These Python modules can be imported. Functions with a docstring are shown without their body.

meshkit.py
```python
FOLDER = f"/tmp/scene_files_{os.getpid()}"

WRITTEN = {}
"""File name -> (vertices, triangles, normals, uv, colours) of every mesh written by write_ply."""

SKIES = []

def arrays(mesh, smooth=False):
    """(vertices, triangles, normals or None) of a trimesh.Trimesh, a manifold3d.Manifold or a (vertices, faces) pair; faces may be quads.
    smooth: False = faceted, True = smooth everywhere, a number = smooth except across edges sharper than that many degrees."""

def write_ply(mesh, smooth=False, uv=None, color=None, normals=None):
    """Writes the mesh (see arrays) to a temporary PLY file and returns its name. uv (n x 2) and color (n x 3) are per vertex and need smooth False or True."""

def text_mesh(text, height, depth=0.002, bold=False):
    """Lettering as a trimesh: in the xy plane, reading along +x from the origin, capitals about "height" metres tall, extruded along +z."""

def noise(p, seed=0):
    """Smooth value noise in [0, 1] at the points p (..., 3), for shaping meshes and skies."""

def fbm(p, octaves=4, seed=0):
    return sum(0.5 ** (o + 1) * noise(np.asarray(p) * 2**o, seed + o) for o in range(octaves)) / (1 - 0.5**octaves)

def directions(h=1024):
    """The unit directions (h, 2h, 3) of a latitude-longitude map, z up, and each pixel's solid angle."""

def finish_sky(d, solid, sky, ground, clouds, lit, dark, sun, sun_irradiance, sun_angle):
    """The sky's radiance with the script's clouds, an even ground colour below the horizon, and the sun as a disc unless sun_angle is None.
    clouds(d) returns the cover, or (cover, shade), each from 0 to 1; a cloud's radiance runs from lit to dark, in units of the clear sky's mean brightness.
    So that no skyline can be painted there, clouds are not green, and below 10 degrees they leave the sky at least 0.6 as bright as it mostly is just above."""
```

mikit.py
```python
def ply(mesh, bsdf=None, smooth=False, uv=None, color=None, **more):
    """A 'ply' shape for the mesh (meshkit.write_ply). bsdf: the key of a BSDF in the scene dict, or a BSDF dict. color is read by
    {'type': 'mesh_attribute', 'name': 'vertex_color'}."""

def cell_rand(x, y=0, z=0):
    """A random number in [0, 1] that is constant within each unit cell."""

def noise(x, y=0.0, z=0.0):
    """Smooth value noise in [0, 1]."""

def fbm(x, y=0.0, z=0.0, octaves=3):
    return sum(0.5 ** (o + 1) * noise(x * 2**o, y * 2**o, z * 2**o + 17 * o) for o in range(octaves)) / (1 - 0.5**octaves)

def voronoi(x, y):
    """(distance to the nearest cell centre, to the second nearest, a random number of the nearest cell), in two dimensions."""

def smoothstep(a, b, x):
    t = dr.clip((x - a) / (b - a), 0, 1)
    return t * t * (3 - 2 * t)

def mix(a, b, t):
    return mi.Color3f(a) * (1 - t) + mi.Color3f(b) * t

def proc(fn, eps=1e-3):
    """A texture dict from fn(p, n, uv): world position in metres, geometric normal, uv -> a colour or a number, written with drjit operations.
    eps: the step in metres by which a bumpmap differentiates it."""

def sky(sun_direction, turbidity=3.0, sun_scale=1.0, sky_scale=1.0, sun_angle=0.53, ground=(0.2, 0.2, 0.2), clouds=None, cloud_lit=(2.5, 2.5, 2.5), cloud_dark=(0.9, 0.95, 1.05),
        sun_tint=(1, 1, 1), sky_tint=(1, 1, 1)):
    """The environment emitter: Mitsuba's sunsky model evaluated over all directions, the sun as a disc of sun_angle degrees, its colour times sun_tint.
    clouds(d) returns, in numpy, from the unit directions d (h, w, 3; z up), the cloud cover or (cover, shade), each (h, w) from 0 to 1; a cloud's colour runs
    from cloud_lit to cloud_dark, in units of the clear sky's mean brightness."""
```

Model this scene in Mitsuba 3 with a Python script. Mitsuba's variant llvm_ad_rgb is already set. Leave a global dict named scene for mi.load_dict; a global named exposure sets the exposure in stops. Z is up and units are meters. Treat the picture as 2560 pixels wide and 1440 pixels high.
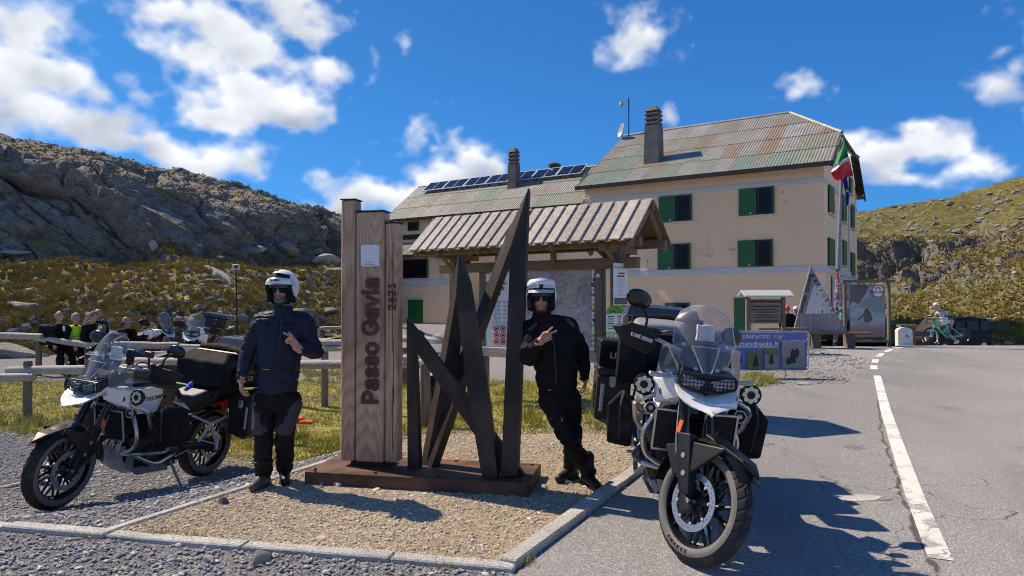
import math, random
import numpy as np, trimesh, drjit as dr, mitsuba as mi, mikit, meshkit
import manifold3d as m3
from shapely.geometry import Polygon, LineString
from scipy.spatial import cKDTree
from mikit import noise, fbm, voronoi, cell_rand, smoothstep, mix
T = mi.ScalarTransform4f
R = random.Random(7)
RNG = np.random.default_rng(11)
scene, labels = {'type': 'scene'}, {}

# ------------------------------------------------------------------ camera, sky, exposure
H, FPX, HORIZON = 1.58, 1700.0, 750.0
PITCH = math.atan((HORIZON - 720) / FPX)
scene['camera'] = {'type': 'perspective', 'fov': math.degrees(2 * math.atan(1280 / FPX)), 'fov_axis': 'x', 'near_clip': 0.05, 'far_clip': 3000.0,
    'to_world': T().look_at(origin=[0, 0, H], target=[0, math.cos(PITCH), H + math.sin(PITCH)], up=[0, 0, 1])}
SUN = (-0.59, 0.325, 0.79)
exposure = 2.05
def at(px, py, Y):
    """World point at depth Y seen in photo pixel (px, py) - used to measure positions."""
    up, fw = (720 - py) / FPX, 1.0
    dy, dz = fw * math.cos(PITCH) - up * math.sin(PITCH), fw * math.sin(PITCH) + up * math.cos(PITCH)
    return np.array([(px - 1280) / FPX * Y / dy, Y, H + dz / dy * Y])
def gp(px, py, z=0.0):
    p = at(px, py, 1.0)
    k = (z - H) / (p[2] - H)
    return np.array([p[0] * k, k, z])

# clouds: cumulus banks, each an (azimuth, elevation) centre in degrees, half sizes, density
BANKS = [(-35.4, 18.3, 2.61, 3.02, 1.1), (-36.1, 15.7, 3.0, 1.63, 1.1), (-33.8, 15.3, 2.52, 1.4, 1.0), (-35.0, 12.8, 3.04, 1.66, 1.05), (-31.9, 12.1, 3.15, 1.29, 1.0), (-30.0, 11.2, 2.04, 0.88, 0.9), (-38.2, 13.5, 3.18, 4.24, 1.1), (-29.7, 16.4, 1.76, 0.94, 0.55),
  (-32.1, 14.5, 1.43, 0.86, 0.5), (-31.5, 17.5, 0.63, 0.46, 0.4), (-28.9, 14.6, 0.88, 0.53, 0.35), (-23.0, 20.5, 3.72, 2.17, 1.15), (-25.5, 18.2, 2.74, 1.52, 1.0), (-20.6, 18.8, 4.1, 1.89, 1.15), (-17.0, 20.9, 2.26, 1.93, 0.95), (-16.1, 18.2, 1.94, 1.13, 0.9),
  (-26.8, 20.7, 3.31, 1.2, 0.85), (-18.8, 22.4, 2.87, 1.28, 0.8), (-22.7, 23.7, 6.22, 1.55, 1), (-20.6, 15.1, 4.73, 1.96, 1.3), (-23.0, 13.4, 2.79, 1.4, 1.15), (-17.6, 14.5, 2.41, 1.45, 1.15), (-21.2, 16.6, 2.83, 1.26, 1.1), (-25.2, 15.2, 1.22, 0.91, 0.6),
  (-26.3, 10.5, 2.42, 0.85, 0.9), (-23.0, 10.1, 3.1, 1.55, 1.05), (-21.2, 11.2, 1.89, 1.1, 0.9), (-27.6, 11.1, 1.19, 0.75, 0.6), (-18.8, 8.9, 1.28, 0.7, 0.4), (-3.5, 11.3, 2.52, 1.41, 1.35), (-6.4, 9.9, 2.34, 1.34, 1.2), (-10.7, 8.5, 4.31, 1.49, 1.15),
  (-14.8, 9.2, 1.95, 1.17, 0.95), (-1.3, 10.7, 1.52, 1.35, 1.1), (-8.4, 8.3, 3.67, 1.33, 1.1), (-14.2, 7.5, 2.61, 0.98, 1), (-8.5, 13.3, 1.6, 1.53, 0.72), (-7.0, 12.0, 0.74, 0.6, 0.5), (-11.8, 12.7, 1.12, 1.12, 0.55), (-12.4, 10.9, 0.59, 0.39, 0.4),
  (-6.2, 15.7, 1.07, 0.54, 0.38), (-11.8, 19.1, 0.66, 1.25, 0.48), (-12.4, 17.5, 0.59, 0.46, 0.38), (-8.9, 19.7, 0.73, 1.13, 0.5), (10.7, 20.6, 2.58, 2.05, 0.85), (8.9, 22.1, 0.8, 0.87, 0.5), (9.7, 19.2, 1.5, 0.73, 0.6), (12.8, 21.0, 1.15, 1.15, 0.6),
  (22.5, 16.0, 1.87, 1.0, 0.72), (20.6, 15.4, 1.07, 0.57, 0.4), (19.2, 15.3, 0.51, 0.45, 0.36), (12.9, 14.8, 0.53, 0.72, 0.4), (23.8, 16.5, 0.93, 0.62, 0.5), (28.4, 10.3, 2.82, 1.78, 1.25), (31.7, 11.0, 2.58, 1.78, 1.15), (34.1, 9.4, 2.51, 1.26, 1.05),
  (26.6, 12.0, 1.21, 0.9, 0.9), (29.7, 8.7, 3.81, 0.88, 1.0), (35.7, 8.7, 1.64, 0.71, 0.8), (31.0, 12.2, 1.45, 0.75, 0.9), (36.1, 13.9, 1.23, 1.63, 0.62), (36.9, 15.3, 0.7, 0.75, 0.5), (36.0, 16.4, 0.87, 0.44, 0.45), (34.8, 13.6, 0.66, 0.66, 0.4),
  (37.8, 11.8, 1.33, 1.06, 0.6),
  (-55, 16, 14, 8, 1), (60, 14, 16, 6, .9), (-90, 22, 20, 9, .9), (100, 18, 22, 8, .9), (140, 25, 24, 9, .8), (-140, 20, 26, 10, .9), (175, 14, 20, 6, .9), (-70, 38, 14, 6, .6), (75, 34, 14, 7, .6)]
def clouds(d):
    az, el = np.degrees(np.arctan2(d[..., 0], d[..., 1])), np.degrees(np.arcsin(np.clip(d[..., 2], -1, 1)))
    a, e = az + 3.2 * (meshkit.fbm(d * 11.0, 4, 3) - 0.5), el + 2.6 * (meshkit.fbm(d * 11.0 + 31.7, 4, 5) - 0.5)
    f = np.zeros(az.shape); base = np.zeros(az.shape)
    for (ca, ce, sa, se, k) in BANKS:
        sa, se = .92 * sa, .92 * se
        da = (a - ca + 180) % 360 - 180
        g = k * np.exp(-((da * 1.0 / sa) ** 2 + ((e - ce) / se) ** 2))
        f = np.maximum(f, g) + .25 * np.minimum(f, g)
        base += g * np.clip((ce - e) / se, -1, 1)
    n = meshkit.fbm(d * 24.0, 7, 9); n = .75 * n + .25 * (1 - 2 * np.abs(meshkit.fbm(d * 30.0 + 7, 5, 29) - .5))
    v = f + 2.5 * (n - 0.53)
    cover = .98 * np.clip((v - 0.36) / 0.70, 0, 1) ** 1.5
    shade = np.clip(.20 + 0.50 * base + 2.2 * (meshkit.fbm(d * 13.0 + 4.1, 5, 21) - .47), 0, 1) * np.clip((v - .5) / .5, 0, 1)
    return cover * (f > .02), shade
scene['sky'] = mikit.sky(SUN, turbidity=2.8, sky_scale=.64, clouds=clouds, cloud_lit=(4.3, 4.4, 4.6), cloud_dark=(1.9, 2.1, 2.5), sky_tint=(0.28, 0.82, 1.36))

# ------------------------------------------------------------------ helpers
def T4(m): return T(np.asarray(m, float).tolist()) if not isinstance(m, T) else m
COUNT = {}
def numbered(key):
    if key not in COUNT and key not in scene and key not in labels:
        COUNT[key] = 0; return key
    while True:
        COUNT[key] = COUNT.get(key, 0) + 1
        k = f'{key}_{COUNT[key]:03d}'
        if k not in scene and k not in labels: return k
def thing(name, label, cat, group=None):
    key = numbered(name)
    labels[key] = {'label': label, 'category': cat}
    if group: labels[key]['group'] = group
    return key
def put(key, mesh, bsdf, smooth=30, M=None, uv=None, label=None):
    """one entry; mesh may be a ply dict made by pl()"""
    d = dict(mesh) if isinstance(mesh, dict) else mikit.ply(mesh, None, smooth, uv)
    d['bsdf'] = {'type': 'ref', 'id': bsdf}
    if M is not None: d['to_world'] = T4(M)
    scene[key] = d
    if label: labels.setdefault(key, {})['label'] = label
    return key
def part(parent, name, mesh, bsdf, smooth=30, M=None, uv=None, label=None, stuff=False):
    key = put(numbered(parent + '__' + name), mesh, bsdf, smooth, M, uv, label)
    if stuff: labels.setdefault(key, {})['kind'] = 'stuff'
    return key
def one(name, label, cat, mesh, bsdf, smooth=30, M=None, group=None):
    k = thing(name, label, cat, group); return put(k, mesh, bsdf, smooth, M)
def struct(name, mesh, bsdf, smooth=30, kind='structure', label=None, M=None):
    k = numbered(name); labels[k] = {'kind': kind}
    if label: labels[k]['label'] = label
    return put(k, mesh, bsdf, smooth, M) if mesh is not None else k
def pl(mesh, smooth=30, uv=None): return mikit.ply(mesh, None, smooth, uv)

def TM(v, f): return trimesh.Trimesh(np.asarray(v, float), np.asarray(f, int), process=False)
def flat(x):
    for m in x:
        if isinstance(m, (list, tuple)): yield from flat(m)
        else: yield totri(m)
def cat(*ms): return trimesh.util.concatenate(list(flat(ms)))
def totri(m):
    if isinstance(m, m3.Manifold):
        q = m.to_mesh(); return TM(q.vert_properties[:, :3], q.tri_verts)
    return m
def mat(loc=(0, 0, 0), rx=0, ry=0, rz=0, s=1.0):
    m = trimesh.transformations.euler_matrix(math.radians(rx), math.radians(ry), math.radians(rz), 'sxyz')
    m[:3, :3] = m[:3, :3] * np.broadcast_to(np.asarray(s, float), (3,))[None, :]
    m[:3, 3] = loc; return m
def frame(o, x, z):
    """4x4 with columns x, z x x, z"""
    x, z = np.asarray(x, float), np.asarray(z, float)
    z = z / np.linalg.norm(z); x = x - z * (x @ z); x = x / np.linalg.norm(x)
    m = np.eye(4); m[:3, 0], m[:3, 1], m[:3, 2], m[:3, 3] = x, np.cross(z, x), z, o
    return m
def tf(m, M):
    m = totri(m).copy(); m.apply_transform(np.asarray(M, float)); return m
def bx(sx, sy, sz, c=(0, 0, 0), b=None, M=None):
    """box with chamfered edges (44 triangles), centred on c"""
    h = np.array([sx, sy, sz]) / 2
    if b is None: b = 0.06 * min(sx, sy, sz)
    b = min(b, h.min() * 0.9)
    if b <= 0:
        m = trimesh.creation.box((sx, sy, sz))
    else:
        P = []
        for s in np.ndindex(2, 2, 2):
            s = np.array(s) * 2 - 1
            for k in range(3):
                q = h - b; q[k] = h[k]; P.append(s * q)
        m = trimesh.convex.convex_hull(np.array(P))
    m.apply_translation(c)
    if M is not None: m.apply_transform(M)
    return m
def hull(pts): return trimesh.convex.convex_hull(np.asarray(pts, float))
def rhull(pts, r, n=8):
    """rounded convex hull: spheres of radius r (or one each) at the points"""
    r = np.broadcast_to(r, (len(pts),))
    return totri(m3.Manifold.batch_hull([m3.Manifold.sphere(float(q), n).translate(np.asarray(p, float)) for p, q in zip(pts, r)]))
def tube(pts, r, n=8, cap=True, close=False):
    p = np.asarray(pts, float); r = np.broadcast_to(np.asarray(r, float), (len(p),))
    t = np.roll(p, -1, 0) - np.roll(p, 1, 0) if close else np.gradient(p, axis=0)
    t /= np.linalg.norm(t, axis=1, keepdims=True) + 1e-12
    a = np.zeros_like(p); a0 = np.cross(t[0], [0, 0, 1.0] if abs(t[0][2]) < .9 else [1.0, 0, 0]); a0 /= np.linalg.norm(a0)
    for i in range(len(p)):
        a0 = a0 - t[i] * (a0 @ t[i]); a0 /= np.linalg.norm(a0); a[i] = a0
    b = np.cross(t, a); g = np.arange(n) * 2 * np.pi / n
    v = p[:, None] + r[:, None, None] * (np.cos(g)[None, :, None] * a[:, None] + np.sin(g)[None, :, None] * b[:, None])
    N = len(p); f = []
    for i in range(N if close else N - 1):
        k = (i + 1) % N
        for j in range(n):
            q = (j + 1) % n
            f += [[i * n + j, i * n + q, k * n + q], [i * n + j, k * n + q, k * n + j]]
    v = v.reshape(-1, 3)
    if cap and not close:
        v = np.vstack([v, p[0], p[-1]])
        for j in range(n):
            q = (j + 1) % n
            f += [[N * n, q, j], [N * n + 1, (N - 1) * n + j, (N - 1) * n + q]]
    return TM(v, f)
def bend(pts, k=4):
    """rounds the corners of a polyline"""
    p = [np.asarray(q, float) for q in pts]; out = [p[0]]
    for a, b, c in zip(p, p[1:], p[2:]):
        r = min(0.07, .4 * np.linalg.norm(b - a), .4 * np.linalg.norm(c - b))
        s, e = b + (a - b) / np.linalg.norm(a - b) * r, b + (c - b) / np.linalg.norm(c - b) * r
        for t in np.linspace(0, 1, k): out.append((1 - t) ** 2 * s + 2 * t * (1 - t) * b + t * t * e)
    return np.array(out + [p[-1]])
def ring(r, w, n=48, c=(0, 0, 0), axis='y'):
    """torus; w = tube radius"""
    g = np.arange(n) * 2 * np.pi / n
    return tf(tube(np.stack([np.cos(g) * r, 0 * g, np.sin(g) * r], 1), w, 8, close=True), mat(c))
def lathe(prof, n=32, M=None):
    """profile (r, z) about z"""
    m = trimesh.creation.revolve(np.asarray(prof, float), sections=n)
    if M is not None: m.apply_transform(M)
    return m
def prism(poly, d, M=None, holes=()):
    m = trimesh.creation.extrude_polygon(Polygon(poly, holes), d, engine='earcut')
    m.apply_translation((0, 0, -d / 2))
    if M is not None: m.apply_transform(M)
    return m
XZ = np.array([[1, 0, 0, 0], [0, 0, -1, 0], [0, 1, 0, 0], [0, 0, 0, 1.0]])      # polygon (x, z) standing in the xz plane
def sheet(P, th=0.0):
    """grid (n, m, 3) as surface, given thickness along normals"""
    P = np.asarray(P, float); n, m = P.shape[:2]
    i, j = np.meshgrid(np.arange(n - 1), np.arange(m - 1), indexing='ij')
    q = np.stack([i * m + j, (i + 1) * m + j, (i + 1) * m + j + 1, i * m + j + 1], -1).reshape(-1, 4)
    f = np.vstack([q[:, [0, 1, 2]], q[:, [0, 2, 3]]])
    v = P.reshape(-1, 3)
    if not th: return TM(v, f)
    nr = TM(v, f).vertex_normals * th
    edge = np.concatenate([np.arange(m), np.arange(1, n) * m + m - 1, (n - 1) * m + np.arange(m - 2, -1, -1), np.arange(n - 2, 0, -1) * m])
    e2 = np.roll(edge, -1); N = len(v)
    side = np.vstack([np.stack([edge, e2 + N, e2], 1), np.stack([edge, edge + N, e2 + N], 1)])
    return TM(np.vstack([v, v - nr]), np.vstack([f, f[:, ::-1] + N, side[:, ::-1]]))
def loft(secs, cap=True):
    """closed cross-sections (k, n, 3) joined into a skin"""
    S = np.asarray(secs, float); k, n = S.shape[:2]; f = []
    for i in range(k - 1):
        for j in range(n):
            q = (j + 1) % n
            f += [[i * n + j, i * n + q, (i + 1) * n + q], [i * n + j, (i + 1) * n + q, (i + 1) * n + j]]
    v = S.reshape(-1, 3)
    if cap:
        v = np.vstack([v, S[0].mean(0), S[-1].mean(0)])
        for j in range(n):
            q = (j + 1) % n
            f += [[k * n, q, j], [k * n + 1, (k - 1) * n + j, (k - 1) * n + q]]
    m = TM(v, f)
    if m.volume < 0: m.invert()
    return m
def mirror(m, ax=1):
    m = totri(m).copy(); s = [1, 1, 1]; s[ax] = -1
    m.apply_transform(np.diag(s + [1])); 
    return m if m.volume > 0 or not m.is_watertight else m
def both(m): return [m, TMflip(m)]
def TMflip(m, ax=1):
    v = np.array(totri(m).vertices); v[:, ax] *= -1
    return TM(v, np.asarray(totri(m).faces)[:, ::-1])
def text(s, h, M, depth=.004, bold=True):
    m = meshkit.text_mesh(s, h, depth, bold)
    c = m.bounds.mean(0); m.apply_translation(-c)
    m.apply_transform(M); return m
def solid(m, L=None, smooth_it=0, lamb=.5):
    m = totri(m.refine_to_length(L) if L and isinstance(m, m3.Manifold) else m)
    m = trimesh.Trimesh(m.vertices, m.faces)
    if smooth_it: trimesh.smoothing.filter_taubin(m, lamb=lamb, nu=lamb + .03, iterations=smooth_it)
    return m
def rnoise(m, amp, freq, seed=0, octv=3):
    """displaces along normals by noise"""
    m = totri(m).copy(); n = m.vertex_normals
    m.vertices = m.vertices + n * ((meshkit.fbm(m.vertices * freq + 13.1, octv, seed) - .5) * 2 * amp)[:, None]
    return m
def boulder(s, seed, sub=2, facets=9, flat=1.0):
    """a rock cut by random planes; s = (sx, sy, sz) half sizes"""
    r = np.random.default_rng(seed)
    m = trimesh.creation.icosphere(subdivisions=sub)
    v = np.array(m.vertices)
    for _ in range(facets):
        n = r.normal(size=3); n /= np.linalg.norm(n); d = r.uniform(.45, .85)
        k = v @ n - d; v = v - np.where(k > 0, k * .93, 0)[:, None] * n
    v *= 1 + .10 * (meshkit.fbm(v * 2.3 + seed, 3, seed % 50) - .5)[:, None]
    return TM(v * np.asarray(s), m.faces)

# ------------------------------------------------------------------ materials
def rgb(c): return {'type': 'rgb', 'value': list(c)}
def B(name, color, rough=.6, metal=0.0, spec=.5, bump=None, scale=.002, eps=1e-3, **kw):
    c = mikit.proc(color) if callable(color) else rgb(color)
    r = mikit.proc(rough) if callable(rough) else rough
    d = {'type': 'principled', 'base_color': c, 'roughness': r, 'metallic': metal, 'specular': spec, **kw}
    if bump is not None: d = {'type': 'bumpmap', 'arbitrary': mikit.proc(bump, eps), 'scale': scale, 'bsdf': d}
    scene[name] = {'type': 'twosided', 'bsdf': d}
    return name
def streak(p, n, uv): return fbm(p.x * 3, p.y * 3, p.z * .7)
# plain
B('m_black', (.009, .009, .010), .45, spec=.35)
B('m_black_gloss', (.012, .012, .014), .18)
B('m_rubber', lambda p, n, uv: mix((.016, .016, .017), (.05, .048, .046), smoothstep(.5, .8, fbm(p.x * 9, p.y * 9, p.z * 9))), .75)
B('m_sidewall', lambda p, n, uv: mix((.10, .10, .10), (.16, .155, .15), fbm(p.x * 12, p.y * 12, p.z * 12)), .7)
B('m_fabric', lambda p, n, uv: mix((.006, .006, .007), (.013, .013, .014), fbm(p.x * 30, p.y * 30, p.z * 30)), .8, spec=.2, bump=lambda p, n, uv: fbm(p.x * 22, p.y * 22, p.z * 22) + .2 * noise(p.x * 300, p.y * 300, p.z * 300), scale=.008)
B('m_bag', lambda p, n, uv: mix((.009, .009, .010), (.028, .028, .030), smoothstep(.45, .8, fbm(p.x * 7, p.y * 7, p.z * 7))), .75, spec=.15, bump=lambda p, n, uv: fbm(p.x * 14, p.y * 14, p.z * 14), scale=.01)
B('m_navy', lambda p, n, uv: mix((.007, .011, .028), (.012, .018, .042), fbm(p.x * 12, p.y * 12, p.z * 12)), .6, bump=lambda p, n, uv: fbm(p.x * 16, p.y * 16, p.z * 10), scale=.03, spec=.3)
B('m_greyfab', (.042, .039, .043), .85)
B('m_case', lambda p, n, uv: mix((.010, .010, .010), (.020, .020, .019), fbm(p.x * 18, p.y * 18, p.z * 18)), .5)
B('m_white', (.72, .73, .74), .28, clearcoat=.6, clearcoat_gloss=.9)
B('m_sand', (.36, .33, .28), .4)
B('m_alu', (.52, .52, .52), .38, .85)
B('m_steel', (.60, .58, .55), .30, .9)
B('m_disc', (.40, .41, .44), .34, .75)
B('m_engine', (.022, .022, .023), .42, .3)
B('m_darkgrey', (.028, .028, .030), .45)
B('m_grey', (.22, .22, .23), .5)
B('m_lightgrey', (.45, .46, .47), .45)
B('m_seat', lambda p, n, uv: mix((.34, .33, .33), (.44, .43, .43), fbm(p.x * 14, p.y * 14, p.z * 14)), .7)
B('m_red', (.55, .03, .03), .4)
B('m_orange', (.70, .13, .02), .3)
B('m_blue', (.015, .09, .55), .7)
B('m_gold', (.40, .27, .09), .35, .8)
B('m_led', (.62, .60, .45), .15, .6)
B('m_lid', (.05, .06, .085), .30, spec=.6)  # blue grey base puts the sky reflection on the lid into its colour
B('m_print_white', (.74, .74, .73), .5)
B('m_print_black', (.015, .015, .015), .6)
B('m_hivis', lambda p, n, uv: mix((.60, .90, .02), (.68, .96, .03), fbm(p.x * 20, p.y * 20, p.z * 20)), .7)
B('m_skin', lambda p, n, uv: mix((.42, .22, .15), (.50, .28, .20), fbm(p.x * 25, p.y * 25, p.z * 25)), .5)
B('m_beard', (.17, .14, .12), .9)
B('m_hair_grey', (.30, .29, .28), .8)
B('m_lip', (.32, .11, .09), .4)
B('m_visor', (.010, .010, .011), .16, spec=.12)
B('m_reflector', (.30, .32, .35), .18, .7)
B('m_teeth', (.55, .5, .42), .4)
scene['m_glass'] = {'type': 'thindielectric', 'int_ior': 1.5}
scene['m_screen'] = {'type': 'blendbsdf', 'weight': .20, 'a': {'type': 'thindielectric', 'int_ior': 1.6}, 'b': {'type': 'twosided', 'bsdf': {'type': 'principled', 'base_color': rgb((.45, .5, .58)), 'roughness': .25}}}  # pale bluish diffuse share stands in for sky reflection and haze
scene['m_screen_dark'] = {'type': 'blendbsdf', 'weight': .62, 'a': {'type': 'thindielectric', 'int_ior': 1.5}, 'b': {'type': 'twosided', 'bsdf': {'type': 'principled', 'base_color': rgb((.012, .012, .016)), 'roughness': .15}}}
# weathered wood: grain along local axis is approximated by stretched noise along z (posts) or along x (beams)
def wood(a, b, k, ax):
    def fn(p, n, uv):
        q = [p.x, p.y, p.z]; s = [26., 26., 26.]; s[ax] = 1.6
        g = fbm(q[0] * s[0], q[1] * s[1], q[2] * s[2], 3)
        w = noise(q[0] * s[0] * .16, q[1] * s[1] * .16, q[2] * s[2] * .45)
        l = dr.abs(dr.sin(42 * w + 3 * g))
        return mix(a, b, dr.clip(.55 * g + .45 * l + k * (noise(q[0] * 1.3, q[1] * 1.3, q[2] * 1.3) - .5), 0, 1))
    return fn
def woodbump(ax):
    def fn(p, n, uv):
        q = [p.x, p.y, p.z]; s = [40., 40., 40.]; s[ax] = 2.0
        return fbm(q[0] * s[0], q[1] * s[1], q[2] * s[2], 3)
    return fn
B('m_larch', wood((.26, .14, .08), (.60, .405, .275), .6, 2), .75, bump=woodbump(2), scale=.006)
B('m_larch_dark', wood((.14, .085, .05), (.31, .215, .145), .6, 2), .75, bump=woodbump(2), scale=.006)
B('m_post', wood((.085, .068, .05), (.21, .18, .145), .5, 2), .85, bump=woodbump(2), scale=.006)
B('m_rail', wood((.21, .19, .17), (.46, .43, .40), .5, 0), .8, bump=woodbump(0), scale=.006)
B('m_beam', wood((.10, .065, .035), (.24, .165, .10), .5, 0), .8, bump=woodbump(0), scale=.006)
for i, (a, b) in enumerate([((.20, .185, .165), (.47, .45, .42)), ((.16, .145, .13), (.40, .375, .345)), ((.24, .215, .185), (.50, .47, .43))]):
    B(f'm_board{i}', wood(a, b, .5, 1), .8, bump=woodbump(1), scale=.008)
B('m_greyboard', wood((.20, .17, .18), (.36, .32, .33), .4, 2), .85)
B('m_signwood', wood((.12, .085, .065), (.23, .17, .135), .4, 0), .85)
def corten(p, n, uv):
    s = fbm(p.x * 5, p.y * 5, p.z * 2.2, 4)
    return mix((.020, .017, .016), (.066, .047, .039), smoothstep(.35, .75, s))
B('m_corten', corten, .62, .25, bump=lambda p, n, uv: fbm(p.x * 60, p.y * 60, p.z * 60), scale=.002)
def cortenbase(p, n, uv):
    s = fbm(p.x * 4, p.y * 4, p.z * 4, 4)
    return mix((.055, .026, .017), (.15, .075, .045), smoothstep(.3, .75, s))
B('m_corten_base', cortenbase, .7, .1, bump=lambda p, n, uv: fbm(p.x * 60, p.y * 60, p.z * 60), scale=.002)
B('m_rust_letter', lambda p, n, uv: mix((.045, .022, .016), (.13, .065, .05), fbm(p.x * 18, p.y * 18, p.z * 18)), .75)
B('m_chimney', lambda p, n, uv: mix((.10, .095, .085), (.20, .19, .175), fbm(p.x * 2, p.y * 2, p.z * 2, 4)), .9)
B('m_plaster', lambda p, n, uv: mix(mix((.77, .535, .335), (.83, .605, .395), fbm(p.x * .7, p.y * .7, p.z * .35, 4)), (.42, .30, .22), .5 * smoothstep(.62, .8, fbm(p.x * 1.1, p.y * 1.1, p.z * .22 + 9, 4))), .9, bump=lambda p, n, uv: fbm(p.x * 14, p.y * 14, p.z * 14), scale=.01, eps=.01)
B('m_patch', lambda p, n, uv: mix((.25, .15, .10), (.36, .25, .18), fbm(p.x * 8, p.y * 8, p.z * 8)), .95)
B('m_trim', lambda p, n, uv: mix((.46, .45, .44), (.62, .61, .60), fbm(p.x * 1.5, p.y * 1.5, p.z * 3, 4)), .85)
B('m_shutter', lambda p, n, uv: mix((.010, .085, .026), (.016, .12, .038), fbm(p.x * 3, p.y * 3, p.z * 3)), .55)
B('m_winframe', (.018, .014, .012), .5)
scene['m_pane'] = {'type': 'blendbsdf', 'weight': .75, 'a': {'type': 'thindielectric'}, 'b': {'type': 'twosided', 'bsdf': {'type': 'principled', 'base_color': rgb((.012, .012, .014)), 'roughness': .2, 'specular': .25}}}
B('m_curtain', (.30, .30, .31), .9)
B('m_darkvoid', (.010, .010, .011), .8)
B('m_gutter', (.028, .022, .02), .55)
for i, (a, b) in enumerate([((0.197, 0.193, 0.176), (0.295, 0.295, 0.283)), ((0.123, 0.18, 0.143), (0.205, 0.267, 0.23)), ((0.172, 0.176, 0.135), (0.254, 0.254, 0.213)), ((0.193, 0.135, 0.094), (0.283, 0.23, 0.184)), ((0.23, 0.23, 0.221), (0.344, 0.344, 0.344)), ((0.156, 0.184, 0.148), (0.238, 0.267, 0.23))]):
    def rf(p, n, uv, a=a, b=b):
        s = fbm(p.x * 2.2, p.y * 2.2, p.z * .8, 4)
        c = mix(a, b, s)
        return mix(c, (.20, .12, .075), (.28) * smoothstep(.56, .76, fbm(p.x * 1.3 + 7, p.y * 1.3, p.z * .7, 4)))
    B(f'm_roof{i}', rf, .6, .15)
B('m_solar', (.012, .018, .055), .12, .2)
B('m_milestone', lambda p, n, uv: mix((.58, .58, .57), (.72, .72, .70), fbm(p.x * 6, p.y * 6, p.z * 6)), .7)
B('m_car', (.006, .006, .008), .5, spec=.15)
B('m_carglass', (.014, .016, .015), .15, spec=.2)
B('m_teal', (.05, .47, .44), .35)
B('m_jersey', lambda p, n, uv: mix(mix((.60, .62, .64), (.10, .16, .19), smoothstep(.93, .95, p.z)), (.34, .50, .58), smoothstep(1.02, 1.04, p.z)), .7)
B('m_shorts', (.045, .12, .11), .7)
B('m_green_sign', (.16, .46, .05), .45)
B('m_banner_blue', (.12, .15, .42), .5)
B('m_magenta', (.55, .10, .32), .5)
B('m_flag_green', (.01, .22, .06), .7)
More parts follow.
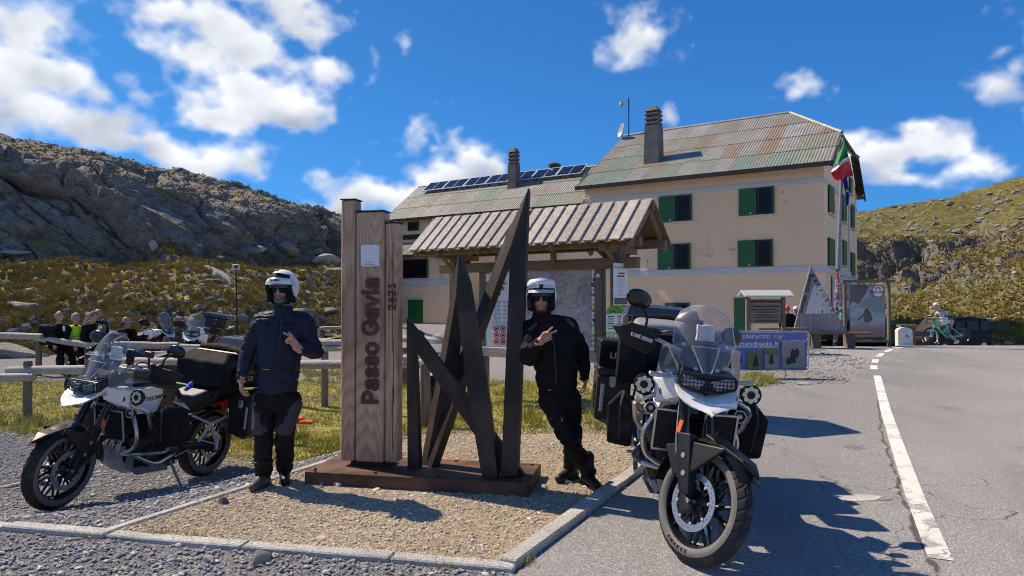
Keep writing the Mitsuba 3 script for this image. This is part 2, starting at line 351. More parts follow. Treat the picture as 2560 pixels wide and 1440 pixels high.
B('m_flag_red', (.55, .03, .035), .7)
B('m_flag_white', (.7, .7, .69), .7)
B('m_flag_blue', (.012, .03, .25), .7)
B('m_yellow', (.7, .48, .03), .6)
B('m_brownboot', (.055, .055, .058), .5)
B('m_tshirt', (.09, .28, .33), .8)
def mapfn(p, n, uv):
    w = fbm(p.x * 2.3 + 5, p.y * 2.3, p.z * 2.3, 4)
    r = dr.abs(fbm(p.x * 3.1 + 2, p.y * 3.1, p.z * 3.1, 4) - .5)
    r2 = dr.abs(fbm(p.x * 7.1, p.y * 7.1 + 3, p.z * 7.1, 3) - .5)
    c = mix((.44, .38, .40), (.24, .15, .21), smoothstep(.34, .62, w))
    c = mix(c, (.30, .31, .19), .8 * smoothstep(.55, .7, fbm(p.x * 1.2 + 3, p.y * 1.2, p.z * 1.2, 3)))
    c = mix(c, (.27, .13, .22), .8 * (1 - smoothstep(.0, .03, r)))
    r3 = dr.abs(fbm(p.x * 15, p.y * 15 + 3, p.z * 15, 3) - .5)
    c = mix(c, (.16, .10, .14), .6 * (1 - smoothstep(.0, .05, r2)))
    return mix(c, (.50, .46, .46), .5 * (1 - smoothstep(.0, .07, r3)))
B('m_map', mapfn, .35)
def bannerfn(p, n, uv):
    w = fbm(p.x * 1.1, p.y * 1.1, p.z * 1.4, 5)
    lo = smoothstep(.9, .5, p.z)
    c = mix((.20, .25, .27), (.42, .46, .46), smoothstep(.4, .62, w))
    c = mix(c, (.28, .18, .15), lo)
    return c
B('m_mountain_print', bannerfn, .5)
B('m_print_dark', lambda p, n, uv: mix((.045, .045, .042), (.16, .15, .145), fbm(p.x * 3.2, p.y * 3.2, p.z * 2.2, 4)), .6)
B('m_photo_grey', lambda p, n, uv: mix((.20, .16, .18), (.36, .30, .32), fbm(p.x * 3, p.y * 3, p.z * 5)), .5)
B('m_photo_green', lambda p, n, uv: mix((.05, .08, .03), (.20, .25, .10), fbm(p.x * 9, p.y * 9, p.z * 9)), .5)
# ground
def pebbles(p, s):
    a, b, c = voronoi(p.x * s, p.y * s)
    return a, b, c
def gravel_col(p, n, uv):
    a, b, c = voronoi(p.x * 34, p.y * 34)
    a2, b2, c2 = voronoi(p.x * 90, p.y * 90)
    k = mix((.115, .115, .12), (.34, .34, .345), c * .75 + .25 * c2)
    k = mix(k, (.30, .27, .22), .5 * smoothstep(.80, .9, c))
    return k * (.55 + .45 * smoothstep(.0, .25, b - a)) * (.8 + .4 * fbm(p.x * .8, p.y * .8, 0., 3))
def gravel_h(p, n, uv):
    a, b, c = voronoi(p.x * 34, p.y * 34)
    return smoothstep(0., .5, b - a) * (.5 + .5 * c)
def tan_col(p, n, uv):
    a, b, c = voronoi(p.x * 40, p.y * 40)
    a2, b2, c2 = voronoi(p.x * 100 + 3, p.y * 100)
    k = mix((.24, .185, .12), (.58, .48, .345), c * .6 + .4 * c2)
    k = mix(k, (.36, .36, .35), .6 * smoothstep(.82, .9, c))
    return k * (.6 + .4 * smoothstep(.0, .25, b - a)) * (.75 + .5 * fbm(p.x * .9, p.y * .9, 3., 3))
def grass_mask(p):
    e = .9 * (fbm(p.x * .9, p.y * .9, 2., 3) - .5)
    y, x = p.y + e, p.x + e
    far = 14.2 + .6 * dr.sin(p.x * .7)
    right = 1.0 - .22 * (p.y - 9)
    ne = 8.0 + dr.clip((-2.2 - p.x) * .42, 0, 2.2)
    m = smoothstep(-.3, .3, y - ne) * (1 - smoothstep(far, far + .9, y)) * (1 - smoothstep(1.4, 2.2, x)) 
    return m * smoothstep(.30, .42, fbm(p.x * .55 + 4, p.y * 1.1, 7., 4))
def ground_col(p, n, uv):
    g = grass_mask(p)
    s = fbm(p.x * 2.5, p.y * 2.5, 1., 4)
    soil = mix(gravel_col(p, n, uv), (.30, .26, .20), .35 * smoothstep(9, 16, p.y))
    soil = mix(soil, (.34, .335, .33), .5 * smoothstep(14., 17., p.y))
    return mix(soil, mix((.22, .23, .045), (.46, .38, .13), s), g)
B('m_ground', ground_col, .95, bump=gravel_h, scale=.012, eps=.004)
B('m_tan', tan_col, .95, bump=lambda p, n, uv: gravel_h(p * 1.2, n, uv), scale=.012, eps=.004)
def asphalt(p, n, uv):
    a, b, c = voronoi(p.x * 120, p.y * 120)
    f = fbm(p.x * .5, p.y * .5, 0., 4)
    k = mix((.17, .17, .172), (.33, .33, .333), smoothstep(.25, .95, c * .6 + .4 * noise(p.x * 260, p.y * 260)))
    k = mix(k, (.42, .41, .40), .8 * smoothstep(.90, .97, c))
    k = k * (.80 + .4 * f)
    cr = dr.abs(fbm(p.x * .9 + 11, p.y * .9, 5., 5) - .5)
    crack = (1 - smoothstep(.0, .006, cr)) * smoothstep(.52, .62, fbm(p.x * .35, p.y * .35, 9., 3))
    k = mix(k, (.035, .035, .035), .8 * crack)
    xl = 2.51 + (p.y - 4.13) * (.454 + .006 * (p.y - 4.13))
    seam = dr.abs(p.x - xl + .10 * (fbm(p.x * 3, p.y * 3, 8., 4) - .5)) + .05 * (fbm(p.x * 9, p.y * 9, 2., 3) - .42)
    k = mix(k, (.045, .043, .04), .85 * (1 - smoothstep(.004, .03, seam)) * smoothstep(15, 12, p.y))
    tr = fbm(p.x * 1.1 + 4, p.y * .22, 3., 3)
    return k * (1 - .16 * smoothstep(.5, .7, tr))
B('m_asphalt', asphalt, .9, bump=lambda p, n, uv: noise(p.x * 150, p.y * 150) + .6 * noise(p.x * 70, p.y * 70), scale=.006, eps=.002)
def paint(p, n, uv):
    a, b, c = voronoi(p.x * 110, p.y * 110)
    wear = smoothstep(.50, .66, fbm(p.x * 5, p.y * 5, 4., 5))
    cr = dr.abs(fbm(p.x * 3.1 + 1, p.y * 3.1, 5., 5) - .5)
    k = mix((.66, .65, .62), (.56, .55, .52), fbm(p.x * 9, p.y * 9, 0., 3)) * (.85 + .15 * c)
    near = smoothstep(6.5, 4.5, p.y)
    k = mix(k, (.13, .13, .13), near * (1 - smoothstep(.0, .022, cr)) * .9)
    return mix(k, (.17, .17, .17), .75 * wear * smoothstep(.4, .8, c + .5 * near))
B('m_roadpaint', paint, .8)
def granite(p, n, uv):
    return mix((.20, .20, .195), (.52, .515, .50), smoothstep(.2, .8, .6 * noise(p.x * 160, p.y * 160, p.z * 160) + .4 * fbm(p.x * 6, p.y * 6, p.z * 6))) * (.8 + .35 * fbm(p.x * 3, p.y * 3, p.z * 3))
B('m_granite', granite, .85, bump=lambda p, n, uv: fbm(p.x * 70, p.y * 70, p.z * 70), scale=.004)
B('m_stone_a', lambda p, n, uv: mix((.16, .165, .175), (.34, .345, .36), fbm(p.x * 20, p.y * 20, p.z * 20)), .85)
B('m_stone_b', lambda p, n, uv: mix((.26, .215, .15), (.56, .48, .37), cell_rand(p.x * 25, p.y * 25, 0.) * .7 + .3 * fbm(p.x * 20, p.y * 20, p.z * 20)), .85)
B('m_stone_c', lambda p, n, uv: mix((.42, .42, .42), (.62, .62, .61), fbm(p.x * 12, p.y * 12, p.z * 12)), .8)
B('m_stone_d', lambda p, n, uv: mix((.06, .065, .07), (.15, .155, .165), fbm(p.x * 14, p.y * 14, p.z * 14)), .85)
def hill_col(p, n, uv):
    f = fbm(p.x * .35, p.y * .35, p.z * .35, 4); g = fbm(p.x * 2.6, p.y * 2.6, p.z * 2.6, 4)
    st = smoothstep(.66, .82, n.z + .34 * (g - .5) + .25 * (f - .5) - .20 * smoothstep(4.5, 6.5, p.z))
    rock = mix(mix((.072, .070, .067), (.26, .252, .238), g), (.14, .118, .085), .5 * smoothstep(.52, .7, fbm(p.x * .8 + 9, p.y * .8, p.z * .8, 4)))
    crack = dr.abs(fbm(p.x * 1.2, p.y * 1.2, p.z * 2.4 + 3, 4) - .5)
    rock = mix(rock, (.035, .032, .028), .7 * (1 - smoothstep(.0, .03, crack)))
    grass = mix(mix((.12, .115, .018), (.29, .21, .045), f * 1.1), (.40, .25, .075), smoothstep(.55, .75, fbm(p.x * 1.1, p.y * 1.1 + 5, p.z, 3))) * (.6 + .8 * g)
    return mix(rock, grass, st)
B('m_hill', hill_col, .95, bump=lambda p, n, uv: fbm(p.x * 3.0, p.y * 3.0, p.z * 3.0, 5), scale=.14, eps=.03)
def hillr_col(p, n, uv):
    f = fbm(p.x * .12, p.y * .12, p.z * .12, 4); g = fbm(p.x * 1.6, p.y * 1.6, p.z * 1.6, 5)
    st = smoothstep(.66, .80, n.z + .3 * (g - .5) + .2 * (f - .5))
    rock = mix((.06, .056, .05), (.20, .19, .17), g)
    grass = mix(mix((.05, .064, .010), (.125, .10, .020), f * 1.2), (.17, .12, .042), .55 * smoothstep(.5, .7, g)) * (.5 + .9 * g)
    return mix(rock, grass, st)
B('m_hill_right', hillr_col, .95, bump=lambda p, n, uv: fbm(p.x * 1.6, p.y * 1.6, p.z * 1.6, 5), scale=.4, eps=.05)
B('m_rock', lambda p, n, uv: mix(mix((.11, .105, .095), (.30, .285, .26), fbm(p.x * 1.8, p.y * 1.8, p.z * 3.5, 5)), (.22, .16, .09), .6 * smoothstep(.5, .68, fbm(p.x * .9 + 5, p.y * .9, p.z * .9, 4))), .9, bump=lambda p, n, uv: fbm(p.x * 4, p.y * 4, p.z * 7, 4), scale=.08, eps=.02)
B('m_rock_light', lambda p, n, uv: mix((.24, .235, .225), (.44, .43, .41), fbm(p.x * 2.6, p.y * 2.6, p.z * 5, 5)), .9)
scene['m_blade'] = {'type': 'twosided', 'bsdf': {'type': 'principled', 'base_color': mikit.proc(lambda p, n, uv: mix((.22, .26, .04), (.52, .44, .14), fbm(p.x * 1.7, p.y * 1.7, 3., 3) * .8 + .35 * (cell_rand(p.x * 40, p.y * 40, 0.) - .3))), 'roughness': .7}}
scene['m_tuft'] = {'type': 'twosided', 'bsdf': {'type': 'principled', 'base_color': mikit.proc(lambda p, n, uv: mix((.10, .11, .016), (.36, .235, .06), fbm(p.x * .5, p.y * .5, p.z * .5, 3) * 1.2 - .1 + .35 * (cell_rand(p.x * 9, p.y * 9, 0.) - .5))), 'roughness': .8}}
# ------------------------------------------------------------------ ground
def ground_z(x, y):
    x, y = np.asarray(x, float), np.asarray(y, float)
    ss = lambda a, b, v: np.clip((v - a) / (b - a), 0, 1) ** 2 * (3 - 2 * np.clip((v - a) / (b - a), 0, 1))
    strip = -2.77 + (y - 4.67) * .48                                  # the kerb strip beside the parking gravel
    left = ss(-.1, 1.8, strip - x) * (.75 * np.clip((y - 4.75) / 1.25, 0, 1) + .25 * ss(4.7, 6.1, y))
    z = -(.28 + .12 * ss(5.9, 7.7, y)) * left * (1 - .62 * ss(10.5, 15, y)) * (1 - ss(20, 26, y))
    z = z - 1.05 * ss(23.0, 33, y) * ss(4, 9, x)
    return z
def grid(x0, x1, y0, y1, nx, ny, dz=0.0, inside=None, rough=0.0, seed=1):
    X, Y = np.meshgrid(np.linspace(x0, x1, nx), np.linspace(y0, y1, ny), indexing='ij')
    Z = ground_z(X, Y) + dz
    if rough: Z = Z + rough * (meshkit.fbm(np.stack([X * 1.1, Y * 1.1, 0 * X], -1), 3, seed) - .5)
    m = sheet(np.stack([X, Y, Z], -1))
    return m
def poly_sheet(poly, dz, step=.5):
    """polygon laid on the ground, cut into a fine grid"""
    from shapely.geometry import box as sbox
    P = Polygon(poly); x0, y0, x1, y1 = P.bounds; ms = []
    xs, ys = np.arange(x0, x1 + step, step), np.arange(y0, y1 + step, step)
    V, F = [], []
    for xa, xb in zip(xs, xs[1:]):
        for ya, yb in zip(ys, ys[1:]):
            g = P.intersection(sbox(xa, ya, xb, yb))
            for q in getattr(g, 'geoms', [g]):
                if q.geom_type != 'Polygon' or q.area < 1e-7: continue
                v, f = trimesh.creation.triangulate_polygon(q, engine='earcut')
                F.append(np.asarray(f) + sum(map(len, V))); V.append(np.asarray(v))
    v, f = np.vstack(V), np.vstack(F)
    m = TM(np.column_stack([v, ground_z(v[:, 0], v[:, 1]) + dz]), f)
    if m.face_normals[:, 2].mean() < 0: m.invert()
    return m
near = grid(-14, 8, 1.0, 34, 260, 330, 0, rough=.012)
far = [grid(-80, -14, -10, 60, 30, 40, -.004), grid(8, 90, -10, 60, 40, 80, -.012), grid(-14, 8, -12, 1.0, 20, 12, -.012), grid(-14, 8, 34, 60, 30, 30, -.004),
       sheet([[[x, y, -1.0 if y > 58 else -.9] for y in (-300, -200, -100, -11)] for x in np.linspace(-300, 300, 9)]), sheet([[[x, y, -1.3] for y in (58, 150, 280)] for x in np.linspace(-300, 300, 9)])]
struct('ground', cat(near, *far), 'm_ground', smooth=True)

# kerb lines (world points measured on the photograph)
K0, K1, K2 = gp(-700, 1262)[:2], gp(1292, 1425)[:2], gp(1885, 968)[:2]     # front edging, then the kerb along the asphalt
K3, K4 = gp(268, 1330)[:2], gp(905, 1128)[:2]                               # inner edging beside the parking gravel
def along(a, b, d): return np.asarray(a) + (np.asarray(b) - a) / np.linalg.norm(np.asarray(b) - a) * d
nrm = lambda a, b: np.array([-(b - a)[1], (b - a)[0]]) / np.linalg.norm(b - a)
road_l = [(K1[0], K1[1]), tuple(K2)] + [tuple(gp(*q)[:2]) for q in ((2040, 962), (2120, 958), (2150, 930), (2172, 905), (2212, 874))] + [(16, 27), (24, 33), (40, 40)]
asph = [(K1[0] - .55, 1.2), (K1[0] + .02, K1[1])] + road_l[1:] + [(88, 44), (88, 1.2)]
struct('road', poly_sheet(asph, .004, 1.0), 'm_asphalt', smooth=False)
tan_poly = [tuple(K3), tuple(K1), tuple(along(K1, K2, 6.6)), (1.6, 9.6), (0.6, 8.4), (-.9, 8.2), tuple(K4)]
struct('gravel_bed', poly_sheet(tan_poly, .006, .6), 'm_tan', smooth=False)

# kerb stones: each one a piece of the kerb
kerb = struct('kerb', None, None)
def stones(a, b, w, h, l, dz, jit=.004, seed=0):
    r = random.Random(seed); d = 0.0; L = np.linalg.norm(b - a); dirn = (b - a) / L; rz = math.degrees(math.atan2(dirn[1], dirn[0]))
    while d < L - .05:
        q = min(l * r.uniform(.85, 1.12), L - d); c = a + dirn * (d + q / 2)
        m = bx(q - .012, w, h + .2, b=.009)
        m = rnoise(m.subdivide().subdivide(), .004, 9, seed) if c[1] < 8 else m
        part('kerb', 'stone', m, 'm_granite', 25, mat((c[0], c[1], float(ground_z(*c)) + dz - (h + .2) / 2 + h + r.uniform(-jit, jit)), rz=rz + r.uniform(-.4, .4)))
        d += q
scene.pop('kerb', None)
stones(K0, K1 + nrm(K0, K1) * 0, .105, .035, .95, .0, seed=1)
stones(K1 + nrm(K1, K2) * .06, K2 + nrm(K1, K2) * .06, .12, .05, 1.0, .0, seed=2)
stones(K3, K4, .075, .02, .8, .0, seed=3)
stones(gp(-160, 1182, -.1)[:2], gp(255, 1118, -.12)[:2], .07, .014, 1.0, .0, seed=4)
# second edging of the left gravel and the far asphalt edge
lm = struct('road_marking', None, None); scene.pop('road_marking', None)
def strip(pts, w, key, dz=.009):
    p = np.array([[*gp(*q)[:2]] for q in pts]) if len(pts[0]) == 2 else np.array(pts)
    ls = LineString(p); L = ls.length; n = max(2, int(L / .25)); q = np.array([ls.interpolate(L * i / n).coords[0] for i in range(n + 1)])
    t = np.gradient(q, axis=0); t /= np.linalg.norm(t, axis=1, keepdims=True); s = np.stack([-t[:, 1], t[:, 0]], 1) * w / 2
    P = np.stack([np.column_stack([q + s, ground_z(*(q + s).T) + dz]), np.column_stack([q - s, ground_z(*(q - s).T) + dz])], 1)
    m = sheet(P)
    if m.face_normals[:, 2].mean() < 0: m.invert()
    part('road_marking', key, m, 'm_roadpaint', False)
strip([(2352, 1401), (2290, 1250), (2245, 1120), (2215, 1030), (2193, 940)], .135, 'solid_line')
for a, b in (((2185, 924), (2184, 914)), ((2186, 908), (2190, 899)), ((2196, 892), (2206, 884)), ((2214, 880), (2228, 874)), ((2238, 871), (2262, 867.5))):
    strip([a, b], .15, 'dash')
# old patch of concrete in the asphalt
c = gp(2140, 1245); g = np.arange(28) * 2 * np.pi / 28
pr = 1 + .08 * np.sin(3 * g + 1) + .05 * np.sin(5 * g)
patch = poly_sheet([(c[0] + .19 * a * math.cos(t), c[1] + .10 * a * math.sin(t)) for a, t in zip(pr, g)], .0075, .3)
one('repair_patch', 'pale worn concrete patch set into the asphalt right of the front motorcycle', 'patch', patch, 'm_granite', False)

# loose stones: many small ones as ground cover, the larger ones as things
def scatter(name, n, area, size, bs, inside, label, seed, power=1.0):
    """one mesh of n little stones"""
    r = np.random.default_rng(seed); base = [trimesh.creation.icosahedron() for _ in range(1)][0]
    pts = []
    while len(pts) < n:
        y = area[2] + (area[3] - area[2]) * r.random() ** power; x = r.uniform(area[0], area[1])
        if inside(x, y): pts.append((x, y))
    pts = np.array(pts); V, F = [], []
    bv, bf = np.array(base.vertices), np.array(base.faces)
    s = size[0] + (size[1] - size[0]) * r.random(n) ** 3
    for i, (x, y) in enumerate(pts):
        q = bv * r.uniform(.62, 1.15, (12, 1)) * s[i] * np.array([1, r.uniform(.6, 1), r.uniform(.35, .65)])
        a = r.uniform(0, 6.28); c_, s_ = math.cos(a), math.sin(a)
        V.append(np.stack([q[:, 0] * c_ - q[:, 1] * s_ + x, q[:, 0] * s_ + q[:, 1] * c_ + y, q[:, 2] + .12 * s[i]], 1)); F.append(bf + 12 * i)
    v = np.vstack(V); v[:, 2] += np.repeat(ground_z(pts[:, 0], pts[:, 1]) + .006, 12)
    struct(name, TM(v, np.vstack(F)), bs, False, kind='stuff', label=label)
from shapely.prepared import prep
from shapely.geometry import Point
TANP = Polygon(tan_poly); tanp = prep(TANP.buffer(-.04)); tanb = prep(TANP.buffer(.02)); asp = prep(Polygon(asph).buffer(.03))
kl = prep(LineString([K0, K1]).buffer(.07).union(LineString([K1, K2]).buffer(.1)).union(LineString([K3, K4]).buffer(.05)))
vis = lambda x, y: abs(x) < .79 * y + 1.0
def in_tan(x, y): return vis(x, y) and tanp.contains(Point(x, y)) and not kl.contains(Point(x, y)) and not (-1.85 < x < .42 and 5.6 < y < 6.0)
def in_grey(x, y): return vis(x, y) and not tanb.contains(Point(x, y)) and not asp.contains(Point(x, y)) and not kl.contains(Point(x, y)) and (y < 8.2 + min(2.2, max(0, (-2.2 - x) * .42)) or y > 15) 
ylab = 'small pale tan gravel spread over the bed around the sculpture'
scatter('tan_gravel', 19000, (-3, 3.2, 3.9, 9.3), (.005, .021), 'm_stone_b', in_tan, ylab, 5, 1.15)
scatter('grey_gravel', 29000, (-8.4, .4, 3.0, 10.4), (.006, .024), 'm_stone_a', in_grey, 'loose blue grey crushed stone on the parking area', 6, 1.2)
scatter('mixed_gravel', 2600, (-6.4, 1.9, 3.1, 8.3), (.006, .030), 'm_stone_c', lambda x, y: in_grey(x, y) or (in_tan(x, y) and (x * 7.3 + y * 3.1) % 1 < .3), 'scattered pale stone chips lying among the gravel', 7, 1.2)
scatter('far_gravel', 5000, (1, 9.5, 9.5, 22), (.012, .05), 'm_stone_a', lambda x, y: vis(x, y) and not asp.contains(Point(x, y)) and not tanb.contains(Point(x, y)), 'grey gravel verge beside the asphalt', 8)
for px, py, s, bs, nm, lab in [
    (845, 1216, (.065, .045, .035), 'm_stone_c', 'rock', 'large white quartz rock lying at the front of the rusty base slab'),
    (806, 1212, (.05, .04, .03), 'm_stone_a', 'rock', 'grey rock just left of the white quartz rock at the slab'),
    (1016, 1220, (.055, .035, .03), 'm_stone_c', 'rock', 'pale split rock at the middle of the front edge of the base slab'),
    (940, 1226, (.045, .03, .016), 'm_stone_c', 'rock', 'flat pale stone between two white rocks at the base slab'),
    (557, 1260, (.045, .04, .045), 'm_stone_d', 'rock', 'dark round stone alone on the tan gravel near the standing rider'),
    (648, 1402, (.13, .075, .04), 'm_stone_d', 'rock', 'flat dark slate slab in the front left gravel'),
    (690, 1370, (.05, .03, .016), 'm_stone_c', 'rock', 'thin pale stone flake just behind the dark slate slab'),
    (1330, 1368, (.04, .03, .022), 'm_stone_c', 'rock', 'whitish stone near the right kerb in the foreground'),
    (1183, 1358, (.028, .022, .02), 'm_stone_c', 'rock', 'small white stone on tan gravel in the foreground middle'),
    (1418, 1208, (.05, .04, .03), 'm_stone_c', 'rock', 'pale rock beside the leaning rider boots'),
    (1360, 1222, (.045, .035, .028), 'm_stone_a', 'rock', 'grey rock at the right corner of the base slab'),
    (1395, 1236, (.04, .03, .024), 'm_stone_b', 'rock', 'brownish stone in front of the right end of the base slab'),
    (232, 1345, (.032, .022, .016), 'm_stone_b', 'rock', 'tan stone just in front of the left kerb'),
    (520, 1402, (.05, .035, .025), 'm_stone_a', 'rock', 'bluish angular stone in the front gravel left of the slate slab'),
    (1010, 1398, (.04, .03, .024), 'm_stone_b', 'rock', 'brown stone against the front kerb right of centre'),
    (2010, 962, (.22, .12, .04), 'm_rock_light', 'rock', 'broad tan flat stone at the gravel edge below the blue banner')]:
    p = gp(px, py); p[2] = ground_z(p[0], p[1]) + s[2] * .35
    one(nm, lab, 'rock', boulder(s, px, 2, 10), bs, 20, mat(p, rz=px % 180))

# grass blades
def blades(name, pts, h, w, bs, label, seed, lean=.5, k=3):
    r = np.random.default_rng(seed); n = len(pts); V = np.zeros((n * k * 3, 3))
    P = np.repeat(pts, k, 0) + np.column_stack([r.normal(0, .03, (n * k, 2)), np.zeros(n * k)])
    a = r.uniform(0, 6.28, n * k); hh = h * r.uniform(.5, 1.3, n * k); ww = w * r.uniform(.6, 1.4, n * k); b = r.uniform(0, 6.28, n * k)
    s = np.stack([np.cos(a) * ww, np.sin(a) * ww, 0 * a], 1)
    top = np.stack([np.cos(b) * hh * lean * r.random(n * k), np.sin(b) * hh * lean * r.random(n * k), hh], 1)
    V = np.stack([P - s, P + s, P + top], 1).reshape(-1, 3)
    struct(name, TM(V, np.arange(len(V)).reshape(-1, 3)), bs, False, kind='stuff', label=label)
def gmask(x, y):
    e = 0.0
    f = meshkit.fbm(np.stack([x * .55 + 4, y * 1.1, 0 * x + 7], -1), 4)
    return (y > 8.0 + np.clip((-2.2 - x) * .42, 0, 2.2)) & (y < 14.6) & (x < 1.5) & (f > .33)
r = np.random.default_rng(3); y = 8 + 6.8 * r.random(42000) ** 1.2; x = r.uniform(-12, 1.6, 42000)
m = gmask(x, y) & (np.abs(x) < .8 * y)
pts = np.column_stack([x, y, ground_z(x, y)])[m]
blades('grass', pts, .038, .006, 'm_blade', 'short patchy yellow green grass between the two fences', 4)
# longer tufts along fences, kerbs and verges
tp = []
for a, b, n, s in [((-9.0, 11.2), (-3, 9.6), 60, .25), ((-2.6, 9.2), (1.2, 8.9), 60, .3), ((-8.5, 15.6), (-4, 15.8), 60, .3), ((4.4, 12.6), (5.0, 13.4), 30, .22), ((-4, 14.2), (1.0, 13), 60, .3), ((6.5, 22), (9.5, 23), 30, .4)]:
    c = np.linspace(a, b, n) + r.normal(0, s, (n, 2))
    for q in c: tp.append(q + r.normal(0, .05, (14, 2)))
tp = np.vstack(tp); tp = tp[[not asp.contains(Point(*q)) for q in tp]]
blades('long_grass', np.column_stack([tp, ground_z(tp[:, 0], tp[:, 1])]), .17, .007, 'm_blade', 'longer grass tufts growing around the fence posts and verges', 5, .8)
kp = [gp(*q)[:2] for q in ((1508, 1228), (1495, 1240), (1548, 1085), (1310, 1405), (1110, 1412), (395, 1340), (480, 1348), (230, 1342))]
kp = np.vstack([q + r.normal(0, .04, (26, 2)) for q in kp])
blades('kerb_grass', np.column_stack([kp, ground_z(kp[:, 0], kp[:, 1])]), .05, .004, 'm_blade', 'small weeds growing in the joints of the kerb', 6, .9)

# ------------------------------------------------------------------ hills
def facets(P, size, amp, seed, stretch=(1, 1, 1)):
    """rocky relief: every point follows the tilted plane of its nearest block"""
    r = np.random.default_rng(seed); Q = P * np.asarray(stretch) / size
    lo, hi = Q.min(0) - 1, Q.max(0) + 1; n = min(60000, int(np.prod(hi - lo) * 1.1))
    C = r.uniform(lo, hi, (n, 3)); N = r.normal(size=(n, 3)); O = r.normal(size=n)
    W = Q + .25 * (np.stack([meshkit.fbm(Q * 1.7 + k * 9.1, 3, seed + k) for k in range(3)], -1) - .5) * 2
    d, i = cKDTree(C).query(W, k=2); j = i[:, 0]
    def lev(j): return np.einsum('ij,ij->i', W - C[j], N[j]) * .55 + O[j] * .35
    w = .5 + .5 * np.clip((d[:, 1] - d[:, 0]) / .22, 0, 1)
    h = w * lev(i[:, 0]) + (1 - w) * lev(i[:, 1])
    crack = np.clip((d[:, 1] - d[:, 0]) / .12, 0, 1)
    return amp * (h - .55 * (1 - crack) ** 2)
def surf(lines, vs, nu, nv, seed, relief):
    """hill surface through world polylines (all with the same number of points); relief(P, u, v, n) displaces it"""
    L = np.array(lines, float); k, m = L.shape[:2]
    U, V = np.linspace(0, m - 1, nu), np.linspace(vs[0], vs[-1], nv)
    A = np.stack([[np.interp(U, np.arange(m), L[i, :, c]) for c in range(3)] for i in range(k)])      # k, 3, nu
    P = np.stack([[np.interp(V, vs, A[:, c, u]) for c in range(3)] for u in range(nu)])               # nu, 3, nv
    P = P.transpose(0, 2, 1)
    m0 = sheet(P); n = m0.vertex_normals.reshape(P.shape)
    from scipy.ndimage import gaussian_filter1d
    n = gaussian_filter1d(gaussian_filter1d(n, 6, axis=0), 4, axis=1); n /= np.linalg.norm(n, axis=-1, keepdims=True)
    if n[..., 2].mean() < 0: n = -n
    uu, vv = np.meshgrid(U, V, indexing='ij')
    return P + n * relief(P.reshape(-1, 3), uu, vv).reshape(uu.shape)[..., None]
def world_line(spec): return [at(px, py, Y) for px, py, Y in spec]
# left: grassy bank, then a rock wall; columns from far left to the gap beside the house
foot = [(-3000, 890, 14), (-900, 850, 19), (-300, 862, 19.5), (0, 880, 20.5), (150, 905, 20.5), (330, 905, 21), (520, 885, 22), (700, 862, 24), (860, 842, 28), (960, 826, 52), (1300, 806, 72)]
bank = [(-3000, 640, 18), (-900, 700, 24), (-300, 735, 24), (0, 742, 24.5), (150, 755, 24.5), (330, 752, 25), (520, 738, 27), (700, 735, 29), (860, 725, 34), (960, 770, 58), (1300, 785, 78)]
cf = [(-3000, 380, 24), (-900, 520, 34), (-300, 600, 34), (0, 660, 33), (150, 660, 33), (330, 640, 34.5), (520, 650, 36), (700, 665, 39), (860, 650, 45), (960, 705, 64), (1300, 760, 86)]
lip = [(-3000, 40, 27), (-900, 230, 36), (-300, 300, 36), (0, 390, 35.5), (150, 425, 36), (330, 455, 37.5), (520, 488, 39), (700, 535, 42), (860, 575, 48), (960, 650, 70), (1300, 745, 94)]
top = [(-3000, -120, 33), (-900, 110, 44), (-300, 215, 43), (0, 325, 41.5), (150, 365, 42), (330, 398, 44), (520, 442, 46), (700, 496, 49), (860, 540, 56), (960, 620, 76), (1300, 735, 100)]
lines = [world_line(q) for q in (foot, bank, cf, lip, top)]
back = [p + np.array([-6, 22, -1.0]) for p in lines[-1]]
def lrelief(P, u, v):
    v = v.ravel(); cl = np.clip((v - 1.75) / .35, 0, 1) * np.clip((3.75 - v) / .9, 0.14, 1)
    PS = P + np.array([0, 0, 1.0]) * (P[:, :1] * .42)
    f = facets(PS, 6.5, 1.9, 1, (.75, 1, 1.25)) + facets(PS, 2.6, .75, 2, (.6, 1, 1.5)) + facets(PS, .95, .19, 3, (.6, 1, 1.8)) + .22 * (meshkit.fbm(P * 1.6, 4, 8) - .5)
    low = np.clip(1 - np.abs(v - .55) / .5, 0, 1) * np.clip((meshkit.fbm(P * .35 + 3, 3, 9) - .42) / .12, 0, 1)
    b = .9 * (meshkit.fbm(P * .28, 4, 5) - .5) + .35 * (meshkit.fbm(P * 1.3, 3, 6) - .5) + .10 * (meshkit.fbm(P * 5, 3, 7) - .5)
    r2 = facets(P, .8, .20, 4, (1, 1, 1.7)) + facets(P, .35, .07, 12, (1, 1, 1.7))
    return cl * f + (1 - cl) * (b + (.35 + .9 * low) * r2) * np.clip(v / .15, 0, 1) 
LH = surf(lines + [back], [0, 1, 2, 3, 3.6, 4.6], 704, 330, 1, lrelief)
struct('left_hill', sheet(LH), 'm_hill', smooth=25)
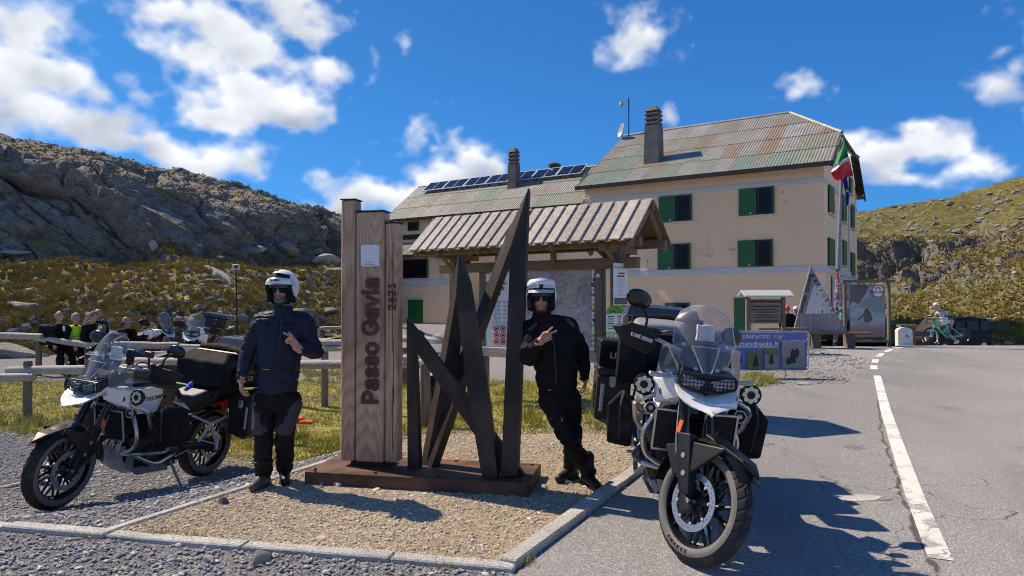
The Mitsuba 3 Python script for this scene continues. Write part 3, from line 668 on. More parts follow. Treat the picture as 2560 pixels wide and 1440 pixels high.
# right: long grassy mountain flank with a band of crags
foot = [(1500, 815, 52), (1800, 824, 46), (2050, 842, 41), (2150, 850, 38), (2300, 866, 36), (2450, 876, 34), (2560, 884, 33), (2900, 905, 30), (3500, 930, 28)]
mid = [(1500, 760, 85), (1800, 748, 80), (2050, 738, 74), (2150, 730, 70), (2300, 722, 62), (2450, 700, 58), (2560, 662, 54), (2900, 580, 50), (3500, 470, 46)]
crag = [(1500, 700, 96), (1800, 660, 92), (2050, 618, 86), (2150, 592, 82), (2300, 590, 76), (2450, 600, 72), (2560, 570, 68), (2900, 440, 62), (3500, 300, 56)]
top = [(1500, 655, 112), (1800, 610, 108), (2050, 572, 104), (2150, 540, 102), (2300, 510, 98), (2450, 472, 95), (2560, 440, 93), (2900, 330, 90), (3500, 190, 84)]
lines = [world_line(q) for q in (foot, mid, crag, top)]
back = [p + np.array([8, 40, -2.0]) for p in lines[-1]]
def rrelief(P, u, v):
    v = v.ravel(); u = u.ravel()
    cl = np.exp(-((v - 1.45 - .25 * (meshkit.fbm(P * .05, 3, 3) - .5)) / .42) ** 2) * np.clip((meshkit.fbm(P * .11 + 2, 3, 4) - .34) / .14, 0, 1) * np.clip((6.6 - u) / 2.2, .35, 1)
    f = facets(P, 5.5, 2.6, 11, (1, 1, .7)) + facets(P, 2.0, 1.0, 12, (1, 1, .8))
    b = 2.2 * (meshkit.fbm(P * .09, 4, 5) - .5) + .7 * (meshkit.fbm(P * .5, 4, 6) - .5) + .35 * np.clip(meshkit.fbm(P * 1.1, 3, 16) - .55, 0, 1) * 3
    return (cl * f + b) * np.clip(v / .12, 0, 1)
RH = surf(lines + [back], [0, 1, 2, 3, 4], 420, 260, 2, rrelief)
struct('right_hill', sheet(RH), 'm_hill_right', smooth=25)
# the flank behind the camera and to the sides stays open; loose stones on the slopes
def onto(S, n, vr, ur, seed, keep=lambda p: True):
    r = np.random.default_rng(seed); nu, nv = S.shape[:2]
    i = (r.uniform(*ur, n) * (nu - 1)).astype(int); j = (r.uniform(*vr, n) * (nv - 1)).astype(int)
    return S[i, j] + r.normal(0, .05, (n, 3)) * [1, 1, .2]
def slope_stones(name, pts, size, bs, label, seed):
    r = np.random.default_rng(seed); b = trimesh.creation.icosahedron(); V, F = [], []
    for i, p in enumerate(pts):
        s = size[0] + (size[1] - size[0]) * r.random() ** 3
        q = np.array(b.vertices) * r.uniform(.6, 1.15, (12, 1)) * s * np.array([1, r.uniform(.6, 1), r.uniform(.4, .7)])
        a = r.uniform(0, 6.28); c_, s_ = math.cos(a), math.sin(a)
        V.append(np.stack([q[:, 0] * c_ - q[:, 1] * s_, q[:, 0] * s_ + q[:, 1] * c_, q[:, 2]], 1) + p); F.append(np.array(b.faces) + 12 * i)
    struct(name, TM(np.vstack(V), np.vstack(F)), bs, False, kind='stuff', label=label)
slope_stones('slope_stones', onto(RH, 1500, (.0, .36), (.3, 1), 3), (.04, .30), 'm_rock_light', 'pale stones strewn over the grassy right slope', 4)
slope_stones('upper_slope_stones', onto(RH, 420, (.42, .74), (.3, .9), 23), (.12, .8), 'm_rock', 'grey rocks dotted over the upper right slope', 24)
slope_stones('bank_stones', np.vstack([onto(LH, 2600, (.01, .30), (.19, .865), 5), onto(LH, 500, (.30, .48), (.19, .865), 6)]), (.05, .34), 'm_rock', 'small stones and rubble scattered over the left bank', 6)
# grass tufts on the banks
def tufts(name, pts, h, w, label, seed, k=26):
    blades(name, np.repeat(pts, 3, 0), h, w, 'm_tuft', label, seed, .9, k // 3)
tufts('bank_grass', onto(LH, 5200, (.03, .47), (.19, .91), 7), .26, .018, 'ochre and green alpine grass tufts on the left bank', 8)
tufts('ledge_grass', onto(LH, 1500, (.62, .80), (.19, .91), 9), .10, .02, 'dry grass on the ledges and top of the rock wall', 10, 18)
tufts('slope_grass', onto(RH, 6500, (.02, .5), (.3, 1), 11), .22, .03, 'olive grass tufts on the right slope', 12, 15)
# separate boulders in front of the rock wall
def hillpoint(S, px, py, off=0.0):
    """the first point of the hill surface seen at a photo pixel"""
    Q = S.reshape(-1, 3); q = Q[Q[:, 1] > 5]; x = 1280 + FPX * q[:, 0] / q[:, 1]; y = HORIZON - FPX * (q[:, 2] - H) / q[:, 1]
    d = np.hypot(x - px, y - py); k = np.where(d < 14)[0]
    k = k if len(k) else np.array([d.argmin()])
    return q[k[q[k, 1].argmin()]]
for px, py, Y, s, rz, bs, lab in [
    (815, 640, 33, (1.35, .9, .62), 15, 'm_rock_light', 'large rounded boulder right of the rock wall beside the wooden column'),
    (800, 622, 36, (.9, .6, .42), -20, 'm_rock', 'dark boulder perched behind the large rounded boulder'),
    (842, 668, 32, (.9, .7, .4), 40, 'm_rock', 'dark angular boulder half hidden by the wooden column'),
    (775, 700, 30, (.42, .4, .7), 30, 'm_rock', 'upright brown boulder behind the standing rider helmet'),
    (545, 672, 31, (2.1, .45, .42), -28, 'm_rock_light', 'long pale slab of rock lying tilted on the grass bank'),
    (372, 618, 33, (.75, .35, .5), -40, 'm_rock_light', 'pale leaning rock at the foot of the dark overhang'),
    (35, 636, 32, (1.2, .6, .2), 5, 'm_rock_light', 'flat pale slab at the left edge of the bank'),
    (650, 622, 37, (.9, .7, .55), 10, 'm_rock', 'layered dark block under the big rock face'),
    (728, 622, 38, (1.5, 1.1, .7), 60, 'm_rock', 'sloping dark block right below the big rock face'),
    (612, 690, 30, (.9, .5, .18), -10, 'm_rock_light', 'low pale rock right of the tilted slab'),
    (760, 780, 24, (.8, .5, .28), 0, 'm_rock', 'dark rock on the bank right of the standing rider'),
    (825, 770, 26, (.9, .6, .3), 30, 'm_rock', 'dark rock ledge beside the wooden column'),
    (1330, 880, 20, (.01, .01, .01), 0, 'm_rock', None),
    (30, 905, 19.0, (1.0, .6, .5), 12, 'm_rock', 'dark rock at the far left behind the fence rail'),
    (470, 800, 22, (1.1, .5, .32), -15, 'm_rock', 'dark ledge of rock above the parked motorcycles'),
    (215, 835, 20.5, (.8, .5, .4), 25, 'm_rock', 'grey rock just behind the seated group'),
    (60, 760, 24, (1.5, .6, .35), -12, 'm_rock', 'long dark rock ledge on the left of the bank')]:
    if lab: one('boulder', lab, 'boulder', boulder(np.array(s) * .8, int(px), 3, 12), bs, 20, mat(hillpoint(LH, px, py), rz=rz, ry=18 if 'tilted' in lab else 0))
# ------------------------------------------------------------------ the lodge
HC, HX, HY = np.array([15.64, 34.0, -.45]), np.array([.84, -.543, 0]), np.array([.543, .84, 0])
HM = frame(HC, HX, (0, 0, 1))
lodge = thing('mountain_lodge', 'large beige mountain lodge with green shutters and patchy corrugated metal roof', 'house')
def fx(px): r = (px - 1280) / FPX; return (34 * r - 15.64) / (.84 + .543 * r)
def fz(px, py): Y = 34 - .543 * fx(px); return H + (HORIZON - py) / FPX * Y - HC[2]
def hp(name, m, b, smooth=20, parent=None, **k): return part(parent or lodge, name, m, b, smooth, HM, **k)
W, L, ZE, ZR, RW = 14.0, 13.35, 8.85, 13.45, 6.9          # depth, length, eave, ridge heights, ridge depth
SL = (ZR - ZE) / (RW + .5)
zs = lambda w: ZE + (w + .5) * SL                            # front slope
zb = lambda w: ZR - (w - RW) * (ZR - ZE) / (W + .5 - RW)
wall = [(0, 0), (0, zs(.0) - .12), (3.1, zs(3.1) - .12), (10.6, zs(3.1) - .12), (W, zb(W) - .12), (W, 0)]
body = prism(wall, L, None)                                    # (w, z) extruded along x
Mx = np.array([[0, 0, 1, -L / 2], [1, 0, 0, 0], [0, 1, 0, 0], [0, 0, 0, 1.0]])
hp('wall', tf(body, Mx), 'm_plaster', False)
WR = 3.6; LW = 16.0; ZE2, ZR2 = 7.85, 10.85                     # wing
s2 = (ZR2 - ZE2) / (WR + .4)
wing = prism([(0.004, 0), (0.004, ZE2 + .25), (WR, ZR2 - .15), (2 * WR, ZE2 + .25), (2 * WR, 0)], LW, None)
hp('wall', tf(wing, np.array([[0, 0, 1, -L - LW / 2 - .004], [1, 0, 0, 0], [0, 1, 0, 0], [0, 0, 0, 1.0]])), 'm_plaster', False)
ext = bx(8.4, 2.3, 5.1, (-L - LW + 4.0, -1.14, 2.55), 0)
hp('wall', ext, 'm_plaster', False)
# corrugated sheets
roof = hp('roof', cat(
    sheet([[(-L - .35, W + .5, ZE), (.5, W + .5, ZE)], [(-L - .35, RW, ZR - .02), (-2.86, RW, ZR - .02)]], -.05),
    sheet([[(-2.86, RW, ZR), (-2.86, RW, ZR)], [(.5, 10.55, zs(2.85) - .03), (.5, 2.85, zs(2.85) - .03)]], -.05),
    sheet([[(-L - LW - .3, WR * 2 + .4, ZE2), (-L - .01, WR * 2 + .4, ZE2)], [(-L - LW - .3, WR, ZR2 - .02), (-L - .01, WR, ZR2 - .02)]], -.05)), 'm_roof1', False)
def rsheet(x0, x1, w0, w1, zf, top=None, lift=.03, name='sheet', bs=0, amp=.022, pitch=.16):
    xs = np.linspace(x0, x1, max(3, int(round((x1 - x0) / pitch)) * 4 + 1)); P = []
    for i, x in enumerate(xs):
        a, b = w0, w1
        if top is not None:
            b = min(b, top(x))
            if b <= a + .02: continue
        c = amp * math.sin(2 * math.pi * x / pitch)
        P.append([(x, a, zf(a) + lift + c), (x, b, zf(b) + lift + c - .03)])
    if len(P) < 3: return
    m = sheet(P)
    if m.face_normals[:, 2].mean() < 0: m.invert()
    part(roof, name, m, f'm_roof{bs}', True, HM)
hipw = lambda x: RW if x < -2.86 else RW - (x + 2.86) / (.5 + 2.86) * (RW - 2.85)
cols = np.linspace(-L - .35, .5, 15); rows = [-.55, 1.35, 3.2, 5.05, RW]
for i, (a, b) in enumerate(zip(cols, cols[1:])):
    for j, (c, d) in enumerate(zip(rows, rows[1:])):
        k = R.choice([1, 1, 5, 2, 0, 5] if j == 0 else [1, 2, 5, 3, 0, 5] if j == 1 else [4, 0, 3, 4, 2, 0, 3] if j == 3 else [0, 3, 4, 2, 5, 3, 0])
        rsheet(a - .04, b + .02, c - (.12 if j else 0), d, zs, hipw, .03 + .008 * j + .004 * (i % 2), bs=k)
zs2 = lambda w: ZE2 + (w + .4) * s2
cols = np.linspace(-L - LW - .3, -L - .02, 15); rows = [-.45, .95, 2.3, WR]
for i, (a, b) in enumerate(zip(cols, cols[1:])):
    for j, (c, d) in enumerate(zip(rows, rows[1:])):
        rsheet(a - .04, b + .02, c - (.1 if j else 0), d, zs2, None, .03 + .008 * j + .004 * (i % 2), bs=R.choice([1, 5, 0, 2, 0, 4]))
# edges: ridge caps, gutters, verges
edge = [tube([(-L - .35, RW, ZR + .03), (-2.86, RW, ZR + .03)], .10, 6), tube([(-2.86, RW, ZR + .03), (.5, 2.85, zs(2.85) + .05)], .10, 6), tube([(-2.86, RW, ZR + .03), (.5, 10.55, zs(2.85) + .05)], .10, 6), tube([(-L - LW - .3, WR, ZR2 + .03), (-L, WR, ZR2 + .03)], .09, 6)]
part(roof, 'ridge_cap', cat(edge), 'm_roof4', 40, HM)
gut = [bx(L + .85, .16, .22, (-L / 2 + .07, -.58, ZE - .08)), bx(LW + .3, .14, .2, (-L - LW / 2 - .15, -.5, ZE2 - .08)), bx(.22, .25, .25, (.45, -.6, ZE - .1))]
part(roof, 'gutter', cat(gut), 'm_gutter', 20, HM)
def plank3(a, b, w, h): 
    a, b = np.array(a, float), np.array(b, float); d = b - a; y = np.cross((0, 0, 1), d)
    return tf(bx(np.linalg.norm(d), w, h), frame((a + b) / 2, d, np.cross(d, y)))
ver = [plank3((.48, -.55, ZE - .08), (.48, 2.85, zs(2.85) - .09), .08, .2), plank3((.48, 2.85, zs(2.85) - .1), (.48, 10.55, zs(2.85) - .1), .09, .2), plank3((.48, 10.55, zs(2.85) - .1), (.48, W + .5, ZE - .08), .08, .2),
       plank3((-L - .33, -.55, ZE - .06), (-L - .33, RW, ZR - .08), .06, .12), plank3((-L - LW - .28, -.45, ZE2 - .06), (-L - LW - .28, WR, ZR2 - .08), .06, .12)]
[part(roof, 'verge_board', q, 'm_gutter', 20, HM) for q in ver]
part(roof, 'underside', cat(sheet([[(-L - .3, -.5, ZE - .06), (.45, -.5, ZE - .06)], [(-L - .3, .3, zs(.3) - .06), (.45, .3, zs(.3) - .06)]], .03), sheet([[(.02, .2, zs(.2) - .06), (.46, .2, zs(.2) - .06)], [(.02, 2.85, zs(2.85) - .06), (.46, 2.85, zs(2.85) - .06)]], .03),
     sheet([[(.02, 10.6, zb(10.6) - .06), (.46, 10.6, zb(10.6) - .06)], [(.02, W, zb(W) - .06), (.46, W, zb(W) - .06)]], .03)), 'm_gutter', 20, HM)
# lean-to roof of the extension
lz = lambda w: 5.05 + (w + 2.6) * .42
lc = np.linspace(-L - LW - .45, -L - LW + 8.4, 9)
for a, b in zip(lc, lc[1:]): rsheet(a - .03, b + .02, -2.65, .0, lz, None, .03, bs=R.choice([1, 5, 2]))
part(roof, 'gutter', bx(8.9, .12, .2, (-L - LW + 3.97, -2.68, 4.98)), 'm_gutter', 20, HM)
hp('trim_band', bx(15.5, .06, .35, (-L - 7.8, -.03, 6.55)), 'm_gutter')
# string courses
def band(z, h, p=.05):
    return cat(bx(L + .3, p, h, (-L / 2 - .1, -p / 2 - .003, z), .01), bx(p, W + .05, h, (p / 2 + .003, W / 2 - .02, z), .01))
zb1, zb2 = fz(1840, 677), fz(1840, 467)
hp('trim_band', band(zb1, .34), 'm_trim'); hp('trim_band', band(zb2 - .02, .24), 'm_trim')
hp('trim_band', bx(8.5, .05, .34, (-L - LW + 4.0, -2.32, 3.18)), 'm_trim')
for w in (6.0, 9.6):
    hp('trim_strip', bx(.05, .24, 8.3, (.035, w, 4.6)), 'm_trim')
# windows of the front
def window(x0, x1, z0, z1, shut=.5, y=0.0, closed=False, curtain=False, sill=True):
    wd = hp('window', bx(x1 - x0, .05, z1 - z0, ((x0 + x1) / 2, y - .012, (z0 + z1) / 2), .004), 'm_darkvoid', False)
    xm = x0 + (x1 - x0) * shut
    if shut > 0:
        part(wd, 'shutter', cat(bx(xm - x0, .05, z1 - z0, ((x0 + xm) / 2, y - .075, (z0 + z1) / 2), .01), [bx(xm - x0 - .1, .02, .09, ((x0 + xm) / 2, y - .108, z), .004) for z in (z0 + .22, z1 - .22)]), 'm_shutter', 20, HM)
        part(wd, 'shutter_hook', bx(.08, .05, .1, (xm - .3, y - .12, z0 + .1)), 'm_lightgrey', 20, HM)
    if shut < 1:
        f = .09; a, b = xm + .05, x1
        fr = [bx(f, .07, z1 - z0, (a + f / 2, y - .06, (z0 + z1) / 2)), bx(f, .07, z1 - z0, (b - f / 2, y - .06, (z0 + z1) / 2)), bx(b - a - 2 * f, .065, f, ((a + b) / 2, y - .06, z0 + f / 2)), bx(b - a - 2 * f, .065, f, ((a + b) / 2, y - .06, z1 - f / 2))]
        part(wd, 'frame', cat(fr), 'm_winframe', 20, HM)
        part(wd, 'pane', bx(b - a - 2 * f, .012, z1 - z0 - 2 * f, ((a + b) / 2, y - .052, (z0 + z1) / 2), 0), 'm_pane', False, HM)
        if curtain: part(wd, 'curtain', bx((b - a) * .55, .004, (z1 - z0) * .72, ((a + b) / 2 + .03, y - .0435, (z0 + z1) / 2), 0), 'm_curtain', False, HM)
        part(wd, 'shutter', bx(.05, .16, z1 - z0, (x1 + .03, y - .09, (z0 + z1) / 2)), 'm_shutter', 20, HM)
    if sill: part(wd, 'sill', bx((x1 - xm) + .35, .16, .07, ((xm + x1) / 2 - .06, y - .09, z0 - .04)), 'm_trim', 20, HM)
for i, (a, b, y0, y1, c) in enumerate([(1649, 1729, 489, 554, 0), (1849, 1935, 469, 537, 0), (1646, 1725, 610, 674, 1), (1846, 1931, 600, 666, 0)]):
    xm_ = (a + b) / 2
    window(fx(a), fx(b), fz(xm_, y1), fz(xm_, y0), .52, curtain=bool(c), sill=i < 2)
window(fx(1664), fx(1722), fz(1690, 830), fz(1690, 757), .46, sill=False)
dr_ = hp('door', bx(fx(1876) - fx(1836), .09, fz(1856, 750) + .1, ((fx(1836) + fx(1876)) / 2, -.05, (fz(1856, 750) + .1) / 2)), 'm_shutter')
window(-L - 9.3, -L - 6.4, 1.2, 2.5, 0, y=-.004, sill=False)
window(-L - LW + 3.4, -L - LW + 5.6, 3.5, 4.75, 0, y=-2.3, sill=False)
window(-L - LW + 1.8, -L - LW + 2.8, 7.0, 7.6, 0, y=0, sill=False)
window(-L - 10.4, -L - 9.2, 7.0, 7.6, 0, y=0, sill=False)
hp('door', bx(1.25, .08, 2.05, (-L - LW + 4.55, -2.34, 1.02)), 'm_shutter')
hp('step', bx(2.2, .9, .3, (-L - LW + 4.55, -2.75, .15)), 'm_trim')
# gable windows with closed shutters
for w0, w1, py0, py1 in [(1.2, 3.0, 465, 535), (6.5, 8.1, 489, 555), (10.6, 12.2, 512, 572), (1.0, 3.0, 597, 666), (6.3, 8.1, 601, 664), (10.4, 12.2, 632, 690)]:
    Y = 34 + .84 * (w0 + w1) / 2; z0, z1 = H + (750 - py1) / FPX * Y - HC[2], H + (750 - py0) / FPX * Y - HC[2]
    wd = hp('window', bx(.05, w1 - w0, z1 - z0, (.012, (w0 + w1) / 2, (z0 + z1) / 2)), 'm_darkvoid')
    for q in (0, 1): part(wd, 'shutter', bx(.05, (w1 - w0) / 2 - .02, z1 - z0, (.075, w0 + (w1 - w0) * (.25 + .5 * q), (z0 + z1) / 2)), 'm_shutter', 20, HM)
    part(wd, 'sill', bx(.18, w1 - w0 + .1, .07, (.1, (w0 + w1) / 2, z0 - .04)), 'm_trim', 20, HM)
for w0, w1, z0 in [(2.9, 4.0, 8.9), (9.9, 11, 8.7)]:
    wd = hp('window', bx(.05, w1 - w0, 1.0, (.012, (w0 + w1) / 2, z0 + .5)), 'm_darkvoid')
    part(wd, 'shutter', bx(.05, w1 - w0, 1.0, (.075, (w0 + w1) / 2, z0 + .5)), 'm_shutter', 20, HM)
    part(wd, 'sill', bx(.16, w1 - w0 + .1, .06, (.1, (w0 + w1) / 2, z0 - .03)), 'm_trim', 20, HM)
# flaked plaster
r = np.random.default_rng(5)
fl = []
for (px, py, n, sx, sy) in [(1775, 632, 18, 45, 10), (1620, 642, 8, 22, 7), (1965, 505, 3, 12, 20), (1835, 625, 5, 10, 6), (1060, 706, 0, 1, 1)]:
    for _ in range(n):
        a, b = px + r.normal(0, sx * .6), py + r.normal(0, sy * .7); s = r.uniform(.015, .055)
        g = np.arange(7) * 2 * np.pi / 7; q = r.uniform(.5, 1.2, 7) * s
        fl.append(tf(prism(np.column_stack([q * np.cos(g) * 1.5, q * np.sin(g)]), .006), mat((fx(a), -.004, fz(a, b))) @ XZ))
hp('plaster_flake', cat(fl), 'm_patch', False, stuff=True)
# chimneys
def chimney(x, w, base, h, s, capn=3):
    c = hp('chimney', cat(hull([(x + a * s, w + b * s, base - 1.6) for a in (-1, 1) for b in (-1, 1)] + [(x + a * s * .84, w + b * s * .84, base + h * .70) for a in (-1, 1) for b in (-1, 1)])), 'm_chimney', 20)
    for k in range(capn): part(c, 'cap_slab', bx(1.72 * s, 1.72 * s, .14, (x, w, base + h * .72 + .07 + k * .27), .03), 'm_chimney', 20, HM)
    part(c, 'flue', bx(1.4 * s, 1.4 * s, .27 * capn, (x, w, base + h * .72 + .14 * capn)), 'm_darkgrey', 20, HM)
    part(c, 'cap', hull([(x + a * s * .85, w + b * s * .85, base + h * .72 + .27 * capn) for a in (-1, 1) for b in (-1, 1)] + [(x + a * s * .45, w + b * s * .45, base + h * .72 + .27 * capn + .3) for a in (-1, 1) for b in (-1, 1)]), 'm_chimney', 20, HM)
    part(c, 'flashing', sheet([[(x - s * 1.5, w - s * 1.6, base - .66), (x + s * 1.5, w - s * 1.6, base - .66)], [(x - s * 1.5, w - s * .8, base - .26), (x + s * 1.5, w - s * .8, base - .26)]], .02), 'm_trim', 20, HM)
chimney(-9.75, 2.1, zs(2.1), 3.0, .50)
chimney(-L - 6.6, 2.3, zs2(2.3), 2.1, .36)
hp('chimney', lathe([(0, 0), (.28, 0), (.3, .5), (.45, .5), (.45, .65), (.2, .75), (0, .75)], 12, mat((-L - 4.3, WR + .3, ZR2 - .1))), 'm_brownboot')
# solar panels along the wing ridge
def on2(x, w, up=.12): return np.array([x, w, zs2(w) + up])
sx = np.linspace(-L - LW + 1.0, -L - 1.5, 8)
tv = np.array([0, 1, s2]) / math.hypot(1, s2)
for a, b in zip(sx, sx[1:]):
    M = frame(on2((a + b) / 2, 2.95, .30), (1, 0, 0), np.cross((1, 0, 0), tv))
    sp = hp('solar_panel', tf(cat(bx(b - a - .04, .06, .06, (0, -.62, 0)), bx(b - a - .04, .06, .06, (0, .62, 0)), bx(.06, 1.18, .055, (-(b - a) / 2 + .05, 0, 0)), bx(.06, 1.18, .055, ((b - a) / 2 - .05, 0, 0)), bx(.03, 1.18, .02, (0, 0, .012), 0)), M), 'm_lightgrey')
    nx = 8; cw = (b - a - .18) / nx
    cells = [bx(cw - .015, .27, .012, (-(b - a) / 2 + .09 + cw * (i + .5), -.44 + .29 * j, .012), 0) for i in range(nx) for j in range(4)]
    part(sp, 'cell', tf(cat(cells), M), 'm_solar', False, HM, stuff=True)
wd = hp('skylight', tf(bx(1.1, 1.0, .1), frame(on2(-L - .75, 2.3, .1), (1, 0, 0), np.cross((1, 0, 0), tv))), 'm_gutter')
part(wd, 'pane', tf(bx(.9, .8, .02, (0, 0, .055)), frame(on2(-L - .75, 2.3, .1), (1, 0, 0), np.cross((1, 0, 0), tv))), 'm_solar', 20, HM)
# mast with camera and satellite dish at the left end of the ridge
mast = thing('roof_mast', 'thin mast with dome camera and satellite dish at the left ridge end of the lodge', 'mast')
part(mast, 'pole', tube([(-L + .02, RW - .2, ZR - .4), (-L + .02, RW - .2, ZR + 2.6)], .045, 8), 'm_darkgrey', 30, HM)
part(mast, 'camera', cat(tube([(-L + .02, RW - .2, ZR + 2.35), (-L - .38, RW - .4, ZR + 2.3)], .035, 6), tf(trimesh.creation.icosphere(2, .14), mat((-L - .42, RW - .42, ZR + 2.05))), lathe([(0, .1), (.16, .1), (.12, .3), (0, .3)], 12, mat((-L - .42, RW - .42, ZR + 2.0)))), 'm_lightgrey', 30, HM)
part(mast, 'dish', tf(lathe([(0, 0), (.2, .03), (.42, .11), (.5, .17), (.48, .19), (.2, .06), (0, .03)], 24), mat((-L - .3, RW - .45, ZR + .25), rx=80, rz=-45)), 'm_lightgrey', 30, HM)
part(mast, 'dish_arm', tube([(-L - .3, RW - .4, ZR - .1), (-L - 1.05, RW - 1.0, ZR - .25)], .03, 6), 'm_lightgrey', 30, HM)
# lettering board on the gable
sb = thing('wall_sign', 'white board with red lettering on the gable wall behind the flagpole', 'sign')
SBM = HM @ frame((.10, 6.2, 2.55), (0, 1, 0), (1, 0, 0))
part(sb, 'board', tf(bx(8.4, 1.5, .05), SBM), 'm_trim')
for s_, h_, y_ in (('PASSO GAVIA', .6, .32), ('Al Rifugio 2621', .45, -.38)): part(sb, 'lettering', text(s_, h_, SBM @ mat((0, y_, .03))), 'm_flag_red', False)
# ------------------------------------------------------------------ sculpture
SD, SN = np.array([.9797, -.2005, 0]), np.array([.2005, .9797, 0])       # along the slab, into the scene
FL = gp(760, 1212); FR = gp(1320, 1244)
sc = thing('pass_sculpture', 'pass monument of rusty steel spikes beside a tall wooden column on a rusty base slab', 'sculpture')
SM = frame((FL + FR) / 2 + np.array([0, 0, 0]), SD, (0, 0, 1))             # local x along, y into the scene
LS = np.linalg.norm(FR - FL)
bs_ = part(sc, 'base_slab', bx(LS, .66, .115, (0, .33, .0575), .006), 'm_corten_base', 20, SM)
part(bs_, 'bolt', cat([lathe([(0, 0), (.014, 0), (.014, .012), (0, .014)], 6, mat((x, y, .115))) for x in (-.9, -.35, .2, .9) for y in (.06, .6)]), 'm_corten', 20, SM)
def sloc(px, py, yl):
    """local (x, y, z) of the photo pixel at slab depth yl"""
    o = np.array([0, 0, H]); d = at(px, py, 1.0) - o; c = SM[:3, 3] + SN * yl
    k = ((c - o) @ SN) / (d @ SN); p = o + d * k - SM[:3, 3]
    return np.array([p @ SD, yl, p[2]])
def blade(name, poly, yl, th=.10, bs='m_corten', taper=None):
    q = [sloc(px, py, yl) for px, py in poly]
    P = Polygon([(a[0], a[2]) for a in q]); P = P if P.is_valid else P.buffer(0)
    m = trimesh.creation.extrude_polygon(P, th, engine='earcut')
    m.apply_transform(np.array([[1, 0, 0, 0], [0, 0, 1, yl], [0, 1, 0, 0], [0, 0, 0, 1.0]]))
    if m.volume < 0: m.invert()
    return part(sc, name, m, bs, False, SM)
blade('spike', [(1016, 796), (1019, 1178), (1048, 1178), (1037, 868)], .27, .09)
blade('spike', [(1018, 798), (1062, 850), (1240, 1090), (1310, 1188), (1258, 1188), (1035, 872)], .20, .06)
blade('spike', [(1147, 636), (1172, 705), (1222, 1010), (1244, 1194), (1205, 1194), (1172, 1000), (1140, 750)], .10, .085)
def faceted(left, ridge, right, yl, yr, yb):
    """spike of rotated square section: left edge, front ridge and right edge polylines (photo pixels) at their own depths, and a back edge"""
    S_ = []
    for l, m_, r_ in zip(left, ridge, right):
        a_, b_, c_ = sloc(*l, yl), sloc(*m_, yr), sloc(*r_, yl); S_.append([a_, (a_ + c_) / 2 + [0, yb, 0], c_, b_])
    return part(sc, 'spike', loft(S_), 'm_corten', False, SM)
faceted([(1146, 638), (1130, 730), (1108, 850), (1050, 1170)], [(1146.5, 639), (1140, 740), (1122, 850), (1064, 1172)], [(1147, 640), (1160, 760), (1148, 900), (1096, 1170)], .46, .38, .06)
blade('spike', [(1321, 470), (1275, 640), (1268, 820), (1252, 1191), (1293, 1191), (1302, 960), (1310, 770)], .13, .10)
faceted([(1320, 472), (1264, 590), (1170, 838), (1052, 1168)], [(1320.3, 474), (1280, 606), (1190, 848), (1078, 1170)], [(1320.6, 476), (1284, 640), (1200, 868), (1097, 1168)], .42, .33, .05)
# wooden column
def plank(a, b, top, y0, th, bs, name='plank'):
    x0, x1, z1, z0 = sloc(a, 900, y0)[0], sloc(b, 900, y0)[0], sloc((a + b) / 2, top, y0)[2], .165
    return part(sc, name, bx(x1 - x0, th, z1 - z0, ((x0 + x1) / 2, y0 + th / 2, (z0 + z1) / 2), .012), bs, 20, SM), (x0, x1, z1)
p1, q1 = plank(851, 886, 500, .235, .14, 'm_larch')
p2, q2 = plank(889, 958, 529, .215, .15, 'm_larch')
p3, q3 = plank(962, 994, 557, .235, .13, 'm_larch')
part(sc, 'cap_plate', cat([bx(b - a + .012, t, .012, ((a + b) / 2, y, z + .0065), .003) for (a, b, z), y, t in ((q1, .305, .16), (q2, .29, .17), (q3, .30, .15))]), 'm_corten', 20, SM)
part(sc, 'column_foot', bx(.36, .18, .05, ((q1[0] + q3[1]) / 2, .36, .14)), 'm_black', 20, SM)
def upw(px, py, yl): return frame(sloc(px, py, yl), (0, 0, 1), (0, -1, 0))    # text reading upwards on a face towards the camera
part(sc, 'lettering', cat([text('Passo Gavia', .142, upw(925, 852, .205) @ mat((.0045 * dx, .0045 * dy, .0006 * q), s=(.98, 1.0, 1)), .012) for q, (dx, dy) in enumerate(((0, 0), (1, 0), (-1, 0), (0, 1), (0, -1)))]), 'm_rust_letter', False, SM, label='rust coloured letters Passo Gavia reading upwards')
part(sc, 'lettering', text('2621', .062, upw(979, 742, .226) @ mat(s=(1.12, 1.1, 1)), .010), 'm_rust_letter', False, SM, label='small rust coloured number 2621')
PM = frame(sloc(925.5, 639, .208), (1, 0, 0), (0, -1, 0))
plq = part(sc, 'plaque', tf(bx(.172, .19, .008), PM), 'm_print_white', 20, SM, label='small white plaque with a line of writing')
part(plq, 'writing', cat(text('Are you a', .013, PM @ mat((0, -.058, .004)), .001), text('true climber?', .013, PM @ mat((0, -.078, .004)), .001)), 'm_banner_blue', False, SM)
part(plq, 'screw', cat([lathe([(0, 0), (.004, 0), (.003, .003), (0, .003)], 6, PM @ mat((a, b, .004))) for a in (-.077, .077) for b in (-.086, .086)]), 'm_grey', 30, SM)
part(p3, 'crack', cat([bx(.006, .003, .55, (q3[0] + .075 + .008 * math.sin(k * 2), .2335, .55 + .42 * k), .001, ) for k in range(4)]), 'm_print_black', False, SM)

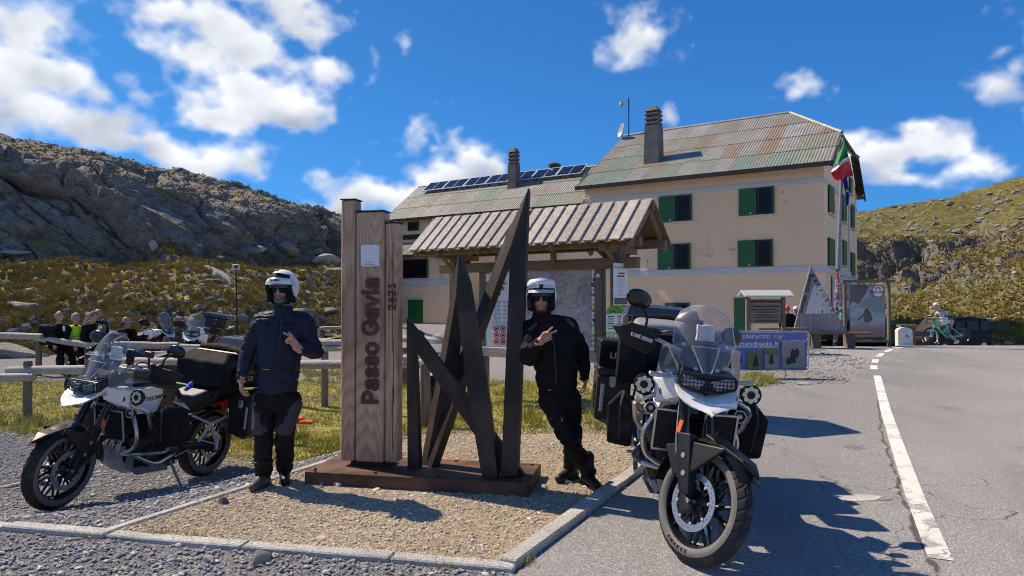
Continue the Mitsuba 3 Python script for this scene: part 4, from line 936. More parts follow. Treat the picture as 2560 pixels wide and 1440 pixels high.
# ------------------------------------------------------------------ information kiosk
KA, KN = np.array([-.825, .565, 0]), np.array([-.565, -.825, 0])     # along to the left, towards the viewer
KO = np.array([1.96, 9.3, 0])
KM = frame(KO, -KA, (0, 0, 1))                                          # local x to the right, y into the scene
kk = thing('information_kiosk', 'wooden information kiosk with a plank roof and a big map board', 'kiosk')
def kp(name, m, b, smooth=20, parent=None, **k): return part(parent or kk, name, m, b, smooth, KM, **k)
KL, RZ, EZ, EW = 3.95, 2.93, 2.37, .62
rf = kp('roof', cat(plank3((.0, -.03, RZ - .06), (-KL, -.03, RZ - .06), .05, .12), [plank3((x, 0, RZ - .09), (x, s * EW, EZ - .07), .05, .10) for x in (-.10, -1.3, -2.6, -3.85) for s in (-1, 1)], sheet([[(0, 0, RZ), (-KL, 0, RZ)], [(0, EW, EZ), (-KL, EW, EZ)]], .02)), 'm_beam')
nb = 20; pitch = KL / nb; sl = np.array([0, EW, EZ - RZ]); sl /= np.linalg.norm(sl); SLn = np.linalg.norm([EW, EZ - RZ])
for i in range(nb):
    for sgn in (-1, 1):
        d = np.array([0, sgn * EW, EZ - RZ]); Ld = np.linalg.norm(d); d /= Ld; nn = np.cross((1, 0, 0), d); nn = nn if nn[2] > 0 else -nn
        x = -pitch * (i + .5)
        M = frame(np.array([x, 0, RZ]) + d * (Ld / 2 + R.uniform(-.006, .012)) + nn * .035, d, nn)
        part(rf, 'board', tf(bx(Ld + .05, pitch * .74, .024, b=.003), M @ mat(rz=R.uniform(-.4, .4))), f'm_board{R.randrange(3)}', 20, KM)
        M2 = frame(np.array([x - pitch / 2, 0, RZ]) + d * (Ld / 2) + nn * .008, d, nn)
        part(rf, 'under_board', tf(bx(Ld + .06, pitch * .55, .02, b=.003), M2), f'm_board{R.randrange(3)}', 20, KM)
def post(t, w, z1, y=0, z0=0., bs='m_post'): return kp('post', bx(w, w, z1 - z0, (-t, y, (z0 + z1) / 2), .012), bs)
post(.55, .17, RZ - .12, -.02); post(3.48, .17, RZ - .12, -.02)
post(.85, .13, 2.05, .02); post(2.93, .13, 2.05, .02)
kp('beam', bx(3.55, .13, .15, (-2.0, -.04, 2.10)), 'm_beam'); kp('beam', bx(3.9, .10, .12, (-1.97, -.42, 2.41 - .05)), 'm_beam'); kp('beam', bx(3.9, .10, .12, (-1.97, .45, 2.38)), 'm_beam')
kp('beam', bx(2.95, .15, .15, (-2.0, -.02, .76)), 'm_rail')
for t in (.55, 3.48):
    kp('rafter_tie', bx(.10, 1.08, .11, (-t, 0, 2.30)), 'm_beam')
    for s in (-1, 1):
        kp('brace', tube([(-t, .0, 2.0), (-t, s * .45, 2.33)], .04, 4), 'm_beam')
        kp('brace', tube([(-t, -.04, 2.03), (-t + (.35 if t > 1 else -.35), -.05, 2.36)], .04, 4), 'm_beam')
for t in (1.5, 2.5): kp('stud', bx(.07, .07, .3, (-t, -.2, 2.26)), 'm_beam')
mb = kp('map_board', bx(2.0, .03, 1.24, (-1.89, -.01, 1.46)), 'm_print_white')
mp = part(mb, 'map', bx(1.28, .004, 1.12, (-1.60, -.028, 1.46), 0), 'm_map', False, KM, label='printed purple relief map')
part(mb, 'red_strip', bx(.05, .004, .34, (-2.84, -.028, 1.7), 0), 'm_red', False, KM)
part(mb, 'notice', bx(.38, .006, .62, (-2.55, -.028, 1.28), 0), 'm_print_white', False, KM)
part(mb, 'list_text', cat([bx(R.uniform(.10, .16), .002, .008, (-2.64 + .18 * c, -.033, 1.56 - .021 * i), 0) for i in range(24) for c in (0, 1)]), 'm_grey', False, KM)
part(mb, 'rules_sign', bx(.44, .006, .36, (-2.52, -.036, 1.03), 0), 'm_trim', False, KM, label='white sign with nine red prohibition symbols')
part(mb, 'rules_symbol', cat([tf(ring(.042, .008, 16), mat((-2.65 + .13 * a, -.041, 1.13 - .105 * b))) for a in range(3) for b in range(3)]), 'm_red', 30, KM)
part(mb, 'rules_figure', cat([bx(.035, .003, .03, (-2.65 + .13 * a, -.041, 1.13 - .105 * b), 0) for a in range(3) for b in range(3)]), 'm_print_black', False, KM)
STB = ['m_print_black', 'm_print_black', 'm_print_white', 'm_darkgrey', 'm_red', 'm_blue', 'm_green_sign', 'm_yellow', 'm_grey', 'm_magenta', 'm_print_black']
r = random.Random(3)
def sticker(x, z, s, y=-.034):
    n = r.choice([4, 16, 16, 6]); g = np.arange(n) * 2 * np.pi / n + math.pi / 4; asp_ = r.uniform(.6, 1)
    k = part(mb, 'sticker', tf(prism(np.column_stack([s * np.cos(g), s * asp_ * np.sin(g)]), .003), mat((x, y - .004 * r.random(), z), ry=r.uniform(-15, 15)) @ XZ), r.choice(STB), False, KM)
    part(k, 'emblem', tf(prism(np.column_stack([.5 * s * np.cos(g), .3 * s * asp_ * np.sin(g)]), .003), mat((x, y - .008, z)) @ XZ), r.choice(STB), False, KM)
for i in range(24): sticker(-2.86 + .38 * r.random(), 1.62 + .42 * r.random(), r.uniform(.022, .042))
for i in range(15): sticker(-.93 + .03 * r.random(), .92 + 1.1 * i / 15, r.uniform(.022, .05))
for i in range(11): sticker(-2.1 + 1.12 * i / 11, 2.03 + .02 * r.random(), r.uniform(.018, .036), -.036)
for i in range(10): sticker(-2.30 + .06 * r.random(), .95 + .75 * i / 10, r.uniform(.02, .04))
part(kk, 'tag', bx(.05, .004, .05, (-.85, -.048, 1.93), 0), 'm_print_white', False, KM)
# notice on the side of the right post, green finish sign and black sticker board below it
nt = thing('notice_sheet', 'white notice sheet with a dark foot pinned to the right post of the kiosk', 'notice')
NM = KM @ frame((-.445, -.16, 1.80), (.35, 1, 0), (1, -.35, 0))
part(nt, 'sheet', tf(bx(.27, .58, .008), NM), 'm_print_white')
part(nt, 'picture', tf(bx(.25, .09, .002, (0, -.235, .005), 0), NM), 'm_print_dark', False)
part(nt, 'heading', tf(text('Corsa Gavia', .034, mat((0, .235, .004)), .001), NM), 'm_print_black', False); part(nt, 'black_line', tf(bx(.14, .02, .002, (0, .11, .0045), 0), NM), 'm_print_black', False)
part(nt, 'red_line', tf(bx(.13, .022, .002, (.02, .15, .0045), 0), NM), 'm_red', False)
part(nt, 'text_lines', tf(cat([bx(R.uniform(.08, .18), .007, .002, (0, .07 - .028 * i, .0045), 0) for i in range(9)]), NM), 'm_grey', False)
gs = thing('finish_sign', 'green and white arched sign reading Passo Gavia and Finish on the kiosk post', 'sign')
GM = KM @ frame((-.52, -.135, 1.28), (.955, .30, 0), (.30, -.955, 0))
arch = [(-.145, -.24)] + [(.145, -.24)] + [(.145 * math.cos(a), .10 + .145 * math.sin(a)) for a in np.linspace(0, math.pi, 16)]
part(gs, 'board', tf(prism(arch, .012), GM), 'm_print_white', False)
cap_ = [(.145 * math.cos(a), .10 + .145 * math.sin(a)) for a in np.linspace(0, math.pi, 16)]
[part(gs, 'green_field', tf(q, GM), 'm_green_sign', False) for q in (prism(cap_, .004, mat((0, 0, .008))), bx(.29, .09, .004, (0, -.195, .008), 0))]
part(gs, 'lettering', tf(cat(text('Passo', .028, mat((0, .195, .010)), .001), text('GAVIA', .05, mat((.01, .145, .010)), .001), [bx(.09 if c == 0 else .05, .012, .001, (-.075 + .12 * c, .07 - .033 * i, .0065), 0) for i in range(6) for c in (0, 1)]), GM), 'm_print_black', False)
for s_, h_, y_ in (('FINISH', .055, -.195), ('FINE SALITA', .017, .108)): part(gs, 'white_lettering', tf(text(s_, h_, mat((0, y_, .0105)), .001), GM), 'm_print_white', False)
part(gs, 'red_tag', tf(bx(.07, .025, .002, (.10, -.135, .007), 0), GM), 'm_red', False)
bsn = thing('black_sign', 'small black sign with pink figures under the green finish sign', 'sign')
BM = KM @ frame((-.52, -.135, .93), (.955, .30, 0), (.30, -.955, 0))
part(bsn, 'board', tf(bx(.28, .18, .012), BM), 'm_print_black')
[part(bsn, 'figure', tf(q, BM), 'm_magenta', False) for q in [prism([(x + s * math.cos(a) * (1 + .4 * math.cos(3 * a)), y + s * math.sin(a) * (1 + .3 * math.sin(5 * a))) for a in np.linspace(0, 6.28, 18)[:-1]], .003, mat((0, 0, .008))) for x, y, s in ((-.07, .0, .035), (.07, -.01, .03))]]
part(bsn, 'lettering', tf(text('GAVIA', .04, mat((0, .03, .008)), .001), BM), 'm_print_white', False)

# ------------------------------------------------------------------ timber fences
def rail(key, a, b, r, sag=0): 
    a, b = np.array(a, float), np.array(b, float); n = 9; t = np.linspace(0, 1, n)[:, None]
    p = a + (b - a) * t; p[:, 2] += .006 * np.sin(t[:, 0] * 7)
    return part(key, 'rail', tube(p, r * (1 + .05 * np.sin(np.arange(n) * 2.1)), 12), 'm_rail', 40)
def fpost(key, p, h, r=.065):
    return part(key, 'post', lathe([(0, -.05), (r, -.05), (r, h - .02), (r * .8, h), (0, h)], 14, mat((p[0], p[1], float(ground_z(p[0], p[1]))))), 'm_post', 40)
nf = thing('timber_fence', 'near round timber fence along the grass behind the left motorcycle', 'fence')
for px, Y in ((70, 11.1), (560, 10.2), (1063, 8.55), (-330, 11.4)):
    p = at(px, 900, Y); fpost(nf, p, .80 - float(ground_z(p[0], p[1])) * .45)
ra = lambda px, py, Y: at(px, py, Y)
rail(nf, ra(-420, 948, 11.3), ra(85, 943, 11.0), .070); rail(nf, ra(22, 928, 11.15), ra(384, 920, 10.7), .074)
rail(nf, ra(300, 903, 11.0), ra(700, 906, 10.0), .06); rail(nf, ra(560, 914, 9.9), ra(1110, 907, 8.5), .06); rail(nf, ra(1010, 898, 8.72), ra(1100, 898, 8.62), .055)
bf = thing('timber_fence', 'back round timber fence with the seated motorcyclists by the rock bank', 'fence')
for px, py, Y in ((97, 870, 15.6), (416, 890, 15.2), (-220, 860, 16), (270, 870, 15.4), (640, 880, 15.0)): fpost(bf, at(px, py, Y), .92)
rail(bf, ra(-400, 825, 15.8), ra(106, 842, 15.5), .075); rail(bf, ra(90, 846, 15.6), ra(300, 872, 15.3), .07); rail(bf, ra(282, 862, 15.2), ra(446, 864, 15.1), .08); rail(bf, ra(420, 868, 15.15), ra(640, 872, 14.9), .075)
rail(bf, ra(300, 884, 15.0), ra(440, 882, 15.0), .05)
mf = thing('timber_fence', 'short timber fence section seen left of the wooden column', 'fence')
for px, Y in ((812, 12.2), (700, 12.4)): fpost(mf, at(px, 900, Y), .98)
rail(mf, ra(690, 852, 12.4), ra(862, 857, 12.0), .055); rail(mf, ra(812, 872, 12.1), ra(1000, 872, 11.6), .05); rail(mf, ra(760, 856, 12.3), ra(832, 855, 12.1), .075)
gf = thing('metal_railing', 'grey metal hand railing seen behind the wooden column', 'railing')
part(gf, 'top_rail', tube(bend([at(796, 846, 14), at(798, 820, 14), at(1000, 816, 13.6), at(1120, 850, 13.2)]), .03, 8), 'm_grey'); part(gf, 'upright', tube([at(905, 818, 13.8), at(905, 880, 13.8)], .025, 8), 'm_grey')
ff = thing('timber_fence', 'far timber fence behind the sculpture in front of the lodge', 'fence')
for px, Y in ((1012, 14.0), (1118, 13.6)): fpost(ff, at(px, 900, Y), .78)
rail(ff, ra(960, 846, 14.2), ra(1125, 852, 13.5), .07); rail(ff, ra(960, 886, 14.2), ra(1125, 888, 13.5), .06)

# ------------------------------------------------------------------ signs and furniture on the right
ws = thing('wooden_sign', 'weathered wooden notice board with a small grey roof in front of the lodge', 'sign')
Yw = 20.5; A = lambda px, py, Y=Yw: at(px, py, Y)
def quadbox(p0, p1, th, bs, key, name, b=None, **k):
    """upright box spanning photo-measured corners p0 (left, top) to p1 (right, bottom)"""
    c = (p0 + p1) / 2; s = np.abs(p1 - p0); return part(key, name, bx(s[0], th, s[2], c, b), bs, 20, **k)
quadbox(A(1864, 738), A(1873, 858), .12, 'm_post', ws, 'post'); quadbox(A(1954, 738), A(1963, 858), .12, 'm_post', ws, 'post')
for i in range(5):
    quadbox(A(1874, 748 + 12.2 * i), A(1953, 759.6 + 12.2 * i), .05, 'm_signwood', ws, 'board')
c = A(1913, 734)
rw = part(ws, 'roof', sheet([[(c[0] - .72, Yw - .35, c[2] - .06), (c[0] + .72, Yw - .35, c[2] - .06)], [(c[0] - .74, Yw, c[2] + .11), (c[0] + .74, Yw, c[2] + .11)], [(c[0] - .72, Yw + .35, c[2] - .06), (c[0] + .72, Yw + .35, c[2] - .06)]], -.05), 'm_lightgrey', 20)
WF = lambda px, py: frame(at(px, py, Yw - .03), (1, 0, 0), (0, -1, 0))
part(ws, 'lettering', cat(text('CIMA GAVIA metri 2621', .10, WF(1913, 754) @ mat(s=(.62, .8, 1)), .003)), 'm_print_black', False)
for i in range(6): part(ws, 'text_line', bx(R.uniform(.5, .85), .006, .028, at(1913 + R.uniform(-4, 4), 766 + 7.2 * i, Yw - .03), 0), 'm_print_black', False)
bn = thing('bench_rail', 'long weathered plank rail on posts carrying the pyramid sign', 'rail')
part(bn, 'plank', bx(3.0, .35, .07, at(2062, 833, 22.6)), 'm_beam'); part(bn, 'plank', bx(1.6, .3, .06, at(1955, 822, 22.0)), 'm_beam')
for px in (1995, 2040, 2125): part(bn, 'post', bx(.26, .22, .62, at(px, 858, 22.7)), 'm_post')
py_ = thing('pyramid_sign', 'grey timber pyramid sign with a white triangular plate beside the flagpole', 'sign')
Yp = 22.6; tri = [at(1983, 829, Yp), at(2118, 831, Yp), at(2027, 664, Yp)]
C0 = tri[0]; nbd = 16
from shapely.geometry import box as sbox
TP = Polygon([(p[0], p[2]) for p in tri])
x0, x1 = tri[0][0], tri[1][0]
for i in range(nbd):
    g = TP.intersection(sbox(x0 + (x1 - x0) * i / nbd + .004, -5, x0 + (x1 - x0) * (i + 1) / nbd - .004, 9))
    if g.area > .003: part(py_, 'board', tf(trimesh.creation.extrude_polygon(g, .05, engine='earcut'), np.array([[1, 0, 0, 0], [0, 0, 1, Yp + .004 * (i % 2)], [0, 1, 0, 0], [0, 0, 0, 1.0]]) ), 'm_greyboard', False)
scene_fix = [k for k in scene if k.startswith('pyramid_sign__board')]
plate = [at(2011, 785, Yp), at(2085, 783, Yp), at(2053, 714, Yp), at(2033, 714, Yp)]
part(py_, 'plate', tf(trimesh.creation.extrude_polygon(Polygon([(p[0], p[2]) for p in plate]), .02, engine='earcut'), np.array([[1, 0, 0, 0], [0, 0, 1, Yp - .03], [0, 1, 0, 0], [0, 0, 0, 1.0]])), 'm_trim', False)
PF = lambda px, py, rot=0, d=.03: frame(at(px, py, Yp - d), (math.cos(rot), 0, math.sin(rot)), (0, -1, 0))
lets = []
for i, ch in enumerate('PASSO GAVIA'):
    if ch != ' ':
        t = i / 10; y_ = 690 + 88 * t; lets.append(text(ch, .115, PF(2027 - 44 * (y_ - 664) / 165 + 7.5, y_, -.2), .006))
for i, ch in enumerate('VALFURVA'):
    y_ = 690 + 86 * i / 7; lets.append(text(ch, .125, PF(2027 + 91 * (y_ - 664) / 165 - 8.5, y_, -.9), .006))
for q in (lets[:10], lets[10:]): part(py_, 'lettering', cat(q), 'm_print_black', False)
[part(py_, 'plate_print', q, 'm_lightgrey', False) for q in flat([[bx(R.uniform(.1, .4) , .003, .03, at(2043 + R.uniform(-4, 4), 724 + 8.2 * i, Yp - .035), 0) for i in range(5)], [tf(prism([(.05 * math.cos(a), .05 * math.sin(a)) for a in np.linspace(0, 6.2, 12)], .004), mat(at(x, 763, Yp - .035)) @ XZ) for x in (2056, 2063, 2068)]])]
[part(py_, 'plate_logo', q, 'm_print_dark', False) for q in (bx(.06, .004, .09, at(2056, 779, Yp - .036), 0), bx(.05, .004, .04, at(2043, 736, Yp - .036), 0))]
# poster in a wooden frame
pf = thing('framed_poster', 'large cyclist mountain poster hung in a plain timber frame near the road', 'poster')
Yf = 23.6
for px in (2112, 2222): quadbox(at(px - 4, 704, Yf), at(px + 4, 868, Yf), .12, 'm_post', pf, 'post')
quadbox(at(2104, 700, Yf), at(2236, 706, Yf), .14, 'm_post', pf, 'crossbar'); quadbox(at(2116, 850, Yf), at(2219, 856, Yf), .08, 'm_beam', pf, 'crossbar')
pc, pe = at(2124, 711, Yf - .05), at(2213, 843, Yf - .05)
pst = quadbox(pc, pe, .01, 'm_mountain_print', pf, 'canvas', 0)
poly = lambda pts, Y, th=.004: tf(prism([(at(x, y, Y)[0], at(x, y, Y)[2]) for x, y in pts], th), np.array([[1, 0, 0, 0], [0, 0, -1, Y], [0, 1, 0, 0], [0, 0, 0, 1.0]]))
part(pst, 'rock_print', poly([(2125, 712), (2172, 712), (2165, 735), (2145, 760), (2132, 752), (2125, 762)], Yf - .06), 'm_print_dark', False)
part(pst, 'badge', tf(lathe([(0, 0), (.21, 0), (.21, .006), (0, .006)], 28), frame(at(2195, 728, Yf - .06), (1, 0, 0), (0, -1, 0))), 'm_print_white', 30)
part(pst, 'badge_ring', tf(ring(.20, .012, 28), mat(at(2195, 728, Yf - .068))), 'm_red', 30)
part(pst, 'badge_mountain', poly([(2186, 724), (2190, 719), (2195, 717), (2200, 719), (2204, 724), (2200, 723), (2195, 720), (2190, 723)], Yf - .07), 'm_red', False)
part(pst, 'lettering', cat(text('PASSO GAVIA', .07, frame(at(2195, 730, Yf - .07), (1, 0, 0), (0, -1, 0)) @ mat(s=(.72, 1.3, 1)), .003)), 'm_print_black', False)
[part(pst, 'cyclist_print', q, 'm_print_dark', False) for q in (poly([(2162, 775), (2168, 768), (2172, 776), (2178, 782), (2176, 802), (2170, 808), (2160, 804), (2158, 786)], Yf - .061), poly([(2142, 801), (2156, 786), (2158, 790), (2145, 803)], Yf - .062), poly([(2176, 782), (2182, 800), (2178, 803), (2173, 788)], Yf - .063))]
# milestone and little wooden stand behind it
msn = thing('milestone', 'white rounded stone road marker at the road crest', 'milestone')
mp_ = [(-.25, -.3), (.25, -.3), (.25, .5)] + [(.25 * math.cos(a), .5 + .12 * math.sin(a)) for a in np.linspace(0.15, math.pi - .15, 10)] + [(-.25, .5)]
MM = mat(at(2259, 862, 24.3)) @ XZ
part(msn, 'stone', prism(mp_, .2, MM), 'm_milestone', 20); [part(msn, 'painted_mark', tf(q, MM @ mat(rz=-15)), 'm_darkgrey', False) for q in (bx(.05, .09, .01, (-.03, .32, .1), 0), bx(.03, .07, .01, (.06, .3, .1), 0))]
st = thing('timber_stand', 'small timber stand behind the white milestone', 'stand')
quadbox(at(2246, 812, 25), at(2288, 818, 25), .3, 'm_signwood', st, 'top_plank'); quadbox(at(2280, 818, 25.1), at(2287, 866, 25.1), .08, 'm_beam', st, 'leg'); quadbox(at(2248, 818, 25.1), at(2254, 866, 25.1), .08, 'm_beam', st, 'leg')
# blue banner on a steel barrier
bb = thing('crowd_barrier', 'steel barrier behind the right motorcycle with a blue banner tied to it', 'barrier')
Yb = 13.8
part(bb, 'frame', cat(tube(bend([at(1660, 940, Yb), at(1660, 829, Yb), at(2022, 829, Yb), at(2020, 924, Yb), at(1660, 924, Yb)]), .018, 8), [tube([at(x, 924, Yb), at(x, 950, Yb)], .016, 8) for x in (1710, 1964)], [tube([at(x, 950, Yb - .3), at(x, 950, Yb + .3)], .016, 8) for x in (1710, 1964)]), 'm_alu', 40)
ban = thing('blue_banner', 'blue advertising banner with motorcycle photographs tied to the steel barrier', 'banner')
P = [[at(1700 + 317 * i / 24, 832 + 92 * j / 6 + 1.2 * math.sin(i * .9) * (j / 6), Yb - .03 - .012 * math.sin(i * .8 + j)) for j in range(7)] for i in range(25)]
part(ban, 'cloth', sheet(P, .004), 'm_banner_blue', 40)
BF = lambda px, py, d=.065: frame(at(px, py, Yb - d), (1, 0, 0), (0, -1, 0))
part(ban, 'lettering', cat(text('cyclist - motocyclist  car', .085, BF(1868, 842) @ mat(s=(1.05, 1, 1)), .002, False), text('fotoandreola.it', .10, BF(1887, 860), .002), text('Passo Gavia m.2621', .045, BF(1986, 851), .002, False), bx(1.0, .002, .012, at(1880, 868, Yb - .065), 0)), 'm_print_white', False)
for (a, b, c_, d, bs, lab) in [(1911, 868, 1946, 922, 'm_photo_grey', None), (1954, 854, 2011, 921, 'm_photo_grey', None), (1868, 878, 1903, 924, 'm_photo_green', None)]:
    quadbox(at(a, b, Yb - .06), at(c_, d, Yb - .06), .004, bs, ban, 'photo_print', 0)
part(ban, 'photo_scene', poly([(1912, 869), (1945, 869), (1945, 890), (1912, 886)], Yb - .064), 'm_photo_green', False)
part(ban, 'photo_scene', cat(poly([(1955, 902), (2010, 896), (2010, 920), (1955, 920)], Yb - .064)), 'm_grey', False)
mot = lambda x, y, s: [poly([(x - 5 * s, y + 8 * s), (x - 3 * s, y + 2 * s), (x - 2 * s, y - 5 * s), (x, y - 9 * s), (x + 2 * s, y - 5 * s), (x + 4 * s, y + 3 * s), (x + 4 * s, y + 10 * s), (x - 3 * s, y + 11 * s)], Yb - .068)]
[part(ban, 'rider_print', q, 'm_print_black', False) for q in flat([mot(1929, 896, 1.3), mot(1982, 888, 1.9), mot(1890, 900, 1.5), poly([(1965, 902), (1972, 894), (1981, 898), (1978, 909), (1968, 912)], Yb - .070), poly([(1984, 880), (1993, 870), (1999, 880), (1995, 893), (1985, 896)], Yb - .071)])]
# flagpole with two flags
fp = thing('flagpole', 'tall leaning metal flagpole covered in stickers beside the lodge gable', 'flagpole')
Yg = 24.2; pb, pt = at(2087, 868, Yg), at(2108, 345, Yg)
part(fp, 'pole', tube([pb + (pt - pb) * t for t in np.linspace(0, 1, 6)], np.linspace(.075, .05, 6), 12), 'm_grey', 40)
r = random.Random(9)
for i in range(46):
    t = .02 + .37 * i / 46; c = pb + (pt - pb) * t; a = r.uniform(-2.9, -.2)
    part(fp, 'sticker', tf(bx(.004, .085, .085), frame(c + .076 * (1 - .3 * t) * np.array([math.cos(a), math.sin(a), 0]), (math.cos(a), math.sin(a), 0), (0, 0, 1))), r.choice(['m_print_white', 'm_print_white', 'm_print_black', 'm_grey', 'm_red', 'm_blue', 'm_yellow']), False)
def flag(name, lab, pts_l, pts_r, bands, Y, seed, wave=.10):
    """cloth between a left and a right edge polyline (top to bottom), split in coloured bands across"""
    k = thing(name, lab, 'flag'); n, m = 30, 14
    A_ = [np.interp(np.linspace(0, 1, m), np.linspace(0, 1, len(pts_l)), [p[c] for p in pts_l]) for c in (0, 1)]
    B_ = [np.interp(np.linspace(0, 1, m), np.linspace(0, 1, len(pts_r)), [p[c] for p in pts_r]) for c in (0, 1)]
    for j0, j1, bs, nm in bands:
        u = np.linspace(j0, j1, 9); P = []
        for v in np.linspace(0, 1, 22):
            row = []
            for q in u:
                x = np.interp(v, np.linspace(0, 1, m), A_[0]) * (1 - q) + np.interp(v, np.linspace(0, 1, m), B_[0]) * q
                y = np.interp(v, np.linspace(0, 1, m), A_[1]) * (1 - q) + np.interp(v, np.linspace(0, 1, m), B_[1]) * q
                row.append(at(x, y, Y + wave * math.sin(9 * q + 3 * v + seed) + .05 * math.sin(14 * v)))
            P.append(row)
        part(k, nm, sheet(P, .004), bs, 40)
    return k
# hangs with the stripes across: green at the mast head, white, red below
flag('italian_flag', 'green white and red flag hanging at the top of the flagpole', [(2107, 352), (2126, 448)], [(2104, 400), (2076, 452)], [(0, .02, 'm_flag_green', 'hem')], Yg - .1, 0)
k = 'italian_flag'
def fquad(nm, a, b, c_, d, bs, s=0):
    P = [[at(*(np.array(a) * (1 - u) * (1 - v) + np.array(b) * u * (1 - v) + np.array(c_) * u * v + np.array(d) * (1 - u) * v), Yg - .1 + .12 * math.sin(7 * u + 2.5 * v + s) - .06 * u) for u in np.linspace(0, 1, 12)] for v in np.linspace(0, 1, 12)]
    part(k, nm, sheet(P, .004), bs, 40)
fquad('green_band', (2108, 350), (2112, 352), (2121, 392), (2085, 412), 'm_flag_green')
fquad('white_band', (2085, 411), (2121, 391), (2124, 402), (2077, 432), 'm_flag_white')
fquad('red_band', (2077, 431), (2124, 401), (2133, 438), (2089, 455), 'm_flag_red')
flag('blue_flag', 'dark blue flag with a yellow star hanging furled under the tricolour', [(2109, 418), (2107, 455), (2113, 480), (2116, 515)], [(2114, 425), (2120, 458), (2124, 490), (2121, 513)], [(0, 1, 'm_flag_blue', 'cloth')], Yg - .15, 2, .05)
part('blue_flag', 'star', tf(prism([(.07 * (1 if i % 2 == 0 else .4) * math.cos(i * math.pi / 5 + 1.57), .07 * (1 if i % 2 == 0 else .4) * math.sin(i * math.pi / 5 + 1.57)) for i in range(10)], .004), frame(at(2118, 477, Yg - .24), (1, 0, 0), (0, -1, 0))), 'm_yellow', False)
# ------------------------------------------------------------------ adventure motorcycle: x forward, y left, z up, rear contact at the origin
WB, RF, RR, HA = 1.56, .332, .335, 1.26
AX = np.array([-.407, 0, .914]); AX /= np.linalg.norm(AX)
def steer(deg):
    M = trimesh.transformations.rotation_matrix(math.radians(deg), AX, (HA, 0, .95)); return M
def yring(profile, n=64, mod=None):
    """profile (y, r) spun about the y axis; mod(theta, i) adds to the radius"""
    pr = np.asarray(profile, float); g = np.arange(n) * 2 * np.pi / n; k = len(pr)
    V = np.zeros((n, k, 3)); r = np.repeat(pr[None, :, 1], n, 0)
    if mod is not None: r = r + mod(g[:, None], np.arange(k)[None, :])
    V[..., 0] = r * np.cos(g)[:, None]; V[..., 2] = r * np.sin(g)[:, None]; V[..., 1] = pr[None, :, 0]
    f = []
    for i in range(n):
        q = (i + 1) % n
        for j in range(k - 1): f += [[i * k + j, q * k + j, q * k + j + 1], [i * k + j, q * k + j + 1, i * k + j + 1]]
    return TM(V.reshape(-1, 3), f)
def wheel(R_, w, disc, both_sides, chain=False):
    """list of (name, mesh, material, holder) around the origin, axle along y"""
    h = w / 2; out = []
    ys = np.linspace(-1, 1, 15); prof = [(h * .98 * y, R_ - .045 * abs(y) ** 2.3) for y in ys]
    def mod(g, i):
        y = ys[i]; ph = g * 34 + 5 * np.abs(y); gr = (np.abs(np.sin(ph / 2)) < .22) | ((np.abs(np.abs(y) - .42) < .09) & (np.sin(ph) > -.6)) | ((np.abs(y) < .08) & (np.sin(ph * .5) > 0))
        return np.where(gr, -.007, 0.0) * np.ones_like(g)
    out.append(('tyre', yring(prof, 272, mod), 'm_rubber', None))
    ri = R_ - .085
    side = lambda s: [(s * h * .985, R_ - .043), (s * h * 1.05, R_ - .055), (s * h * 1.06, R_ - .068), (s * h * .95, ri + .004), (s * h * .84, ri - .004)]
    out.append(('sidewall', cat(yring(side(1), 64), yring(side(-1)[::-1], 64)), 'm_sidewall', 'tyre'))
    out.append(('rim', yring([(-h * .85, ri + .003), (-h * .8, ri - .012), (-h * .35, ri - .02), (0, ri - .028), (h * .35, ri - .02), (h * .8, ri - .012), (h * .85, ri + .003)], 64), 'm_black_gloss', None))
    sp = []
    for i in range(5):
        for d in (-.20, .20):
            a, b = i * 2 * math.pi / 5 + d * .35, i * 2 * math.pi / 5 + d * 1.35
            for s in (-1, 1): sp.append(tube([(.055 * math.cos(a), s * .035, .055 * math.sin(a)), ((ri - .02) * math.cos(b), s * .02, (ri - .02) * math.sin(b))], [.013, .009], 6))
    out.append(('spokes', cat(sp), 'm_black_gloss', 'rim'))
    out.append(('hub', tf(lathe([(0, -.07), (.03, -.07), (.05, -.05), (.045, 0), (.05, .05), (.03, .07), (0, .07)], 20), mat(rx=90)), 'm_engine', None))
    g = np.linspace(0, 2 * np.pi, 49)[:-1]; holes = []
    for i in range(36):
        a = i * 2 * np.pi / 36; rr_ = disc * (.88 + .055 * ((i % 3) - 1)); c = np.array([rr_ * math.cos(a), rr_ * math.sin(a)])
        holes.append([c + .0042 * np.array([math.cos(t), math.sin(t)]) for t in np.arange(5) * 2 * np.pi / 5])
    holes.append(np.column_stack([np.cos(g), np.sin(g)]) * disc * .765)
    dm = prism(np.column_stack([np.cos(g), np.sin(g)]) * disc, .005, None, holes)
    for s in ((1, -1) if both_sides else (1,)):
        M = mat((0, s * .078, 0), rx=90)
        out.append(('brake_disc', tf(dm, M), 'm_disc', None))
        out.append(('disc_carrier', cat([tube([(.04 * math.cos(a), s * .074, .04 * math.sin(a)), (disc * .74 * math.cos(a + .25), s * .077, disc * .74 * math.sin(a + .25))], .006, 5) for a in np.arange(8) * 2 * np.pi / 8]), 'm_black_gloss', 'brake_disc'))
        out.append(('bobbin', cat([lathe([(0, -.005), (.010, -.005), (.010, .005), (.004, .006), (0, .004)], 8, mat((disc * .73 * math.cos(a + .25), s * .079, disc * .73 * math.sin(a + .25)), rx=90)) for a in np.arange(8) * 2 * np.pi / 8]), 'm_alu', 'brake_disc'))
    return out
BIKE = []           # (name, mesh, material, holder, steered, smooth)
PAIRS = {'wind_deflector', 'beak_flank', 'foot_peg', 'cowl_air_inlet', 'cowl_panel', 'tank_panel', 'side_panel', 'tail_panel', 'peg_bracket', 'headlight_lens', 'mudguard_flank', 'tank_stripe', 'tank_emblem', 'pedal', 'top_case_latch'}
